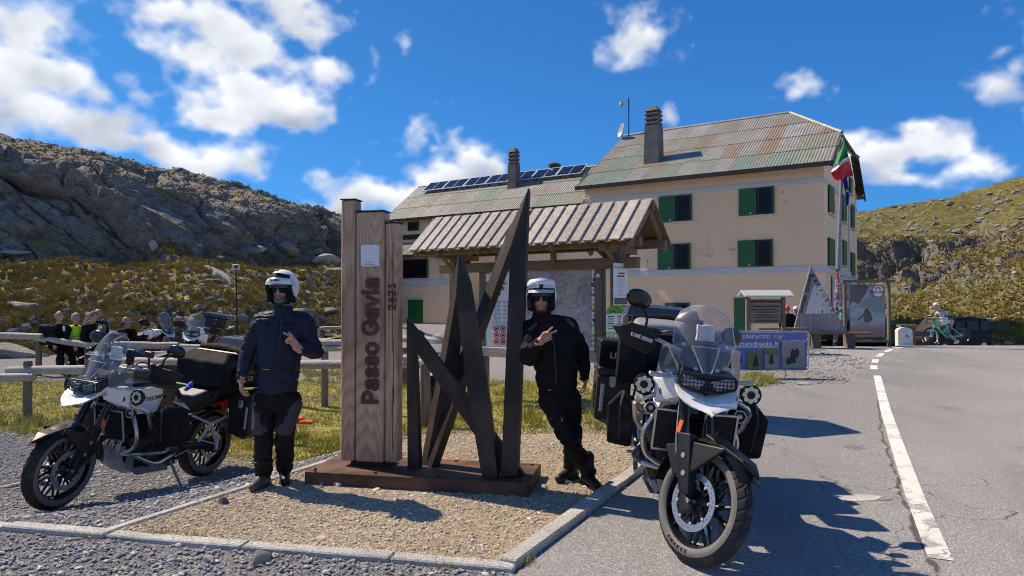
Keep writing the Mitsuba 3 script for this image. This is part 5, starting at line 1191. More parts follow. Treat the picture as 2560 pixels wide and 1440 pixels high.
def pieces(m):
    """the connected pieces of a mesh, each a mesh of its own"""
    m = totri(m); q = trimesh.Trimesh(m.vertices, m.faces); return list(q.split(only_watertight=False))
def b(name, m, bs, parent=None, st=False, sm=35):
    if name in PAIRS:
        m = totri(m); y = np.asarray(m.vertices)[:, 1][np.asarray(m.faces)].mean(1)
        for s_ in (y >= 0, y < 0): q = TM(m.vertices, np.asarray(m.faces)[s_]); q.remove_unreferenced_vertices(); BIKE.append((name, q, bs, parent, st, sm))
    elif name.split('_')[-1] in ('bolt', 'hole', 'bobbin', 'led', 'cover') and name != 'seat_cover':
        for q in pieces(m): BIKE.append((name, q, bs, parent, st, sm))
    else: BIKE.append((name, m, bs, parent, st, sm))
def sym(m): return [m, TMflip(m)]
for n_, m_, bs, pa in wheel(RF, .115, .160, True): b('front_wheel' if n_ == 'tyre' else 'front_' + n_, tf(m_, mat((WB, 0, RF))), bs, None if n_ == 'tyre' else 'front_wheel', True)
for n_, m_, bs, pa in wheel(RR, .155, .135, False): b('rear_wheel' if n_ == 'tyre' else 'rear_' + n_, tf(m_, mat((0, 0, RR))), bs, None if n_ == 'tyre' else 'rear_wheel')
ring_t = tf(ring(RR - .098, .004, 40), mat((0, .065, RR))); b('rear_rim_tape', ring_t, 'm_gold', 'rear_wheel')
# fork, guards, callipers, mudguard
FA = np.array([WB, 0, RF])
def fk(s, t): return np.array([WB - .045, 0, RF]) + AX * t + np.array([0, s * .105, 0])
for s in (-1, 1):
    b('fork_leg', tube([fk(s, -.03), fk(s, .30)], .022, 12), 'm_steel', None, True); b('fork_tube', tube([fk(s, .24), fk(s, .86)], .031, 12), 'm_black_gloss', None, True)
    b('fork_foot', rhull([fk(s, -.04) + [.045, 0, 0], fk(s, .08), fk(s, -.05)], [.03, .026, .024], 10), 'm_engine', None, True)
    b('fork_guard', tf(rhull([(x, y, z) for (x, z) in ((.055, .02), (.075, .34), (-.01, .36), (-.005, .05)) for y in (-.016, .016)], .012, 8), frame(fk(s, 0) + [0, s * .012, 0], np.cross((0, 1, 0), AX), AX)), 'm_black', None, True)
    b('guard_hole', cat([lathe([(0, 0), (.016, 0), (.016, .003), (0, .003)], 12, frame(fk(s, t) + np.cross((0, 1, 0), AX) * .032 + [0, s * .042, 0], (0, 0, 1), (0, s, 0))) for t in (.13, .23)]), 'm_grey', 'fork_guard' if s < 0 else 'fork_guard', True)
    b('calliper', rhull([fk(s, .09) + [-.065, s * -.027 , .02], fk(s, .20) + [-.055, s * -.027, .02], fk(s, .10) + [-.10, s * -.027, .03]], [.024, .024, .02], 10), 'm_alu', None, True)
    b('brake_line', tube(bend([fk(s, .16) + [-.06, s * .01, 0], fk(s, .34) + [-.05, s * .02, 0], fk(s, .6) + [-.04, 0, 0]]), .005, 6), 'm_alu', None, True)
    b('fork_reflector', bx(.035, .008, .075, fk(s, .40) + [.0, s * .036, 0], .003), 'm_orange', None, True)
b('axle', tube([(WB, -.13, RF), (WB, .13, RF)], .016, 10), 'm_alu', None, True)
P = []
for i, a in enumerate(np.linspace(math.radians(178), math.radians(38), 26)):
    w_ = .085 + .012 * math.sin(math.pi * i / 25); row = []
    for u in np.linspace(-1, 1, 9): 
        rr_ = RF + .030 - .030 * abs(u) ** 2.5
        row.append((WB + rr_ * math.cos(a), u * w_, RF + rr_ * math.sin(a)))
    P.append(row)
b('front_mudguard', sheet(P, -.006), 'm_black', None, True, 40)
b('mudguard_flank', cat(sym(rhull([(WB - .30, .10, RF + .23), (WB - .12, .118, RF + .30), (WB + .12, .10, RF + .335), (WB - .16, .12, RF + .10), (WB - .03, .125, RF + .16)], .011, 8))), 'm_black', 'front_mudguard', True)
b('mudguard_beak', rhull([(WB - .05, -.07, RF + .37), (WB - .05, .07, RF + .37), (WB + .22, -.045, RF + .31), (WB + .22, .045, RF + .31), (WB + .30, 0, RF + .26)], .012, 8), 'm_black', 'front_mudguard', True)
b('triple_clamp', rhull([fk(1, .82), fk(-1, .82), fk(0, .82) + [-.05, 0, 0]], .03, 8), 'm_engine', None, True)
# frame, engine, tank, seat
b('engine', cat(rhull([(.50, .13, .30), (.50, -.13, .30), (.98, .12, .28), (.98, -.12, .28), (1.02, .12, .52), (1.02, -.12, .52), (.55, .14, .58), (.55, -.14, .58)], .04, 8),
    [lathe([(0, -.19), (.085, -.19), (.10, -.165), (.10, .165), (.085, .19), (0, .19)], 24, mat((x, 0, z), rx=90)) for x, z in ((.62, .38), (.84, .36))], [bx(.24, .29, .016, (.92, 0, .58 + .024 * k), M=None) for k in range(6)]), 'm_engine')
b('engine_cover', cat([lathe([(0, 0), (.05, 0), (.068, -.012), (.07, -.03), (0, -.03)], 20, mat((x, s * .205, z), rx=-90 * s)) for x, z in ((.62, .38), (.84, .36)) for s in (-1, 1)]), 'm_darkgrey', 'engine')
b('frame_tubes', cat([sym(tube(bend(q), .018, 8)) for q in ([(1.20, .06, .95), (1.02, .14, .70), (.55, .16, .62), (.42, .14, .36)], [(1.20, .06, .88), (.85, .17, .80), (.42, .15, .72), (.0, .13, .80), (-.38, .10, .86)], [(.42, .15, .62), (-.30, .12, .80)])]), 'm_black')
b('skid_plate', cat(sheet([[(x, y, z + .03 * (abs(y) > .1)) for y in (-.15, -.11, 0, .11, .15)] for x, z in ((1.10, .44), (1.12, .34), (1.06, .24), (.95, .19), (.60, .185), (.50, .22))], .006), sym(sheet([[(1.08, .15, .30), (1.06, .155, .42)], [(.95, .15, .20), (.93, .16, .30)], [(.60, .15, .19), (.62, .16, .24)]], .005))), 'm_grey', None, False, 20)
b('tank', rhull([(.52, .10, .86), (.52, -.10, .86), (.62, .13, .94), (.62, -.13, .94), (.90, .16, 1.0), (.90, -.16, 1.0), (1.12, .13, .99), (1.12, -.13, .99), (1.15, .15, .78), (1.15, -.15, .78), (.70, .14, .74), (.70, -.14, .74)], .035, 10), 'm_black_gloss')
side = [(.66, .16, .80), (.70, .185, .87), (.82, .20, .97), (.95, .205, 1.0), (1.20, .205, .965), (1.24, .20, .86), (1.10, .205, .755), (.92, .20, .745)]
b('tank_panel', cat(sym(hull([(x, y - .05, z) for x, y, z in side] + [(x * .96 + .04 * .95, .212, z * .94 + .06 * .87) for x, y, z in side[2:]]))), 'm_white', None, False, 20)
b('tank_emblem', cat([text('TRIUMPH', .034, frame((.90, .2135, .895), (-1, 0, .14), (0, 1, 0)), .003), text('TRIUMPH', .034, frame((.90, -.2135, .895), (1, 0, -.14), (0, -1, 0)), .003)]), 'm_print_black', 'tank_panel', False, False)
b('tank_stripe', cat(sym(prism([(.73, .86), (.84, .955), (.80, .955), (.71, .875)], .004, mat((0, .2125, 0)) @ XZ))), 'm_darkgrey', 'tank_panel', False, False)
b('side_panel', cat(sym(hull([(.42, y, .73) for y in (.10, .165)] + [(.66, y, .83) for y in (.10, .175)] + [(.64, y, .89) for y in (.10, .17)] + [(.50, y, .80) for y in (.10, .165)]))), 'm_lightgrey', None, False, 20)
b('side_number', cat([text('1200', .035, frame((.60, .1775, .845), (-.92, .02, -.38), (0, 1, 0)), .003)]), 'm_print_black', 'side_panel', False, False)
b('cowl_panel', cat(sym(hull([(.98, y, .985) for y in (.12, .185)] + [(1.20, y, 1.0) for y in (.12, .175)] + [(1.40, y, .975) for y in (.10, .15)] + [(1.42, y, .93) for y in (.10, .14)] + [(1.18, y, .93) for y in (.12, .19)] + [(1.02, y, .945) for y in (.12, .195)]))), 'm_sand', None, False, 20)
b('cowl_air_inlet', cat(sym(rhull([(1.06, .192, .955), (1.14, .188, .965)], .018, 10))), 'm_lightgrey', 'cowl_panel')
# beak
P = []
for i, t in enumerate(np.linspace(0, 1, 14)):
    w_ = .168 * (1 - t ** 2.8) ** .62 + .012; x = 1.37 + .275 * t; row = []
    for u in np.linspace(-1, 1, 13): row.append((x - .05 * abs(u) * t, u * w_, .975 - .135 * t + .04 * abs(u) ** 1.5 * (1 - .8 * t) - .05 * (1 - t) ** 3 * max(0, 1 - abs(u) / .45)))
    P.append(row)
b('beak', sheet(P, .014), 'm_white', None, False, 40)
b('beak_intake', hull([(1.36, -.05, .90), (1.36, .05, .90), (1.44, 0, .945), (1.36, -.06, .965), (1.36, .06, .965)]), 'm_black', 'beak')
b('beak_flank', cat(sym(hull([(1.37, .165, 1.0), (1.36, .13, .90), (1.20, .25, .83), (1.19, .27, .97), (1.36, .10, .96), (1.2, .12, .82), (1.24, .19, 1.02)]))), 'm_white', 'beak', False, 20)
# headlights with grille
b('headlight_housing', rhull([(1.46, .0, .995), (1.45, .15, 1.035), (1.45, -.15, 1.035), (1.44, .155, .985), (1.44, -.155, .985), (1.47, .06, .955), (1.47, -.06, .955), (1.36, .13, 1.06), (1.36, -.13, 1.06), (1.36, .12, .95), (1.36, -.12, .95)], .014, 8), 'm_black_gloss')
b('headlight_lens', cat(sym(rhull([(1.474, .03, 1.0), (1.466, .135, 1.028), (1.462, .14, .99), (1.476, .055, .968)], .013, 8))), 'm_reflector', 'headlight_housing')
b('headlight_guard', cat([tube([(1.492, y, .955 + .02 * abs(y) * 4), (1.484, y, 1.045)], .0022, 4) for y in np.linspace(-.15, .15, 15)] + [tube([(1.487, -.155, z), (1.496, 0, z), (1.487, .155, z)], .0022, 4) for z in (.975, .998, 1.021)] + [tube(bend([(1.488, -.158, 1.045), (1.49, 0, 1.03), (1.488, .158, 1.045), (1.486, .162, .98), (1.494, .06, .95), (1.496, 0, .962), (1.494, -.06, .95), (1.486, -.162, .98), (1.488, -.158, 1.045)]), .006, 6)]), 'm_black', 'headlight_housing')
# windscreen
def scr(u, v):
    w_ = float(np.interp(v, [0, .18, .45, .8, .93, 1], [.10, .145, .188, .168, .135, .075])); return np.array([1.44 - .19 * v - .085 * u * u + .02 * v * v, u * w_, 1.03 + .42 * v - .012 * u * u * (v > .8)])
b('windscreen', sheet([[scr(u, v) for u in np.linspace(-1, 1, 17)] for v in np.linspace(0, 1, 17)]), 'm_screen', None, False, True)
rim_ = [scr(-1, v) for v in np.linspace(0, 1, 14)] + [scr(u, 1) for u in np.linspace(-.8, .8, 9)] + [scr(1, v) for v in np.linspace(1, 0, 14)]
b('screen_edge', tube(rim_, .0022, 5), 'm_lightgrey', 'windscreen')
b('screen_bracket', sheet([[scr(u * .82, v) - [.022, 0, 0] for u in np.linspace(-1, 1, 9)] for v in np.linspace(-.02, .36, 8)], .006), 'm_screen_dark', 'windscreen')
b('screen_frame', tube([scr(-.45, .40) - [.012, 0, 0], scr(-.22, .06) + [.004, 0, 0], scr(.22, .06) + [.004, 0, 0], scr(.45, .40) - [.012, 0, 0], scr(-.45, .40) - [.012, 0, 0]], .004, 6), 'm_lightgrey', 'windscreen')
b('screen_bolt', cat([lathe([(0, 0), (.013, 0), (.010, .006), (0, .007)], 12, frame(scr(u, v) + [.002, 0, 0], (0, 1, 0), (.9, 0, .45))) for u, v in ((-.72, .42), (.72, .42), (-.5, .10), (.5, .10))]), 'm_lightgrey', 'windscreen')
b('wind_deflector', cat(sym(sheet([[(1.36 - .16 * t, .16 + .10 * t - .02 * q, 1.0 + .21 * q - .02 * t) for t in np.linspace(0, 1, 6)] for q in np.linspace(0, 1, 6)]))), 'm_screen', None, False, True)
b('instrument', tf(bx(.03, .20, .13, b=.008), mat((1.24, 0, 1.16), ry=-35)), 'm_black_gloss'); b('instrument_cowl', rhull([(1.18, .10, 1.04), (1.18, -.10, 1.04), (1.36, .09, 1.06), (1.36, -.09, 1.06), (1.26, .10, 1.12), (1.26, -.10, 1.12)], .02, 8), 'm_black')
b('screen_paper', rnoise(bx(.03, .11, .10, (1.20, .02, 1.28)).subdivide().subdivide(), .012, 22), 'm_print_white')
# handlebar group (turns with the fork)
b('handlebar', tube(bend([(.93, .44, 1.135), (1.00, .20, 1.155), (1.06, .08, 1.13), (1.06, -.08, 1.13), (1.00, -.20, 1.155), (.93, -.44, 1.135)]), .0125, 8), 'm_alu', None, True)
for s in (-1, 1):
    b('grip', tube([(.966, s * .32, 1.144), (.925, s * .455, 1.133)], .018, 10), 'm_rubber', None, True)
    b('control_cluster', cat(bx(.05, .06, .05, (.97, s * .285, 1.15), .01), lathe([(0, -.03), (.022, -.03), (.022, .03), (0, .03)], 12, mat((1.02, s * .25, 1.18)))), 'm_black', None, True)
    b('lever', tube([(1.01, s * .27, 1.15), (1.00, s * .44, 1.125)], .006, 6), 'm_alu', None, True)
    b('hand_guard', rhull([(1.045, s * .25, 1.10), (1.04, s * .30, 1.19), (1.035, s * .46, 1.18), (1.0, s * .50, 1.15), (1.01, s * .46, 1.07), (1.04, s * .30, 1.05), (.93, s * .50, 1.14)], .012, 8), 'm_black', None, True)
    b('guard_lettering', text('LONE RIDER', .021, frame((1.0615, s * .375, 1.125), (0.10 * s, 1 , .0) if s > 0 else (-.10 * s, 1, 0), (1, 0, 0) if s < 0 else (1, 0, 0)) @ mat(s=(1, 1, 1)), .004), 'm_print_white', 'hand_guard', True, False)
    b('mirror_stalk', tube(bend([(.98, s * .30, 1.155), (.975, s * .315, 1.27), (.97, s * .38, 1.31)]), .0085, 8), 'm_black', None, True)
    b('mirror', tf(trimesh.creation.icosphere(3, 1.0), mat((.975, s * .42, 1.35), ry=8, s=(.030, .10, .060))), 'm_black_gloss', None, True)
b('phone_mount', cat(bx(.02, .08, .14, (1.02, .0, 1.235), .006), tube([(1.03, 0, 1.14), (1.02, 0, 1.2)], .012, 6)), 'm_black', None, True)
b('action_camera', cat(bx(.05, .075, .06, (1.03, .20, 1.29), .008), tube([(1.01, .2, 1.16), (1.03, .2, 1.27)], .009, 6), lathe([(0, 0), (.017, 0), (.017, .014), (0, .014)], 14, frame((1.055, .212, 1.297), (0, 1, 0), (1, 0, 0)))), 'm_darkgrey', None, True)
b('cables', cat([tube(bend([(.98, s * .24, 1.16), (1.10, s * .20, 1.24), (1.22, s * .10, 1.10)]), .006, 6) for s in (-1, 1)] + [tube(bend([(1.0, .15, 1.15), (1.12, .12, 1.2), (1.2, 0, 1.02)]), .005, 6)]), 'm_black', None, True)
b('tank_bag', rnoise(rhull([(.62, .11, 1.0), (.62, -.11, 1.0), (.88, .12, 1.03), (.88, -.12, 1.03), (.70, .09, 1.11), (.70, -.09, 1.11), (.86, .09, 1.10), (.86, -.09, 1.10)], .02, 10), .008, 12), 'm_fabric')
# radiators, lights, crash bars
for s in (-1, 1):
    RM = frame((1.225, s * .145, .675), (0, 1, 0), (.97, s * .10, -.2))
    b('radiator', tf(bx(.19, .25, .03), RM), 'm_black')
    hx = []
    for i in range(9):
        for j in range(11):
            x_, y_ = -.08 + .02 * i, -.11 + .022 * j + (.011 if i % 2 else 0)
            if abs(y_) < .118: g = np.arange(6) * np.pi / 3; hx.append(tf(tube(np.stack([.0118 * np.cos(g), .0118 * np.sin(g), 0 * g], 1),   .0014, 4, close=True), mat((x_, y_, .022))))
    b('radiator_guard', tf(cat(hx), RM), 'm_darkgrey', 'radiator', False, 30)
    b('radiator_frame', tf(cat(bx(.20, .012, .012, (0, .128, .02)), bx(.20, .012, .012, (0, -.128, .02)), bx(.012, .25, .012, (.097, 0, .02)), bx(.012, .25, .012, (-.097, 0, .02))), RM), 'm_alu', 'radiator')
    b('crash_bar', cat(tube(bend([(1.16, s * .16, .90), (1.22, s * .30, .86), (1.10, s * .36, .80), (.92, s * .30, .72), (.80, s * .18, .70)]), .0165, 8), tube(bend([(1.10, s * .36, .80), (1.02, s * .33, .66), (.95, s * .24, .60)]), .0165, 8), tube(bend([(1.12, s * .15, .88), (1.13, s * .30, .62), (1.10, s * .27, .48), (1.10, s * .15, .42)]), .0165, 8)), 'm_steel', None)
    b('engine_bar', cat(tube(bend([(1.10, s * .12, .40), (1.10, s * .27, .42), (.78, s * .30, .40), (.66, s * .20, .50)]), .0165, 8), tube(bend([(1.08, s * .26, .40), (.88, s * .28, .30), (.66, s * .26, .36), (.56, s * .17, .34)]), .0165, 8)), 'm_steel', None)
    for nm, c, rad, nl, bs in (('driving_light', (1.20, s * .325, .93), .064, 8, 'm_led'), ('fog_light', (1.24, s * .205, .905), .031, 1, 'm_led'), ('fog_light', (1.20, s * .27, .79), .034, 1, 'm_led')):
        LM = frame(c, (0, 1, 0), (1, s * .05, .02)); nseg = 6 if c[2] < .8 else 28
        b(nm, tf(lathe([(0, -.05), (rad * .6, -.05), (rad, -.01), (rad, .012), (rad * .9, .016), (rad * .86, .006), (0, .006)], nseg), LM), 'm_black', None, False, 30)
        if nl > 1: b('led', tf(cat([lathe([(0, .006), (.013, .006), (.0155, .013), (.010, .012), (0, .010)], 12, mat((rad * .60 * math.cos(a), rad * .60 * math.sin(a), 0))) for a in np.arange(nl) * 2 * np.pi / nl]), LM), bs, nm)
        else: b('lens', tf(lathe([(0, .018), (rad * .35, .016), (rad * .62, .007), (0, .006)], 16), LM), 'm_disc', nm)
        if nm == 'fog_light' and c[2] < .8: b('light_ring', tf(tube(np.array([[.040 * math.cos(a), .040 * math.sin(a), .010] for a in np.arange(6) * np.pi / 3]), .005, 5, close=True), LM), 'm_lightgrey', nm)
    b('turn_signal', rhull([(1.30, s * .20, 1.0), (1.29, s * .30, 1.01)], [.012, .017], 8), 'm_lightgrey')
    b('crash_bar_bag', rnoise(rhull([(.72, s * .36, .52), (.72, s * .42, .50), (.96, s * .36, .51), (.96, s * .475, .52), (.70, s * .33, .72), (.72, s * .43, .73), (1.0, s * .36, .76), (1.0, s * .49, .75), (.97, s * .42, .83), (.80, s * .40, .80)], .025, 10), .012, 9, 3), 'm_bag', None, False, 40)
    b('bag_strap', cat(tube(bend([(1.0, s * .42, .85), (1.028, s * .44, .75), (.985, s * .42, .54)]), .008, 4)), 'm_darkgrey', 'crash_bar_bag')
# seat and tail
b('seat', cat(rhull([(.66, .09, .87), (.66, -.09, .87), (.40, .15, .83), (.40, -.15, .83), (.40, .14, .76), (.40, -.14, .76), (.62, .09, .80), (.62, -.09, .80)], .028, 10), rhull([(.40, .15, .83), (.40, -.15, .83), (.16, .16, .86), (.16, -.16, .86), (.10, .15, .92), (.10, -.15, .92), (.40, .14, .76), (.40, -.14, .76), (.12, .13, .80), (.12, -.13, .80)], .028, 10)), 'm_black')
b('seat_cover', cat(rhull([(.58, .09, .889), (.58, -.09, .889), (.40, .135, .862), (.40, -.135, .862)], .012, 8), rhull([(.40, .135, .862), (.40, -.135, .862), (.22, .15, .888), (.22, -.15, .888), (.15, .13, .915), (.15, -.13, .915)], .012, 8)), 'm_seat', 'seat')  # pale grey layer over the top of the black seat
b('pillion_seat', rhull([(.10, .14, .90), (.10, -.14, .90), (-.30, .11, .93), (-.30, -.11, .93), (.08, .12, .83), (.08, -.12, .83), (-.30, .09, .85), (-.30, -.09, .85)], .025, 10), 'm_black')
b('tail_panel', cat(sym(hull([(.02, y, .78) for y in (.09, .16)] + [(-.34, y, .86) for y in (.07, .13)] + [(-.30, y, .77) for y in (.07, .13)] + [(-.02, y, .68) for y in (.09, .15)]))), 'm_red', None, False, 20)
b('rear_mudguard', sheet([[(RR * 1.12 * math.cos(a), u * .085, RR + (RR * 1.12 - .02 * abs(u) ** 2) * math.sin(a)) for u in np.linspace(-1, 1, 5)] for a in np.linspace(math.radians(75), math.radians(170), 12)], .006), 'm_black')
b('swing_arm', cat(tube([(.46, .12, .38), (.22, .13, .37), (0, .13, .335)], [.045, .042, .05], 10), tube([(.46, -.12, .38), (0, -.12, .335)], [.035, .03], 10), tube([(0, .10, .335), (0, .16, .335)], .07, 16)), 'm_engine')
b('peg_bracket', cat(sym(cat(tube([(.40, .17, .68), (.17, .20, .58)], .011, 6), tube([(.30, .19, .42), (.17, .20, .58)], .016, 6), tube([(.17, .20, .58), (.07, .205, .38)], .016, 6), tube([(.30, .19, .44), (.08, .205, .37)], .008, 6), bx(.035, .02, .12, (.065, .21, .37), .005), tube([(.17, .20, .58), (-.20, .16, .66)], .012, 6)))), 'm_lightgrey')
b('foot_peg', cat(sym(bx(.05, .10, .015, (.40, .24, .34), .004))), 'm_alu'); b('pedal', cat(tube(bend([(.42, .20, .36), (.60, .23, .33), (.64, .27, .34)]), .007, 6), tube(bend([(.42, -.20, .36), (.60, -.23, .32), (.66, -.27, .33)]), .007, 6)), 'm_alu')
b('silencer', cat(tube(bend([(.75, -.16, .28), (.35, -.20, .34), (.15, -.22, .48)]), .024, 10), tube([(.16, -.22, .46), (.10, -.22, .50), (-.22, -.24, .62), (-.25, -.24, .63)], [.03, .055, .062, .045], 16)), 'm_darkgrey')
b('header_pipes', cat([tube(bend([(1.03, y, .55), (1.11, y, .48), (1.08, y * 1.2, .30), (.80, -.08 + y * .4, .24)]), .018, 8) for y in (-.08, 0, .08)]), 'm_steel')
b('side_stand', cat(tube([(.60, .15, .30), (.55, .30, .04)], [.014, .012], 8), bx(.07, .05, .012, (.55, .31, .028), .004)), 'm_grey')
# luggage rack, hard cases, top case
b('pannier_rack', cat(sym(tube(bend([(-.05, .20, .80), (-.05, .25, .52), (-.42, .25, .52), (-.42, .20, .82), (-.05, .20, .80)]), .009, 6)), tube([(-.20, -.2, .88), (-.20, .2, .88)], .01, 6), tube([(-.45, -.2, .92), (-.45, .2, .92)], .01, 6)), 'm_black')
def case(s):
    y0, y1 = s * .27, s * .50
    body = rhull([(x, y, z) for x in (-.02, -.47) for y in (y0, y1) for z in (.50, .82)] + [(x, (y0 + y1) / 2, .44) for x in (-.10, -.40)], .020, 8)
    b('pannier', body, 'm_case', None, False, 30)
    b('pannier_lid', rhull([(x, y, z) for x in (-.01, -.48) for y in (y0 - s * .005, y1 + s * .005) for z in (.85, .885)], .018, 8), 'm_case', 'pannier', False, 30)
    b('pannier_rib', cat([bx(.33, .012, .012, (-.245, y1 + s * .021, z)) for z in (.56, .60, .64)] + [bx(.012, .012, .20, (x, y1 + s * .021, .66)) for x in (-.10, -.16)] + [bx(.012, .16, .012, (.001, s * .385, z)) for z in (.55, .585, .62, .655)] + [bx(.42, .20, .01, (-.245, s * .385, .905)), bx(.30, .05, .012, (-.245, s * .34, .912)), bx(.30, .05, .012, (-.245, s * .43, .912))]), 'm_black', 'pannier')
    b('pannier_badge', bx(.10, .006, .075, (-.37, y1 + s * .0215, .73), .003), 'm_black', 'pannier')
    b('badge_lettering', text('LR', .038, frame((-.37, y1 + s * .0245, .73), (-s, 0, 0), (0, s, 0)), .003), 'm_lightgrey', 'pannier', False, False)
    b('latch', cat(bx(.016, .055, .07, (.012, s * .40, .80), .004), bx(.018, .04, .05, (.018, s * .40, .775), .004)), 'm_alu', 'pannier')
    b('case_reflector', bx(.006, .028, .22, (.0035, s * .475, .66), .002), 'm_lightgrey', 'pannier')
    b('lid_handle', tube(bend([(-.15, s * .385, .905), (-.16, s * .385, .935), (-.33, s * .385, .935), (-.34, s * .385, .905)]), .008, 6), 'm_black', 'pannier')
case(1); case(-1)
b('duffel_bag', rnoise(rhull([(x, y, z) for x in (.16, -.34) for y in (-.28, .28) for z in (.98, 1.17)] + [(x, y, 1.24) for x in (.08, -.27) for y in (-.22, .22)], .045, 12).subdivide(), .012, 7, 5), 'm_bag', None, False, 50)
b('duffel_pocket', rnoise(rhull([(x, y, z) for x in (.08, -.24) for y in (.31, .345) for z in (1.0, 1.14)], .02, 10), .006, 10, 6), 'm_bag', 'duffel_bag', False, 40)
b('duffel_strap', cat([tube(bend([(x, -.33, 1.0), (x, -.30, 1.285), (x, .30, 1.285), (x, .335, 1.0)]), .010, 4) for x in (-.02, -.24)], bx(.10, .01, .03, (-.12, .370, 1.11))), 'm_darkgrey', 'duffel_bag')
b('duffel_badge', text('LR', .045, frame((-.12, .3695, 1.045), (-1, 0, 0), (0, 1, 0)), .004), 'm_grey', 'duffel_bag', False, False)
b('duffel_reflector', bx(.014, .004, .07, (-.31, .334, 1.05), .001), 'm_print_white', 'duffel_bag')
b('rolled_top', rnoise(tube([(-.10, -.28, 1.295), (-.10, 0, 1.31), (-.10, .28, 1.295)], [.05, .058, .05], 12), .012, 12, 8), 'm_bag', 'duffel_bag', False, 50)
b('top_case', rhull([(x, y, z) for x in (-.34, -.68) for y in (-.27, .27) for z in (1.10, 1.30)], .022, 8), 'm_case')
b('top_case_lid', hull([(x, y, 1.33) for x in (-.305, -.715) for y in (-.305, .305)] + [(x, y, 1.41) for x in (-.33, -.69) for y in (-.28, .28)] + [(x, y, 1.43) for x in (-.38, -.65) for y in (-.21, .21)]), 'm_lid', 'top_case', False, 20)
b('lid_rib', cat([bx(.24, .02, .008, (-.515, y, 1.432)) for y in (-.16, -.08, 0, .08, .16)] + [bx(.02, .36, .008, (-.47, 0, 1.432))]), 'm_grey', 'top_case')
b('top_case_latch', cat([bx(.016, .09, .06, (-.312, s * .20, 1.30), .005) for s in (-1, 1)]), 'm_lightgrey', 'top_case')
b('top_case_sticker', cat(bx(.004, .12, .05, (-.317, .03, 1.24), .001), bx(.10, .004, .06, (-.5, .286, 1.2), .001), bx(.07, .004, .05, (-.62, .286, 1.24), .001)), 'm_print_white', 'top_case')
b('top_case_rack', cat(sym(tube([(-.30, .12, .95), (-.42, .16, 1.08)], .010, 6)), bx(.36, .30, .02, (-.55, 0, 1.08))), 'm_black')
b('tail_light', bx(.03, .14, .05, (-.40, 0, .86), .008), 'm_red')
def bike_set(deg, base=None):
    S_ = steer(deg); return [(n_, base[i][1] if base and not st else pl(tf(m_, S_) if st else m_, sm), bs, pa) for i, (n_, m_, bs, pa, st, sm) in enumerate(BIKE)]
STEER = steer(34)
PLY = bike_set(34); PLY_AHEAD = bike_set(7, PLY)
def moto(label, M, skip=(), group=None, only=None, swap={}, ply=None):
    k = thing('motorcycle', label, 'motorcycle', group); last = {}
    for n_, d, bs, pa in ply or PLY:
        if n_ in skip or (only and n_ not in only) or (pa in skip): continue
        last[n_] = part(last.get(pa, k) if pa else k, n_, d, swap.get(n_, bs), M=M)
    return k, last
def bike_at(rear, front, z, lean, zf=None, scale=1.0):
    r0, f0 = np.array([*rear, z]), np.array([*front, z if zf is None else zf]); d = f0 - r0
    return frame(r0, d, np.cross(d, np.cross((0, 0, 1), d))) @ mat(rx=-lean) @ mat((0, 0, -.004), s=scale)
MR = bike_at((1.20, 5.78), (1.10, 4.09), 0.004, 5.5, None, 1.07)
gzz = lambda x, y: float(ground_z(x, y)) + .004
MLt = bike_at((-3.49, 7.66), (-4.06, 6.04), gzz(-3.49, 7.66) + .008, 5.0, gzz(-4.06, 6.04) + .006, 1.09)
kR, lR = moto('white and black touring motorcycle facing the camera on the asphalt, right in front', MR)
kL, lL = moto('white and black touring motorcycle on the grey gravel beside the standing rider', MLt, skip=('guard_lettering',), ply=PLY_AHEAD)
# the front machine carries a soft box on its right hard case and a bag at the side; the left one a stick with an action camera
ub = part(kR, 'upper_box', rhull([(x, y, z) for x in (-.03, -.44) for y in (-.29, -.50) for z in (.93, 1.06)], .022, 8), 'm_bag', 30, MR)
part(ub, 'box_lid', rhull([(x, y, z) for x in (-.02, -.45) for y in (-.285, -.505) for z in (1.085, 1.10)], .018, 8), 'm_black', 30, MR)
part(ub, 'badge_lettering', text('LR', .045, frame((-.0065, -.40, 1.0), (0, 1, 0), (1, 0, 0)), .004), 'm_lightgrey', False, MR)
part(kR, 'side_bag', rnoise(rhull([(x, y, z) for x in (.30, .10) for y in (-.22, -.36) for z in (.86, 1.15)], .035, 10).subdivide(), .014, 9, 4), 'm_bag', 40, MR)
part(kR, 'side_bag', rnoise(rhull([(x, y, z) for x in (.56, .36) for y in (.26, .40) for z in (.92, 1.10)], .03, 10).subdivide(), .012, 9, 6), 'm_bag', 40, MR)
part(kR, 'folded_jacket', rnoise(rhull([(.16, -.24, 1.24), (.02, .10, 1.28), (-.2, -.2, 1.3), (.14, .05, 1.24)], .05, 12).subdivide(), .035, 8, 2), 'm_grey', 40, MR)
g = np.linspace(0, 2 * np.pi, 31)[:-1]
def tyre_text(s, key, wheelkey, M):
    ls = []
    for i, ch in enumerate(s):
        a = math.radians(-95 + 6.6 * (i - len(s) / 2)); rr_ = RF - .066
        o = np.array([WB + rr_ * math.cos(a), -.0625, RF + rr_ * math.sin(a)])
        ls.append(tf(text(ch, .019, frame(o, (-math.sin(a), 0, math.cos(a)), (0, -1, 0)) @ mat(s=(1.2, 1, 1)), .003), STEER))
    part(wheelkey, 'tyre_lettering', cat(ls), 'm_print_black', False, M)
tyre_text('ANAKEE', kR, lR['front_wheel'], MR)
part(kL, 'blue_cloth', rnoise(rhull([(.44, .10, .93), (.47, .15, .96), (.43, .15, .99)], .022, 10).subdivide().subdivide(), .03, 22, 3), 'm_blue', 40, MLt)
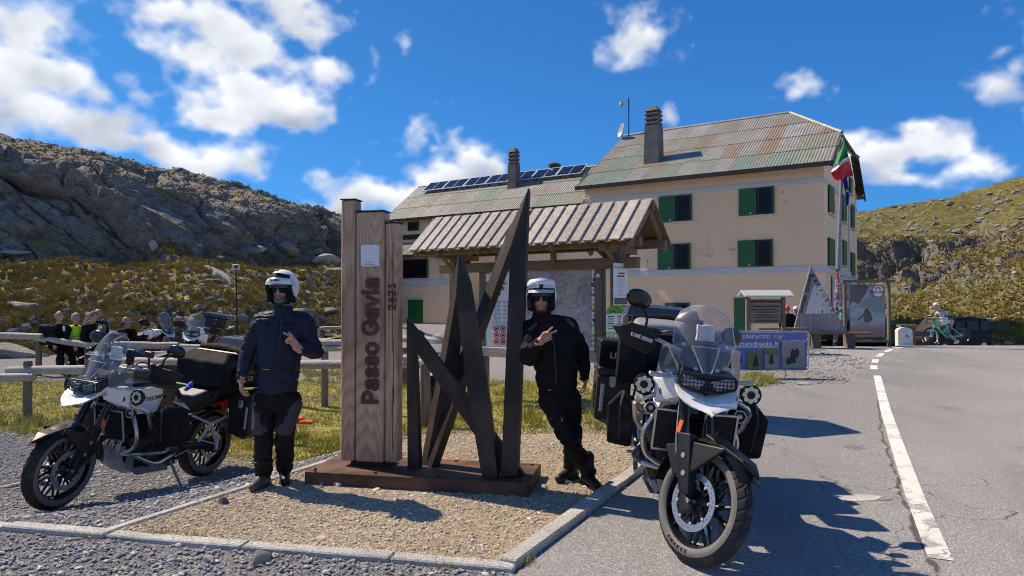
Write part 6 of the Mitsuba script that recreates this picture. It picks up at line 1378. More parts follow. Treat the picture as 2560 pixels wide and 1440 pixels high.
for a in range(6):
    t = a * math.pi / 3; part(lL['crash_bar_bag'] if False else kL, 'flower_petal', tf(lathe([(0, 0), (.012, 0), (.012, .003), (0, .003)], 10), frame((.86 + .018 * math.cos(t), .447, .70 + .018 * math.sin(t)), (1, 0, 0), (0, 1, 0))), 'm_green_sign' if a % 2 else 'm_print_white', 30, MLt)
pole = thing('camera_pole', 'thin upright pole with a small action camera at its tip, fixed to the left motorcycle', 'pole')
pA, pB = at(594, 872, 8.3), at(590, 672, 8.3)
part(pole, 'rod', tube([pA + [0, 0, -.35], pA, pB], [.012, .010, .008], 8), 'm_black')
part(pole, 'camera', bx(.085, .05, .07, pB + [0, 0, .02], .008), 'm_lightgrey'); part(pole, 'lens', lathe([(0, 0), (.02, 0), (.018, .014), (0, .016)], 14, frame(pB + [.012, -.025, .024], (1, 0, 0), (0, -1, 0))), 'm_black_gloss')

# ------------------------------------------------------------------ people
def skin(chains, L=.025, it=12, amp=0, freq=14, seed=1):
    """chains of (point, radius): every bone is the hull of its two spheres, all joined into one smooth surface"""
    parts_ = []
    for ch in chains:
        for (p, r), (q, s) in zip(ch, ch[1:]):
            A = [m3.Manifold.sphere(float(np.mean(k)), 16).scale([float(x) for x in (np.broadcast_to(k, (3,)) / np.mean(k))]).translate([float(v) for v in c]) for c, k in ((p, r), (q, s))]
            parts_.append(m3.Manifold.batch_hull(A))
    m = m3.Manifold.batch_boolean(parts_, m3.OpType.Add)
    m = solid(m, L, it)
    if amp:
        v = np.array(m.vertices); n = m.vertex_normals
        w = meshkit.fbm(v * np.array([freq, freq, freq * 1.6]) + seed, 3, seed) - .5
        w = w - .6 * np.exp(-((meshkit.fbm(v * np.array([freq * .5, freq * .5, freq * 1.3]) + seed + 9, 2, seed + 5) - .5) / .05) ** 2)
        m = TM(v + n * (2 * amp * w)[:, None], m.faces)
    return m
V3 = lambda *a: np.array(a, float)
def hand(wrist, fwd, palm_n, side, curl, size=1.0, spread=None):
    """hand: palm and five fingers. fwd = direction of the fingers, palm_n = out of the palm, side = +1 when the thumb leaves to cross(fwd, palm_n); curl per finger (thumb first) 0..1"""
    fwd, palm_n = fwd / np.linalg.norm(fwd), np.asarray(palm_n, float); palm_n = palm_n - fwd * (palm_n @ fwd); palm_n /= np.linalg.norm(palm_n)
    lat = np.cross(fwd, palm_n) * side; s = size; ch = []
    pal = [wrist + fwd * .03 * s, wrist + fwd * .085 * s]
    kn = []
    for i, (o, l) in enumerate(((.030, .072), (.010, .080), (-.011, .074), (-.030, .058))):
        k = wrist + fwd * (.092 - .006 * abs(i - 1.2)) * s + lat * o * s; kn.append(k)
        ch.append([(wrist + fwd * .012 * s + lat * o * .55 * s, .016 * s), (k, .0115 * s)])
        c = curl[i + 1]; p = k; a = 0; sp = (spread[i] if spread else (.10 - .07 * i)); rr = .0098
        for seg, (f_, bend_) in enumerate(((.46, .9), (.30, 1.25), (.24, .9))):
            a += c * bend_ * 1.25 + .10
            d = (fwd * math.cos(a) + palm_n * math.sin(a)) + lat * sp * math.cos(a)
            q = p + d / np.linalg.norm(d) * l * f_ * s
            ch.append([(p, rr * s), (q, (rr - .0011) * s)]); p = q; rr -= .0011
    c = curl[0]; t0 = wrist + fwd * .030 * s + lat * .026 * s; a = .75 - .5 * c
    t1 = t0 + (lat * math.sin(a) + fwd * math.cos(a) + palm_n * .25) / 1.05 * .036 * s
    d = lat * math.sin(a * .6 - .5 * c) + fwd * math.cos(a * .6) + palm_n * (.3 + .7 * c)
    t2 = t1 + d / np.linalg.norm(d) * .034 * s; t3 = t2 + (d / np.linalg.norm(d) + palm_n * .3 * c - lat * .3 * c) * .024 * s
    ch += [[(wrist + fwd * .012 * s + lat * .012 * s, .018 * s), (t0, .0155 * s)], [(t0, .0150 * s), (t1, .0125 * s)], [(t1, .0118 * s), (t2, .0105 * s)], [(t2, .0102 * s), (t3, .0088 * s)]]
    ch.append([(wrist - fwd * .04 * s, .024 * s), (wrist + fwd * .01 * s, .023 * s)])
    return ch
def face_mesh(c, yaw, s=1.0, bald=True):
    """head shape with nose, brows, chin, ears; looks along -y before the yaw"""
    m = trimesh.creation.icosphere(subdivisions=4); v = np.array(m.vertices)
    v = v * [.076, .096, .118]
    v[:, 1] += np.where(v[:, 2] < -.02, (v[:, 2] + .02) * .12, 0) * -1 * 0
    f = -v[:, 1]                                     # front
    g = lambda x, z, sx, sz: np.exp(-((v[:, 0] - x) / sx) ** 2 - ((v[:, 2] - z) / sz) ** 2) * (f > 0)
    out = .028 * g(0, -.022, .013, .017) + .012 * g(0, .004, .009, .024) + .008 * (g(-.028, .022, .02, .008) + g(.028, .022, .02, .008)) - .011 * (g(-.030, .006, .015, .010) + g(.030, .006, .015, .010)) + .007 * g(0, -.060, .022, .007) - .003 * g(0, -.067, .024, .004) + .006 * g(0, -.075, .02, .006) + .012 * g(0, -.10, .024, .018)
    v[:, 1] -= out
    v[:, 0] *= np.where(v[:, 2] < -.03, 1 - (-(v[:, 2] + .03)) * 3.2, 1)
    M = mat(c, rz=yaw, s=s)
    ears = [tf(trimesh.creation.icosphere(2, 1.0), mat((sx * .078, .008, -.008), rz=-sx * 20, s=(.010, .020, .030))) for sx in (-1, 1)]
    return tf(TM(v, m.faces), M), tf(cat(ears), M), M
def facemask(m, M, lo, hi, front):
    return None
def person(label, group=None): return thing('person', label, 'person', group)

def helmet(k, c, yaw, pitch, tag):
    """flip-front helmet with the chin bar raised, visor peak, dark lining; faces -y"""
    M = mat(c, rz=yaw) @ mat(rx=pitch)
    m = trimesh.creation.icosphere(subdivisions=4); v = np.array(m.vertices) * [.128, .155, .150]
    v[:, 2] += .012; keep = ~((v[:, 1] < -.030) & (v[:, 2] < .055) & (np.abs(v[:, 0]) < .104)) & (v[:, 2] > -.125)
    f = np.asarray(m.faces); f = f[keep[f].all(1)]
    shell = part(k, 'helmet', tf(TM(v, f), M), 'm_white', 40)
    part(shell, 'lining', tf(TM(v * .955, f[:, ::-1]), M), 'm_black', 40)
    # rim around the opening
    e = TM(v, f); b_ = e.edges_sorted; uq, cnt = np.unique(b_, axis=0, return_counts=True); bd = uq[cnt == 1]
    part(shell, 'rim', tf(cat([tube([v[i], v[j]], .008, 5, cap=False) for i, j in bd]), M), 'm_black', 30)
    P = [[(.128 * math.sin(a) * (1.03), -.150 * math.cos(a) * 1.03 - .008, (.040 if tag == 1 else .098) + .048 * t - .010 * abs(a)) for a in np.linspace(-1.15, 1.15, 21)] for t in np.linspace(0, 1, 6)]
    part(shell, 'raised_chin_bar', tf(sheet([[(x * (1 - .13 * j / 5), y * (1 - .10 * j / 5) - .012 * math.sin(3.1 * j / 5), z) for x, y, z in row] for j, row in enumerate(P)], -.012), M), 'm_white', 40)
    part(shell, 'peak', tf(sheet([[(.122 * math.sin(a), -.148 * math.cos(a) - .022 * t, .060 - .030 * t) for a in np.linspace(-1.2, 1.2, 17)] for t in np.linspace(0, 1, 4)], .005), M), 'm_lightgrey', 40)
    part(shell, 'dark_opening', tf(sheet([[((.105 + .012 * t) * math.sin(a), -(.122 + .026 * t) * math.cos(a) - .006, (.128 if tag == 1 else .102) - .050 * t - .018 * abs(a)) for a in np.linspace(-1.0, 1.0, 15)] for t in np.linspace(0, 1, 5)], .004), M), 'm_black', 40)
    part(shell, 'sun_visor', tf(sheet([[(.116 * math.sin(a), -.137 * math.cos(a) - .004, .050 - .052 * t + .010 * a * a) for a in np.linspace(-1.15, 1.15, 17)] for t in np.linspace(0, 1, 4)]), M), 'm_screen_dark', True)
    part(shell, 'vent', tf(bx(.030, .014, .016, (0, -.128 if tag == 1 else -.150, .146 if tag == 1 else .128), .004), M), 'm_red' if tag == 2 else 'm_grey')
    if tag == 1: part(shell, 'lettering', tf(text('SHOEI', .020, frame((0, -.1725, .064), (1, 0, 0), (0, -1, .12)), .005), M), 'm_print_black', False)
    [part(shell, 'cheek_pad', tf(rhull([(s * .088, -.065, .02), (s * .092, -.02, -.09), (s * .078, -.085, -.08), (s * .085, .03, -.10)], .022, 10), M), 'm_fabric', 40) for s in (-1, 1)]
    part(shell, 'chin_strap', tf(tube(bend([(-.085, -.05, -.09), (-.04, -.085, -.135), (.04, -.085, -.135), (.085, -.05, -.09)]), .009, 6), M), 'm_black', 40)
    return M
def rider(k, J, head, yaw, pitch, tag, jacket, beard, seed):
    """J: joints -> (point, radius). One continuous body under the clothes."""
    c = head
    fm, ears, M = face_mesh(c + V3(0, 0, -.012), yaw)
    neck = [(J['neck'][0] - V3(0, 0, .04), .058), (c + V3(0, .02, -.09), .056)]
    hl, hr = J['handL'], J['handR']
    body = skin([neck, [J['chest'], J['waist'], J['hip']], [J['shL'], J['elL'], J['wrL']], [J['shR'], J['elR'], J['wrR']], [J['shL'], J['shR']], [J['hipL'], J['knL'], J['anL']], [J['hipR'], J['knR'], J['anR']], [J['hipL'], J['hipR']]], .03, 8)
    hands = [skin(hl, .006, 5), skin(hr, .006, 5)]
    part(k, 'body', cat(body, fm, ears), 'm_skin', 40)
    for h_ in hands: part(k, 'hand', h_, 'm_skin', 40)
    HM_ = helmet(k, c, yaw, pitch, tag)
    part(k, 'sunglasses', tf(cat(rhull([(s * .052, -.080, .010), (s * .012, -.098, .012), (s * .018, -.097, -.016), (s * .048, -.082, -.020)], .006, 8) for s in (-1, 1)) if False else cat([rhull([(s * .056, -.078, .012), (s * .012, -.098, .014), (s * .018, -.098, -.018), (s * .050, -.082, -.020)], .006, 8) for s in (-1, 1)] + [tube([(-.02, -.10, .012), (.02, -.10, .012)], .004, 6)]), M), 'm_visor', 40)
    part(k, 'lips', tf(rhull([(-.020, -.094, -.064), (0, -.101, -.064), (.020, -.094, -.064)], .0055, 8), M), 'm_lip', 40)
    part(k, 'teeth', tf(bx(.026, .004, .005, (0, -.1035, -.0635), .001), M), 'm_teeth', 40)
    if beard: 
        part(k, 'beard', tf(cat([rhull([(s * .050, -.055, -.055), (s * .026, -.084, -.078), (0, -.092, -.098), (s * .03, -.066, -.105)], .011, 8) for s in (-1, 1)] + [rhull([(-.024, -.092, -.050), (.024, -.092, -.050)], .0055, 8)]), M), 'm_beard', 40)
    off = lambda j, d: (j[0], np.asarray(j[1]) + d)
    jk = skin([[off(J['neck'], .022), off(J['chest'], .030), off(J['waist'], .030), off(J['hem'], .022)], [off(J['shL'], .028), off(J['elL'], .026), (J['wrL'][0] * .92 + J['elL'][0] * .08, .047)], [off(J['shR'], .028), off(J['elR'], .026), (J['wrR'][0] * .92 + J['elR'][0] * .08, .047)], [off(J['shL'], .028), off(J['neck'], .012), off(J['shR'], .028)], [off(J['shL'], .02), off(J['chest'], .03), off(J['shR'], .02)]], .015, 10, .009, 9, seed)
    part(k, 'jacket', jk, jacket, 50)
    tr = skin([[off(J['hem'], -.004), off(J['hip'], .02)], [off(J['hipL'], .014), off(J['knL'], .016), (J['anL'][0], np.asarray(J['anL'][1]) + .024)], [off(J['hipR'], .014), off(J['knR'], .016), (J['anR'][0], np.asarray(J['anR'][1]) + .024)], [off(J['hipL'], .02), off(J['hipR'], .02)]], .015, 10, .010, 8, seed + 3)
    part(k, 'trousers', tr, 'm_fabric', 50)
    nk = J['neck'][0] * .5 + (c + V3(0, .015, -.13)) * .5
    part(k, 'collar', rnoise(lathe([(.066, -.05), (.088, -.05), (.080, .02), (.074, .035), (.064, .03), (.062, -.03)], 28, mat(nk + V3(0, 0, .005))), .004, 30), jacket, 50)
    return M
def boot(k, an, toe_dir, bs='m_black', L=.27, name='boot'):
    d = np.array([toe_dir[0], toe_dir[1], 0.0]); d /= np.linalg.norm(d); s = np.array([-d[1], d[0], 0]); z = V3(0, 0, 1); a = np.array([an[0], an[1], 0.0]) + V3(0, 0, J0Z)
    q = skin([[(a + z * .24, .058), (a + z * .10, .052), (a + z * .055 - d * .03, .048)], [(a + z * .085, .050), (a + z * .055 + d * .10, .044), (a + z * .045 + d * (L - .10), .038)], [(a + z * .04 - d * .04, .038), (a + z * .04 + d * (L - .10), .038)]], .015, 6)
    v = np.array(q.vertices); v[:, 2] = np.maximum(v[:, 2], J0Z + .012); q = TM(v, q.faces)
    b0 = part(k, name, q, bs, 40)
    out = np.array([a + d * (-.075 + (L - .02) * t) + s * w_ * (.046 if .2 < t < .95 else .038) for t, w_ in [(0, -1), (.3, -.9), (.7, -1.05), (.95, -.75), (1.03, 0), (.95, .75), (.7, 1.05), (.3, .9), (0, 1)]])
    part(b0, 'sole', prism(out[:, :2], .028, mat((0, 0, J0Z + .012))), 'm_rubber', 20)
J0Z = 0.0
# standing rider on the left, left hand raised with two fingers (from the viewer's right)
k1 = person('person in white helmet and navy jacket standing between the left motorcycle and the wooden column')
S = lambda px, py, Y: at(px, py, Y)
Y1 = 5.72
hd = S(707, 722, Y1)
anR, anL = gp(652, 1222, .0), gp(706, 1208, .0); anR[1] += .06; anL[1] += .06
J = dict(neck=(S(707, 790, Y1 + .02), (.068, .066, .05)), chest=(S(700, 858, Y1 + .02), (.160, .110, .13)), waist=(S(697, 930, Y1 + .02), (.142, .105, .10)), hem=(S(695, 976, Y1 + .02), (.145, .110, .035)), hip=(S(692, 990, Y1 + .02), (.140, .108, .08)),
    shL=(S(757, 806, Y1 + .03), .062), elL=(S(787, 878, Y1 + .06), .052), wrL=(S(742, 868, Y1 - .20), .036), shR=(S(655, 806, Y1 + .03), .062), elR=(S(622, 878, Y1 + .08), .052), wrR=(S(604, 950, Y1 - .02), .036),
    hipL=(S(722, 1000, Y1 + .02), (.088, .098, .09)), knL=(S(711, 1085, Y1 - .02), .066), anL=(anL + V3(0, 0, .13), .050), hipR=(S(667, 1000, Y1 + .02), (.088, .098, .09)), knR=(S(658, 1085, Y1 - .02), .066), anR=(anR + V3(0, 0, .13), .050))
wl = J['wrL'][0]; fw = S(706, 818, Y1 - .28) - wl
J['handL'] = hand(wl, fw, V3(-.45, -.9, .15), 1, (.75, .05, .06, .92, .98), .98, (.16, -.14, -.05, -.1))
wr = J['wrR'][0]; J['handR'] = hand(wr, V3(.03, -.10, -1), V3(.9, .2, 0), 1, (.3, .32, .36, .40, .44), .98)
rider(k1, J, hd, -4, -2, 1, 'm_navy', True, 3)
boot(k1, anR, (-.12, -1), 'm_brownboot'); boot(k1, anL, (.35, -1), 'm_black')
[part(k1, 'knee_panel', skin([[(S(px, 1012, Y1 - .005), .062), (J[q][0] + V3(dx * .6, -.022, .05), .074)]], .015, 4), 'm_greyfab', 50) for px, q, dx in ((652, 'knR', -.02), (738, 'knL', .02))]
part(k1, 'jacket_zip', tube([S(703, 800, Y1 - .115), S(700, 858, Y1 - .155), S(697, 925, Y1 - .145), S(696, 972, Y1 - .14)], .005, 5), 'm_black', 40)
[part(k1, 'pocket_flap', bx(.11, .012, .012, S(px, py, Y1 - .14), .004), 'm_black') for px, py in ((672, 925), (724, 925))]
[part(k1, 'boot_strap', tf(ring(.080, .009, 20), mat(an + V3(0, -.02, z), rx=90)), 'm_black', 30) for an in (anR, anL) for z in (.42, .22)]
# rider leaning against the tall spike, legs crossed
k2 = person('person in white helmet and black suit leaning on the sculpture with crossed legs')
Y2 = 5.62
hd = S(1353, 742, Y2)
a1, a2 = gp(1430, 1205), gp(1470, 1216); a1[1] += .05; a2[1] += .02
J = dict(neck=(S(1358, 800, Y2 + .02), (.066, .064, .05)), chest=(S(1383, 862, Y2 + .03), (.168, .118, .12)), waist=(S(1390, 925, Y2 + .03), (.150, .112, .10)), hem=(S(1392, 962, Y2 + .03), (.152, .115, .035)), hip=(S(1396, 985, Y2 + .03), (.150, .115, .08)),
    shL=(S(1420, 818, Y2 + .05), .062), elL=(S(1452, 878, Y2 + .16), .052), wrL=(S(1462, 945, Y2 + .18), .036), shR=(S(1334, 820, Y2 + .04), .060), elR=(S(1322, 892, Y2 - .10), .052), wrR=(S(1352, 852, Y2 - .26), .034),
    hipL=(S(1425, 1000, Y2 + .03), (.088, .098, .09)), knL=(S(1432, 1085, Y2 + .03), .064), anL=(a1 + V3(0, .02, .13), .048), hipR=(S(1378, 1000, Y2 - .01), (.090, .098, .09)), knR=(S(1418, 1090, Y2 - .10), .064), anR=(a2 + V3(0, 0, .13), .048))
wr = J['wrR'][0]; fw = S(1392, 826, Y2 - .30) - wr
J['handR'] = hand(wr, fw, V3(.35, -.9, .25), -1, (.75, .04, .05, .95, 1.0), .94, (.17, -.15, -.05, -.1))
J['handL'] = hand(J['wrL'][0], V3(.05, .1, -1), V3(-.9, .2, 0), -1, (.3, .35, .38, .42, .46), .94)
rider(k2, J, hd, -3, -1, 2, 'm_fabric', False, 8)
boot(k2, a1, (-.75, -.75), 'm_black', .26); boot(k2, a2, (.35, -1), 'm_black', .26)
part(k2, 'jacket_zip', tube([S(1372, 812, Y2 - .10), S(1385, 862, Y2 - .15), S(1390, 925, Y2 - .14), S(1391, 960, Y2 - .14)], .005, 5), 'm_darkgrey', 40)
[part(k2, 'shoulder_patch', q, 'm_darkgrey', 40) for q in (rhull([S(1340, 812, Y2 - .06), S(1325, 826, Y2 - .04)], .02, 8), rhull([S(1418, 800, Y2 - .03), S(1432, 815, Y2 - .02)], .02, 8))]

# people on the back fence and by the signs (small in the picture)
def figure(label, head, yaw, sh, hip, knees, feet, arms, top, legs, hair, skin_=True, group=None, hairm='m_hair_grey', helmet_=None, vest=None):
    k = person(label, group)
    r_ = np.array([math.cos(math.radians(yaw)), math.sin(math.radians(yaw)), 0])
    sL, sR = sh + r_ * .17, sh - r_ * .17; hL, hR = hip + r_ * .09, hip - r_ * .09
    fm, ears, M = face_mesh(head, yaw)
    ch = [[(sh, (.10, .08, .07)), (hip, (.12, .09, .08))], [(sL, .055), (sR, .055)], [(sh, .055), (head + V3(0, 0, -.08), .05)], [(hL, .08), (knees[0], .055), (feet[0], .04)], [(hR, .08), (knees[1], .055), (feet[1], .04)]]
    for s0, (el, wr_) in ((sL, arms[0]), (sR, arms[1])): ch.append([(s0, .048), (el, .040), (wr_, .032)])
    part(k, 'body', cat(skin(ch, .04, 5), fm, ears), 'm_skin', 40)
    hs = []
    for (el, wr_) in arms: hs += hand(wr_, wr_ - el, V3(0, -1, .2), 1, (.4, .5, .5, .5, .5), .95)
    part(k, 'hand', skin(hs, .012, 3), 'm_skin', 40)
    j = [[(sh + V3(0, 0, .03), (.12, .10, .07)), (sh * .5 + hip * .5, (.165, .125, .12) if top != 'm_jersey' else (.14, .11, .12)), (hip + V3(0, 0, .04), (.16, .125, .06))], [(sL, .078), (sR, .078)]]
    for s0, (el, wr_) in ((sL, arms[0]), (sR, arms[1])): j.append([(s0, .072 if top != 'm_jersey' else .058), (el, .060 if top != 'm_jersey' else .046), (wr_ * (.9 if top != 'm_jersey' else .25) + el * (.1 if top != 'm_jersey' else .75), .046)])
    jk = part(k, 'jacket' if top not in ('m_jersey', 'm_tshirt') else 'shirt', skin(j, .03, 5, .008, 12, 4), top, 50)
    if vest: part(k, 'vest', skin([[(sh + V3(0, 0, .02), (.14, .115, .07)), (sh * .5 + hip * .5, (.18, .14, .12)), (hip + V3(0, 0, .05), (.175, .14, .06))], [(sh + r_ * .10, .085), (sh - r_ * .10, .085)]], .03, 5), vest, 50)
    if vest: part(k, 'reflective_stripe', cat([tf(tube([(.19 * math.cos(a), .15 * math.sin(a), 0) for a in np.linspace(0, 6.28, 21)[:-1]], .014, 5, close=True), mat(sh * t + hip * (1 - t), rz=yaw)) for t in (.35, .6)]), 'm_lightgrey', 40)
    part(k, 'trousers', skin([[(hip + V3(0, 0, .05), (.14, .11, .05)), (hip, (.15, .11, .07))], [(hL, .10), (knees[0], .075), (feet[0] * (.93 if legs != 'm_shorts' else .05) + knees[0] * (.07 if legs != 'm_shorts' else .95), .062)], [(hR, .10), (knees[1], .075), (feet[1] * (.93 if legs != 'm_shorts' else .05) + knees[1] * (.07 if legs != 'm_shorts' else .95), .062)]], .03, 5, .006, 12, 5), legs, 50)
    for f_ in feet: part(k, 'shoe', skin([[(f_ + V3(0, 0, .02), .048), (f_ + np.array([-r_[1] * -1, -r_[0], 0]) * .0 + np.cross(r_, (0, 0, 1)) * .14 + V3(0, 0, -.02), .038)], [(f_ + V3(0, 0, .05), .05), (f_, .05)]], .02, 4), 'm_milestone' if legs == 'm_shorts' else 'm_black', 40)
    if hair:
        m = trimesh.creation.icosphere(subdivisions=3); v = np.array(m.vertices) * [.088, .110, .127]
        keep = (v[:, 2] > (.02 if hair == 1 else -.02) - .9 * np.maximum(v[:, 1], 0)) & ((v[:, 2] < .075) | (hair == 2)) & (v[:, 1] > -.085); f = np.asarray(m.faces); f = f[keep[f].all(1)]
        part(k, 'hair', rnoise(tf(TM(v, f), M), .004, 60), hairm, 40)
    if helmet_:
        m = trimesh.creation.icosphere(subdivisions=3); v = np.array(m.vertices) * [.098, .135, .115] + [0, .005, .045]
        f = np.asarray(m.faces); f = f[(v[f][:, :, 2] > .03).all(1)]
        hk = part(k, 'helmet', tf(TM(v, f), M), helmet_, 40)
        part(hk, 'vent', tf(cat([bx(.010, .12, .008, (x, .0, .158 - .9 * x * x * 8), .003) for x in (-.04, 0, .04)]), M), 'm_darkgrey', 40)
    return k, M
G = 'motorcyclists gathered at the back fence'
def sitter(label, px, py, Y, yaw, top='m_fabric', vest=None, hair=1, hairm='m_hair_grey', lean=0.0, drop=0.0):
    h_ = at(px, py, Y); g0 = float(ground_z(h_[0], Y)); r_ = np.array([math.cos(math.radians(yaw)), math.sin(math.radians(yaw)), 0]); f_ = np.array([r_[1], -r_[0], 0])
    sh = h_ + V3(0, 0, -.245) - f_ * .04; hip = sh + V3(0, 0, -.44) - f_ * .04
    kn = [hip + f_ * .36 + r_ * s * .11 + V3(0, 0, -.16) for s in (1, -1)]; ft = [np.array([*(hip + f_ * (.52 - .1 * (s < 0)) + r_ * s * .12)[:2], g0 + .07]) for s in (1, -1)]
    ar = [(sh + r_ * s * .24 + V3(0, 0, -.27) + f_ * .0, sh + r_ * s * .20 + V3(0, 0, -.42) + f_ * .22) for s in (1, -1)]
    return figure(label, h_, yaw, sh, hip, kn, ft, ar, top, 'm_fabric', hair, vest=vest, hairm=hairm, group=None)
k, M_ = sitter('person with a black backpack and dark jacket seated leftmost on the back fence', 148, 791, 15.75, 62)
ss_ = at(148, 791, 15.75) + V3(-.10, -.05, -.45)
part(k, 'backpack', rnoise(rhull([ss_ + V3(x, y, z) for x in (-.20, .06) for y in (-.10, .02) for z in (-.14, .20)], .06, 10).subdivide(), .015, 8), 'm_bag', 40)
part(k, 'sleeve_panel', bx(.05, .03, .11, at(160, 822, 15.55), .01), 'm_print_white')
sitter('person with grey hair in a yellow hi vis vest at the back fence', 190, 795, 15.85, 75, vest='m_hivis', hair=2)
k, M_ = sitter('person with short hair in a black leather jacket right of the hi vis vest', 233, 791, 15.7, 70, hair=2, hairm='m_beard')
part(k, 'sleeve_panel', bx(.05, .03, .08, at(248, 828, 15.5), .01), 'm_print_white')
sitter('person with a reddish bald head in a black shirt partly behind the leather jacket', 245, 785, 16.1, 60, hair=0)
sitter('person with a bald head and dark pullover standing apart right of the group', 315, 804, 16.6, -8, hair=0)
# cyclist with a turquoise road bicycle
YB = 25.5
def bike_xy(px, py): return at(px, py, YB)
bz = thing('road_bicycle', 'turquoise road bicycle straddled by the cyclist at the road crest', 'bicycle')
wf, wrr = bike_xy(2328, 841), bike_xy(2404, 839)
for w_, nm in ((wf, 'front_wheel'), (wrr, 'rear_wheel')):
    kk_ = part(bz, nm, tf(ring(.33, .016, 40), mat(w_)), 'm_rubber', 40)
    part(kk_, 'rim', tf(ring(.30, .020, 40), mat(w_)), 'm_black_gloss', 40)
    part(kk_, 'spokes', cat([tube([w_ + V3(.02 * math.cos(a), 0, .02 * math.sin(a)), w_ + V3(.29 * math.cos(a), 0, .29 * math.sin(a))], .003, 4) for a in np.arange(16) * math.pi / 8]), 'm_grey')
    part(kk_, 'hub', tube([w_ + V3(0, -.06, 0), w_ + V3(0, .06, 0)], .025, 10), 'm_alu')
hdt, hdb, bbk, stt = wf + V3(.14, 0, .60), wf + V3(.10, 0, .42), wf + V3(.62, 0, -.05), wf + V3(.50, 0, .62)
part(bz, 'frame', cat(tube([hdt, hdb], .032, 10), tube([hdb, bbk], .036, 10), tube([hdt + V3(.01, 0, -.04), stt + V3(.02, 0, -.08)], .028, 10), tube([stt + V3(.02, 0, -.08), bbk], .026, 10), [tube([bbk + V3(0, s * .03, 0), wrr + V3(0, s * .05, 0)], .016, 8) for s in (-1, 1)], [tube([stt + V3(.03, s * .02, -.12), wrr + V3(0, s * .05, 0)], .013, 8) for s in (-1, 1)]), 'm_teal', 40)
part(bz, 'fork', cat([tube(bend([hdb + V3(0, s * .03, 0), wf + V3(.03, s * .05, .2), wf + V3(0, s * .05, 0)]), .016, 8) for s in (-1, 1)]), 'm_teal', 40)
part(bz, 'handlebar', cat(tube(bend([hdt, hdt + V3(-.10, 0, .03)]), .016, 8), tube([hdt + V3(-.10, -.2, .03), hdt + V3(-.10, .2, .03)], .014, 8), [tube(bend([hdt + V3(-.10, s * .2, .03), hdt + V3(-.20, s * .2, .02), hdt + V3(-.18, s * .2, -.10), hdt + V3(-.10, s * .2, -.11)]), .014, 8) for s in (-1, 1)]), 'm_black', 40)
part(bz, 'saddle', rhull([stt + V3(.10, .06, .02), stt + V3(.10, -.06, .02), stt + V3(-.12, 0, .02)], .02, 8), 'm_black', 40)
part(bz, 'crank', cat(tf(ring(.09, .006, 24), mat(bbk + V3(0, -.05, 0))), tube([bbk + V3(0, -.06, 0), bbk + V3(.05, -.07, -.16)], .012, 6), tube([bbk + V3(0, .06, 0), bbk + V3(-.05, .07, .16)], .012, 6)), 'm_darkgrey', 40)
h_ = bike_xy(2341, 766); sh = bike_xy(2354, 783); hip = bike_xy(2365, 814) 
figure('person in white helmet, pale blue jersey and green shorts astride the turquoise bicycle', h_, -68, sh + V3(.02, 0, 0), hip, [bike_xy(2362, 834) + V3(.05, -.16, 0), bike_xy(2352, 834) + V3(0, .16, 0)], [bike_xy(2384, 855) + V3(0, -.22, 0), bike_xy(2353, 858) + V3(0, .2, 0)],
    [(bike_xy(2345, 796) + V3(0, -.2, 0), hdt + V3(-.12, -.2, .08)), (bike_xy(2343, 797) + V3(0, .2, 0), hdt + V3(-.12, .2, .08))], 'm_jersey', 'm_shorts', 0, helmet_='m_white')
# onlookers near the signs
def stander(label, px, py, Y, yaw, top, hair=2, helmet_=None, arm=None, hairm='m_black'):
    h_ = at(px, py, Y); r_ = np.array([math.cos(math.radians(yaw)), math.sin(math.radians(yaw)), 0]); f_ = np.array([r_[1], -r_[0], 0])
    sh = h_ + V3(0, 0, -.245); hip = sh + V3(0, 0, -.46); g0 = h_[2] - 1.62
    ar = [(sh + r_ * s * .22 + V3(0, 0, -.28), sh + r_ * s * .20 + V3(0, 0, -.50) + f_ * .10) for s in (1, -1)]
    if arm: ar[1] = (sh - r_ * .34 + V3(0, 0, -.06), sh - r_ * .50 + V3(0, 0, .08))
    return figure(label, h_, yaw, sh, hip, [hip + r_ * s * .10 + V3(0, 0, -.42) for s in (1, -1)], [np.array([*(hip + r_ * s * .11)[:2], g0 + .07]) for s in (1, -1)], ar, top, 'm_fabric', hair, helmet_=helmet_, hairm=hairm)
stander('person in a red cap and dark clothes standing right of the wooden sign', 1968, 772, 23.5, 170, 'm_fabric', 2, hairm='m_red')
stander('person in a white helmet and dark clothes beside the pyramid sign', 1990, 776, 23.8, 150, 'm_fabric', 0, 'm_white')
stander('person in a blue shirt with a raised arm behind the framed poster', 2110, 757, 24.6, 30, 'm_tshirt', 2, arm=True)

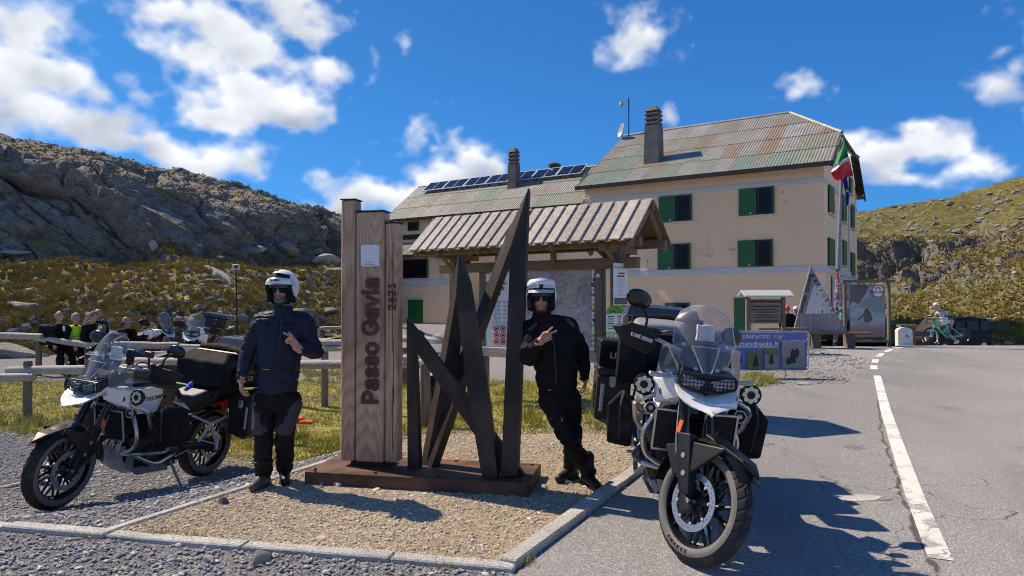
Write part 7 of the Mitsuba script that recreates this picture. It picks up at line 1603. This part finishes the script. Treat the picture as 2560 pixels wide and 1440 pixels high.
# ------------------------------------------------------------------ dark car beyond the crest
cr = thing('parked_car', 'dark blue off road car parked beyond the road crest', 'car')
YC = 30.5; cB = at(2362, 862, YC); gz_ = -.86
CM = frame((cB[0], YC, gz_), (-.93, -.37, 0), (0, 0, 1))       # x towards the front (left in the picture)
secs = []
prof = [(-1.95, .45, .95, .78), (-1.9, .40, 1.05, .84), (-1.2, .36, 1.06, .88), (0, .34, 1.05, .89), (.9, .36, 1.03, .88), (1.6, .38, .98, .84), (1.95, .42, .86, .76), (2.02, .5, .72, .66)]
for x, lo, hi, hw in prof: secs.append([(x, hw * .92, lo), (x, hw, lo + .14), (x, hw * .99, hi - .12), (x, hw * .9, hi), (x, -hw * .9, hi), (x, -hw * .99, hi - .12), (x, -hw, lo + .14), (x, -hw * .92, lo)])
part(cr, 'body', loft(secs), 'm_car', 30, CM)
secs = [[(x, hw, 1.03), (x + d, hw * .93, h2 - .10), (x + d * 1.1, hw * .82, h2), (x + d * 1.1, -hw * .82, h2), (x + d, -hw * .93, h2 - .10), (x, -hw, 1.03)] for x, d, hw, h2 in ((-1.90, .10, .80, 1.60), (-1.0, .0, .83, 1.66), (.1, .0, .83, 1.65), (.85, -.42, .82, 1.58))]
part(cr, 'cabin', loft(secs), 'm_car', 30, CM)
gl = []
for s in (-1, 1):
    for x0_, x1_ in ((-1.72, -1.15), (-1.05, -.28), (-.18, .52)):
        gl.append(hull([(x, s * y, z) for x, z, y in ((x0_, 1.10, .825), (x1_, 1.10, .83), (x1_ - .12 * (x1_ > .3), 1.50, .80), (x0_ + .06, 1.50, .795))] + [(x, s * y, z) for x, z, y in ((x0_, 1.10, .835), (x1_, 1.10, .84), (x1_ - .16 * (x1_ > .3), 1.50, .812), (x0_ + .06, 1.50, .807))]))
for g_ in gl: part(cr, 'window', g_, 'm_carglass', 20, CM)
for x in (-1.25, 1.25):
    for s in (-1, 1):
        wk = part(cr, 'wheel', tf(lathe([(0, -.10), (.22, -.10), (.34, -.09), (.35, 0), (.34, .09), (.22, .10), (0, .10)], 28), mat((x, s * .80, .35), rx=90)), 'm_rubber', 40, CM)
        part(wk, 'rim', tf(lathe([(0, -.115), (.08, -.112), (.21, -.108), (.22, -.10), (.22, .10), (.21, .108), (.08, .112), (0, .115)], 10), mat((x, s * .80, .35), rx=90)), 'm_alu', 20, CM)
part(cr, 'roof_rail', cat([tube([(-1.6, s * .66, 1.68), (.3, s * .66, 1.69)], .022, 6) for s in (-1, 1)]), 'm_black', 40, CM)
for s in (-1, 1): part(cr, 'tail_light', bx(.05, .12, .26, (-1.93, s * .68, .92), .02), 'm_red', 20, CM); part(cr, 'headlight', lathe([(0, 0), (.11, 0), (.10, .03), (0, .04)], 20, frame((2.0, s * .55, .72), (0, 1, 0), (1, 0, 0))), 'm_lightgrey', 30, CM)
part(cr, 'door_mirror', cat([bx(.10, .2, .14, (.55, s * .98, 1.12), .03) for s in (-1, 1)]), 'm_car', 30, CM)

# ------------------------------------------------------------------ parked motorcycles farther off
low = {'front_wheel', 'front_rim', 'front_sidewall', 'front_spokes', 'rear_wheel', 'rear_rim', 'rear_sidewall', 'rear_spokes', 'fork_tube', 'fork_leg', 'engine', 'tank', 'tank_panel', 'cowl_panel', 'beak', 'beak_flank', 'headlight_housing', 'headlight_lens', 'windscreen', 'screen_edge', 'handlebar', 'grip', 'mirror', 'mirror_stalk', 'seat', 'pillion_seat', 'rear_mudguard', 'front_mudguard', 'swing_arm', 'frame_tubes', 'tail_panel', 'side_stand', 'instrument_cowl', 'hand_guard', 'triple_clamp', 'front_brake_disc'}
cases = {'pannier', 'pannier_lid', 'top_case', 'top_case_lid', 'pannier_rack', 'top_case_rack'}
dark = {'m_white': 'm_darkgrey', 'm_sand': 'm_black', 'm_lightgrey': 'm_darkgrey', 'm_screen': 'm_screen_dark', 'm_seat': 'm_black'}
def parked(label, px, Y, yaw, only, swap, lean=10):
    p = at(px, 800, Y); z = float(ground_z(p[0], Y)); d = np.array([math.cos(math.radians(yaw)), math.sin(math.radians(yaw)), 0])
    return moto(label, frame((p[0], Y, z), d, (0, 0, 1)) @ mat(rx=-lean) @ mat((-.8, 0, -.012)), only=only, swap=swap, ply=PLY_AHEAD)
parked('white motorcycle with a tall screen parked behind the fence right of the wooden column', 1085, 10.9, -100, low, {'m_sand': 'm_white', 'm_lightgrey': 'm_grey'})
parked('dark motorcycle with a slanted windscreen behind the back fence by the bald person', 362, 16.9, -25, low, {**dark, 'm_red': 'm_black'})
parked('dark motorcycle parked behind the back fence under the seated group', 275, 16.6, -150, low, dark)
parked('black motorcycle with hard cases hidden behind the luggage of the left motorcycle', 480, 15.9, -80, low | cases, {**dark, 'm_red': 'm_black'})
parked('black motorcycle seen through the left motorcycle handlebar under the fence rail', 330, 12.6, 190, low | {'pannier', 'pannier_lid'}, dark)
parked('dark motorcycle standing behind the pyramid sign bench', 2060, 24.6, 185, low, dark)
# helmet and orange cloth left about
hm = one('spare_helmet', 'white spare helmet on the black motorcycle parked behind the left motorcycle luggage', 'helmet', tf(trimesh.creation.icosphere(3, 1.0), mat(at(497, 832, 15.6), s=(.12, .15, .12))), 'm_white', 40)
one('orange_tarp', 'crumpled orange cloth lying on the grass behind the standing rider', 'cloth', rnoise(rhull([at(742, 1050, 8.6) + V3(x, y, z) for x in (-.05, .06) for y in (-.06, .06) for z in (-.02, .02)], .02, 12).subdivide(), .03, 12, 2), 'm_orange', 40)
one('orange_tarp', 'small orange cloth lying on the grass just left of the wooden column', 'cloth', rnoise(rhull([at(768, 1056, 8.5) + V3(x, y, 0) for x in (-.06, .06) for y in (-.04, .04)], .016, 12).subdivide(), .025, 12, 5), 'm_orange', 40)
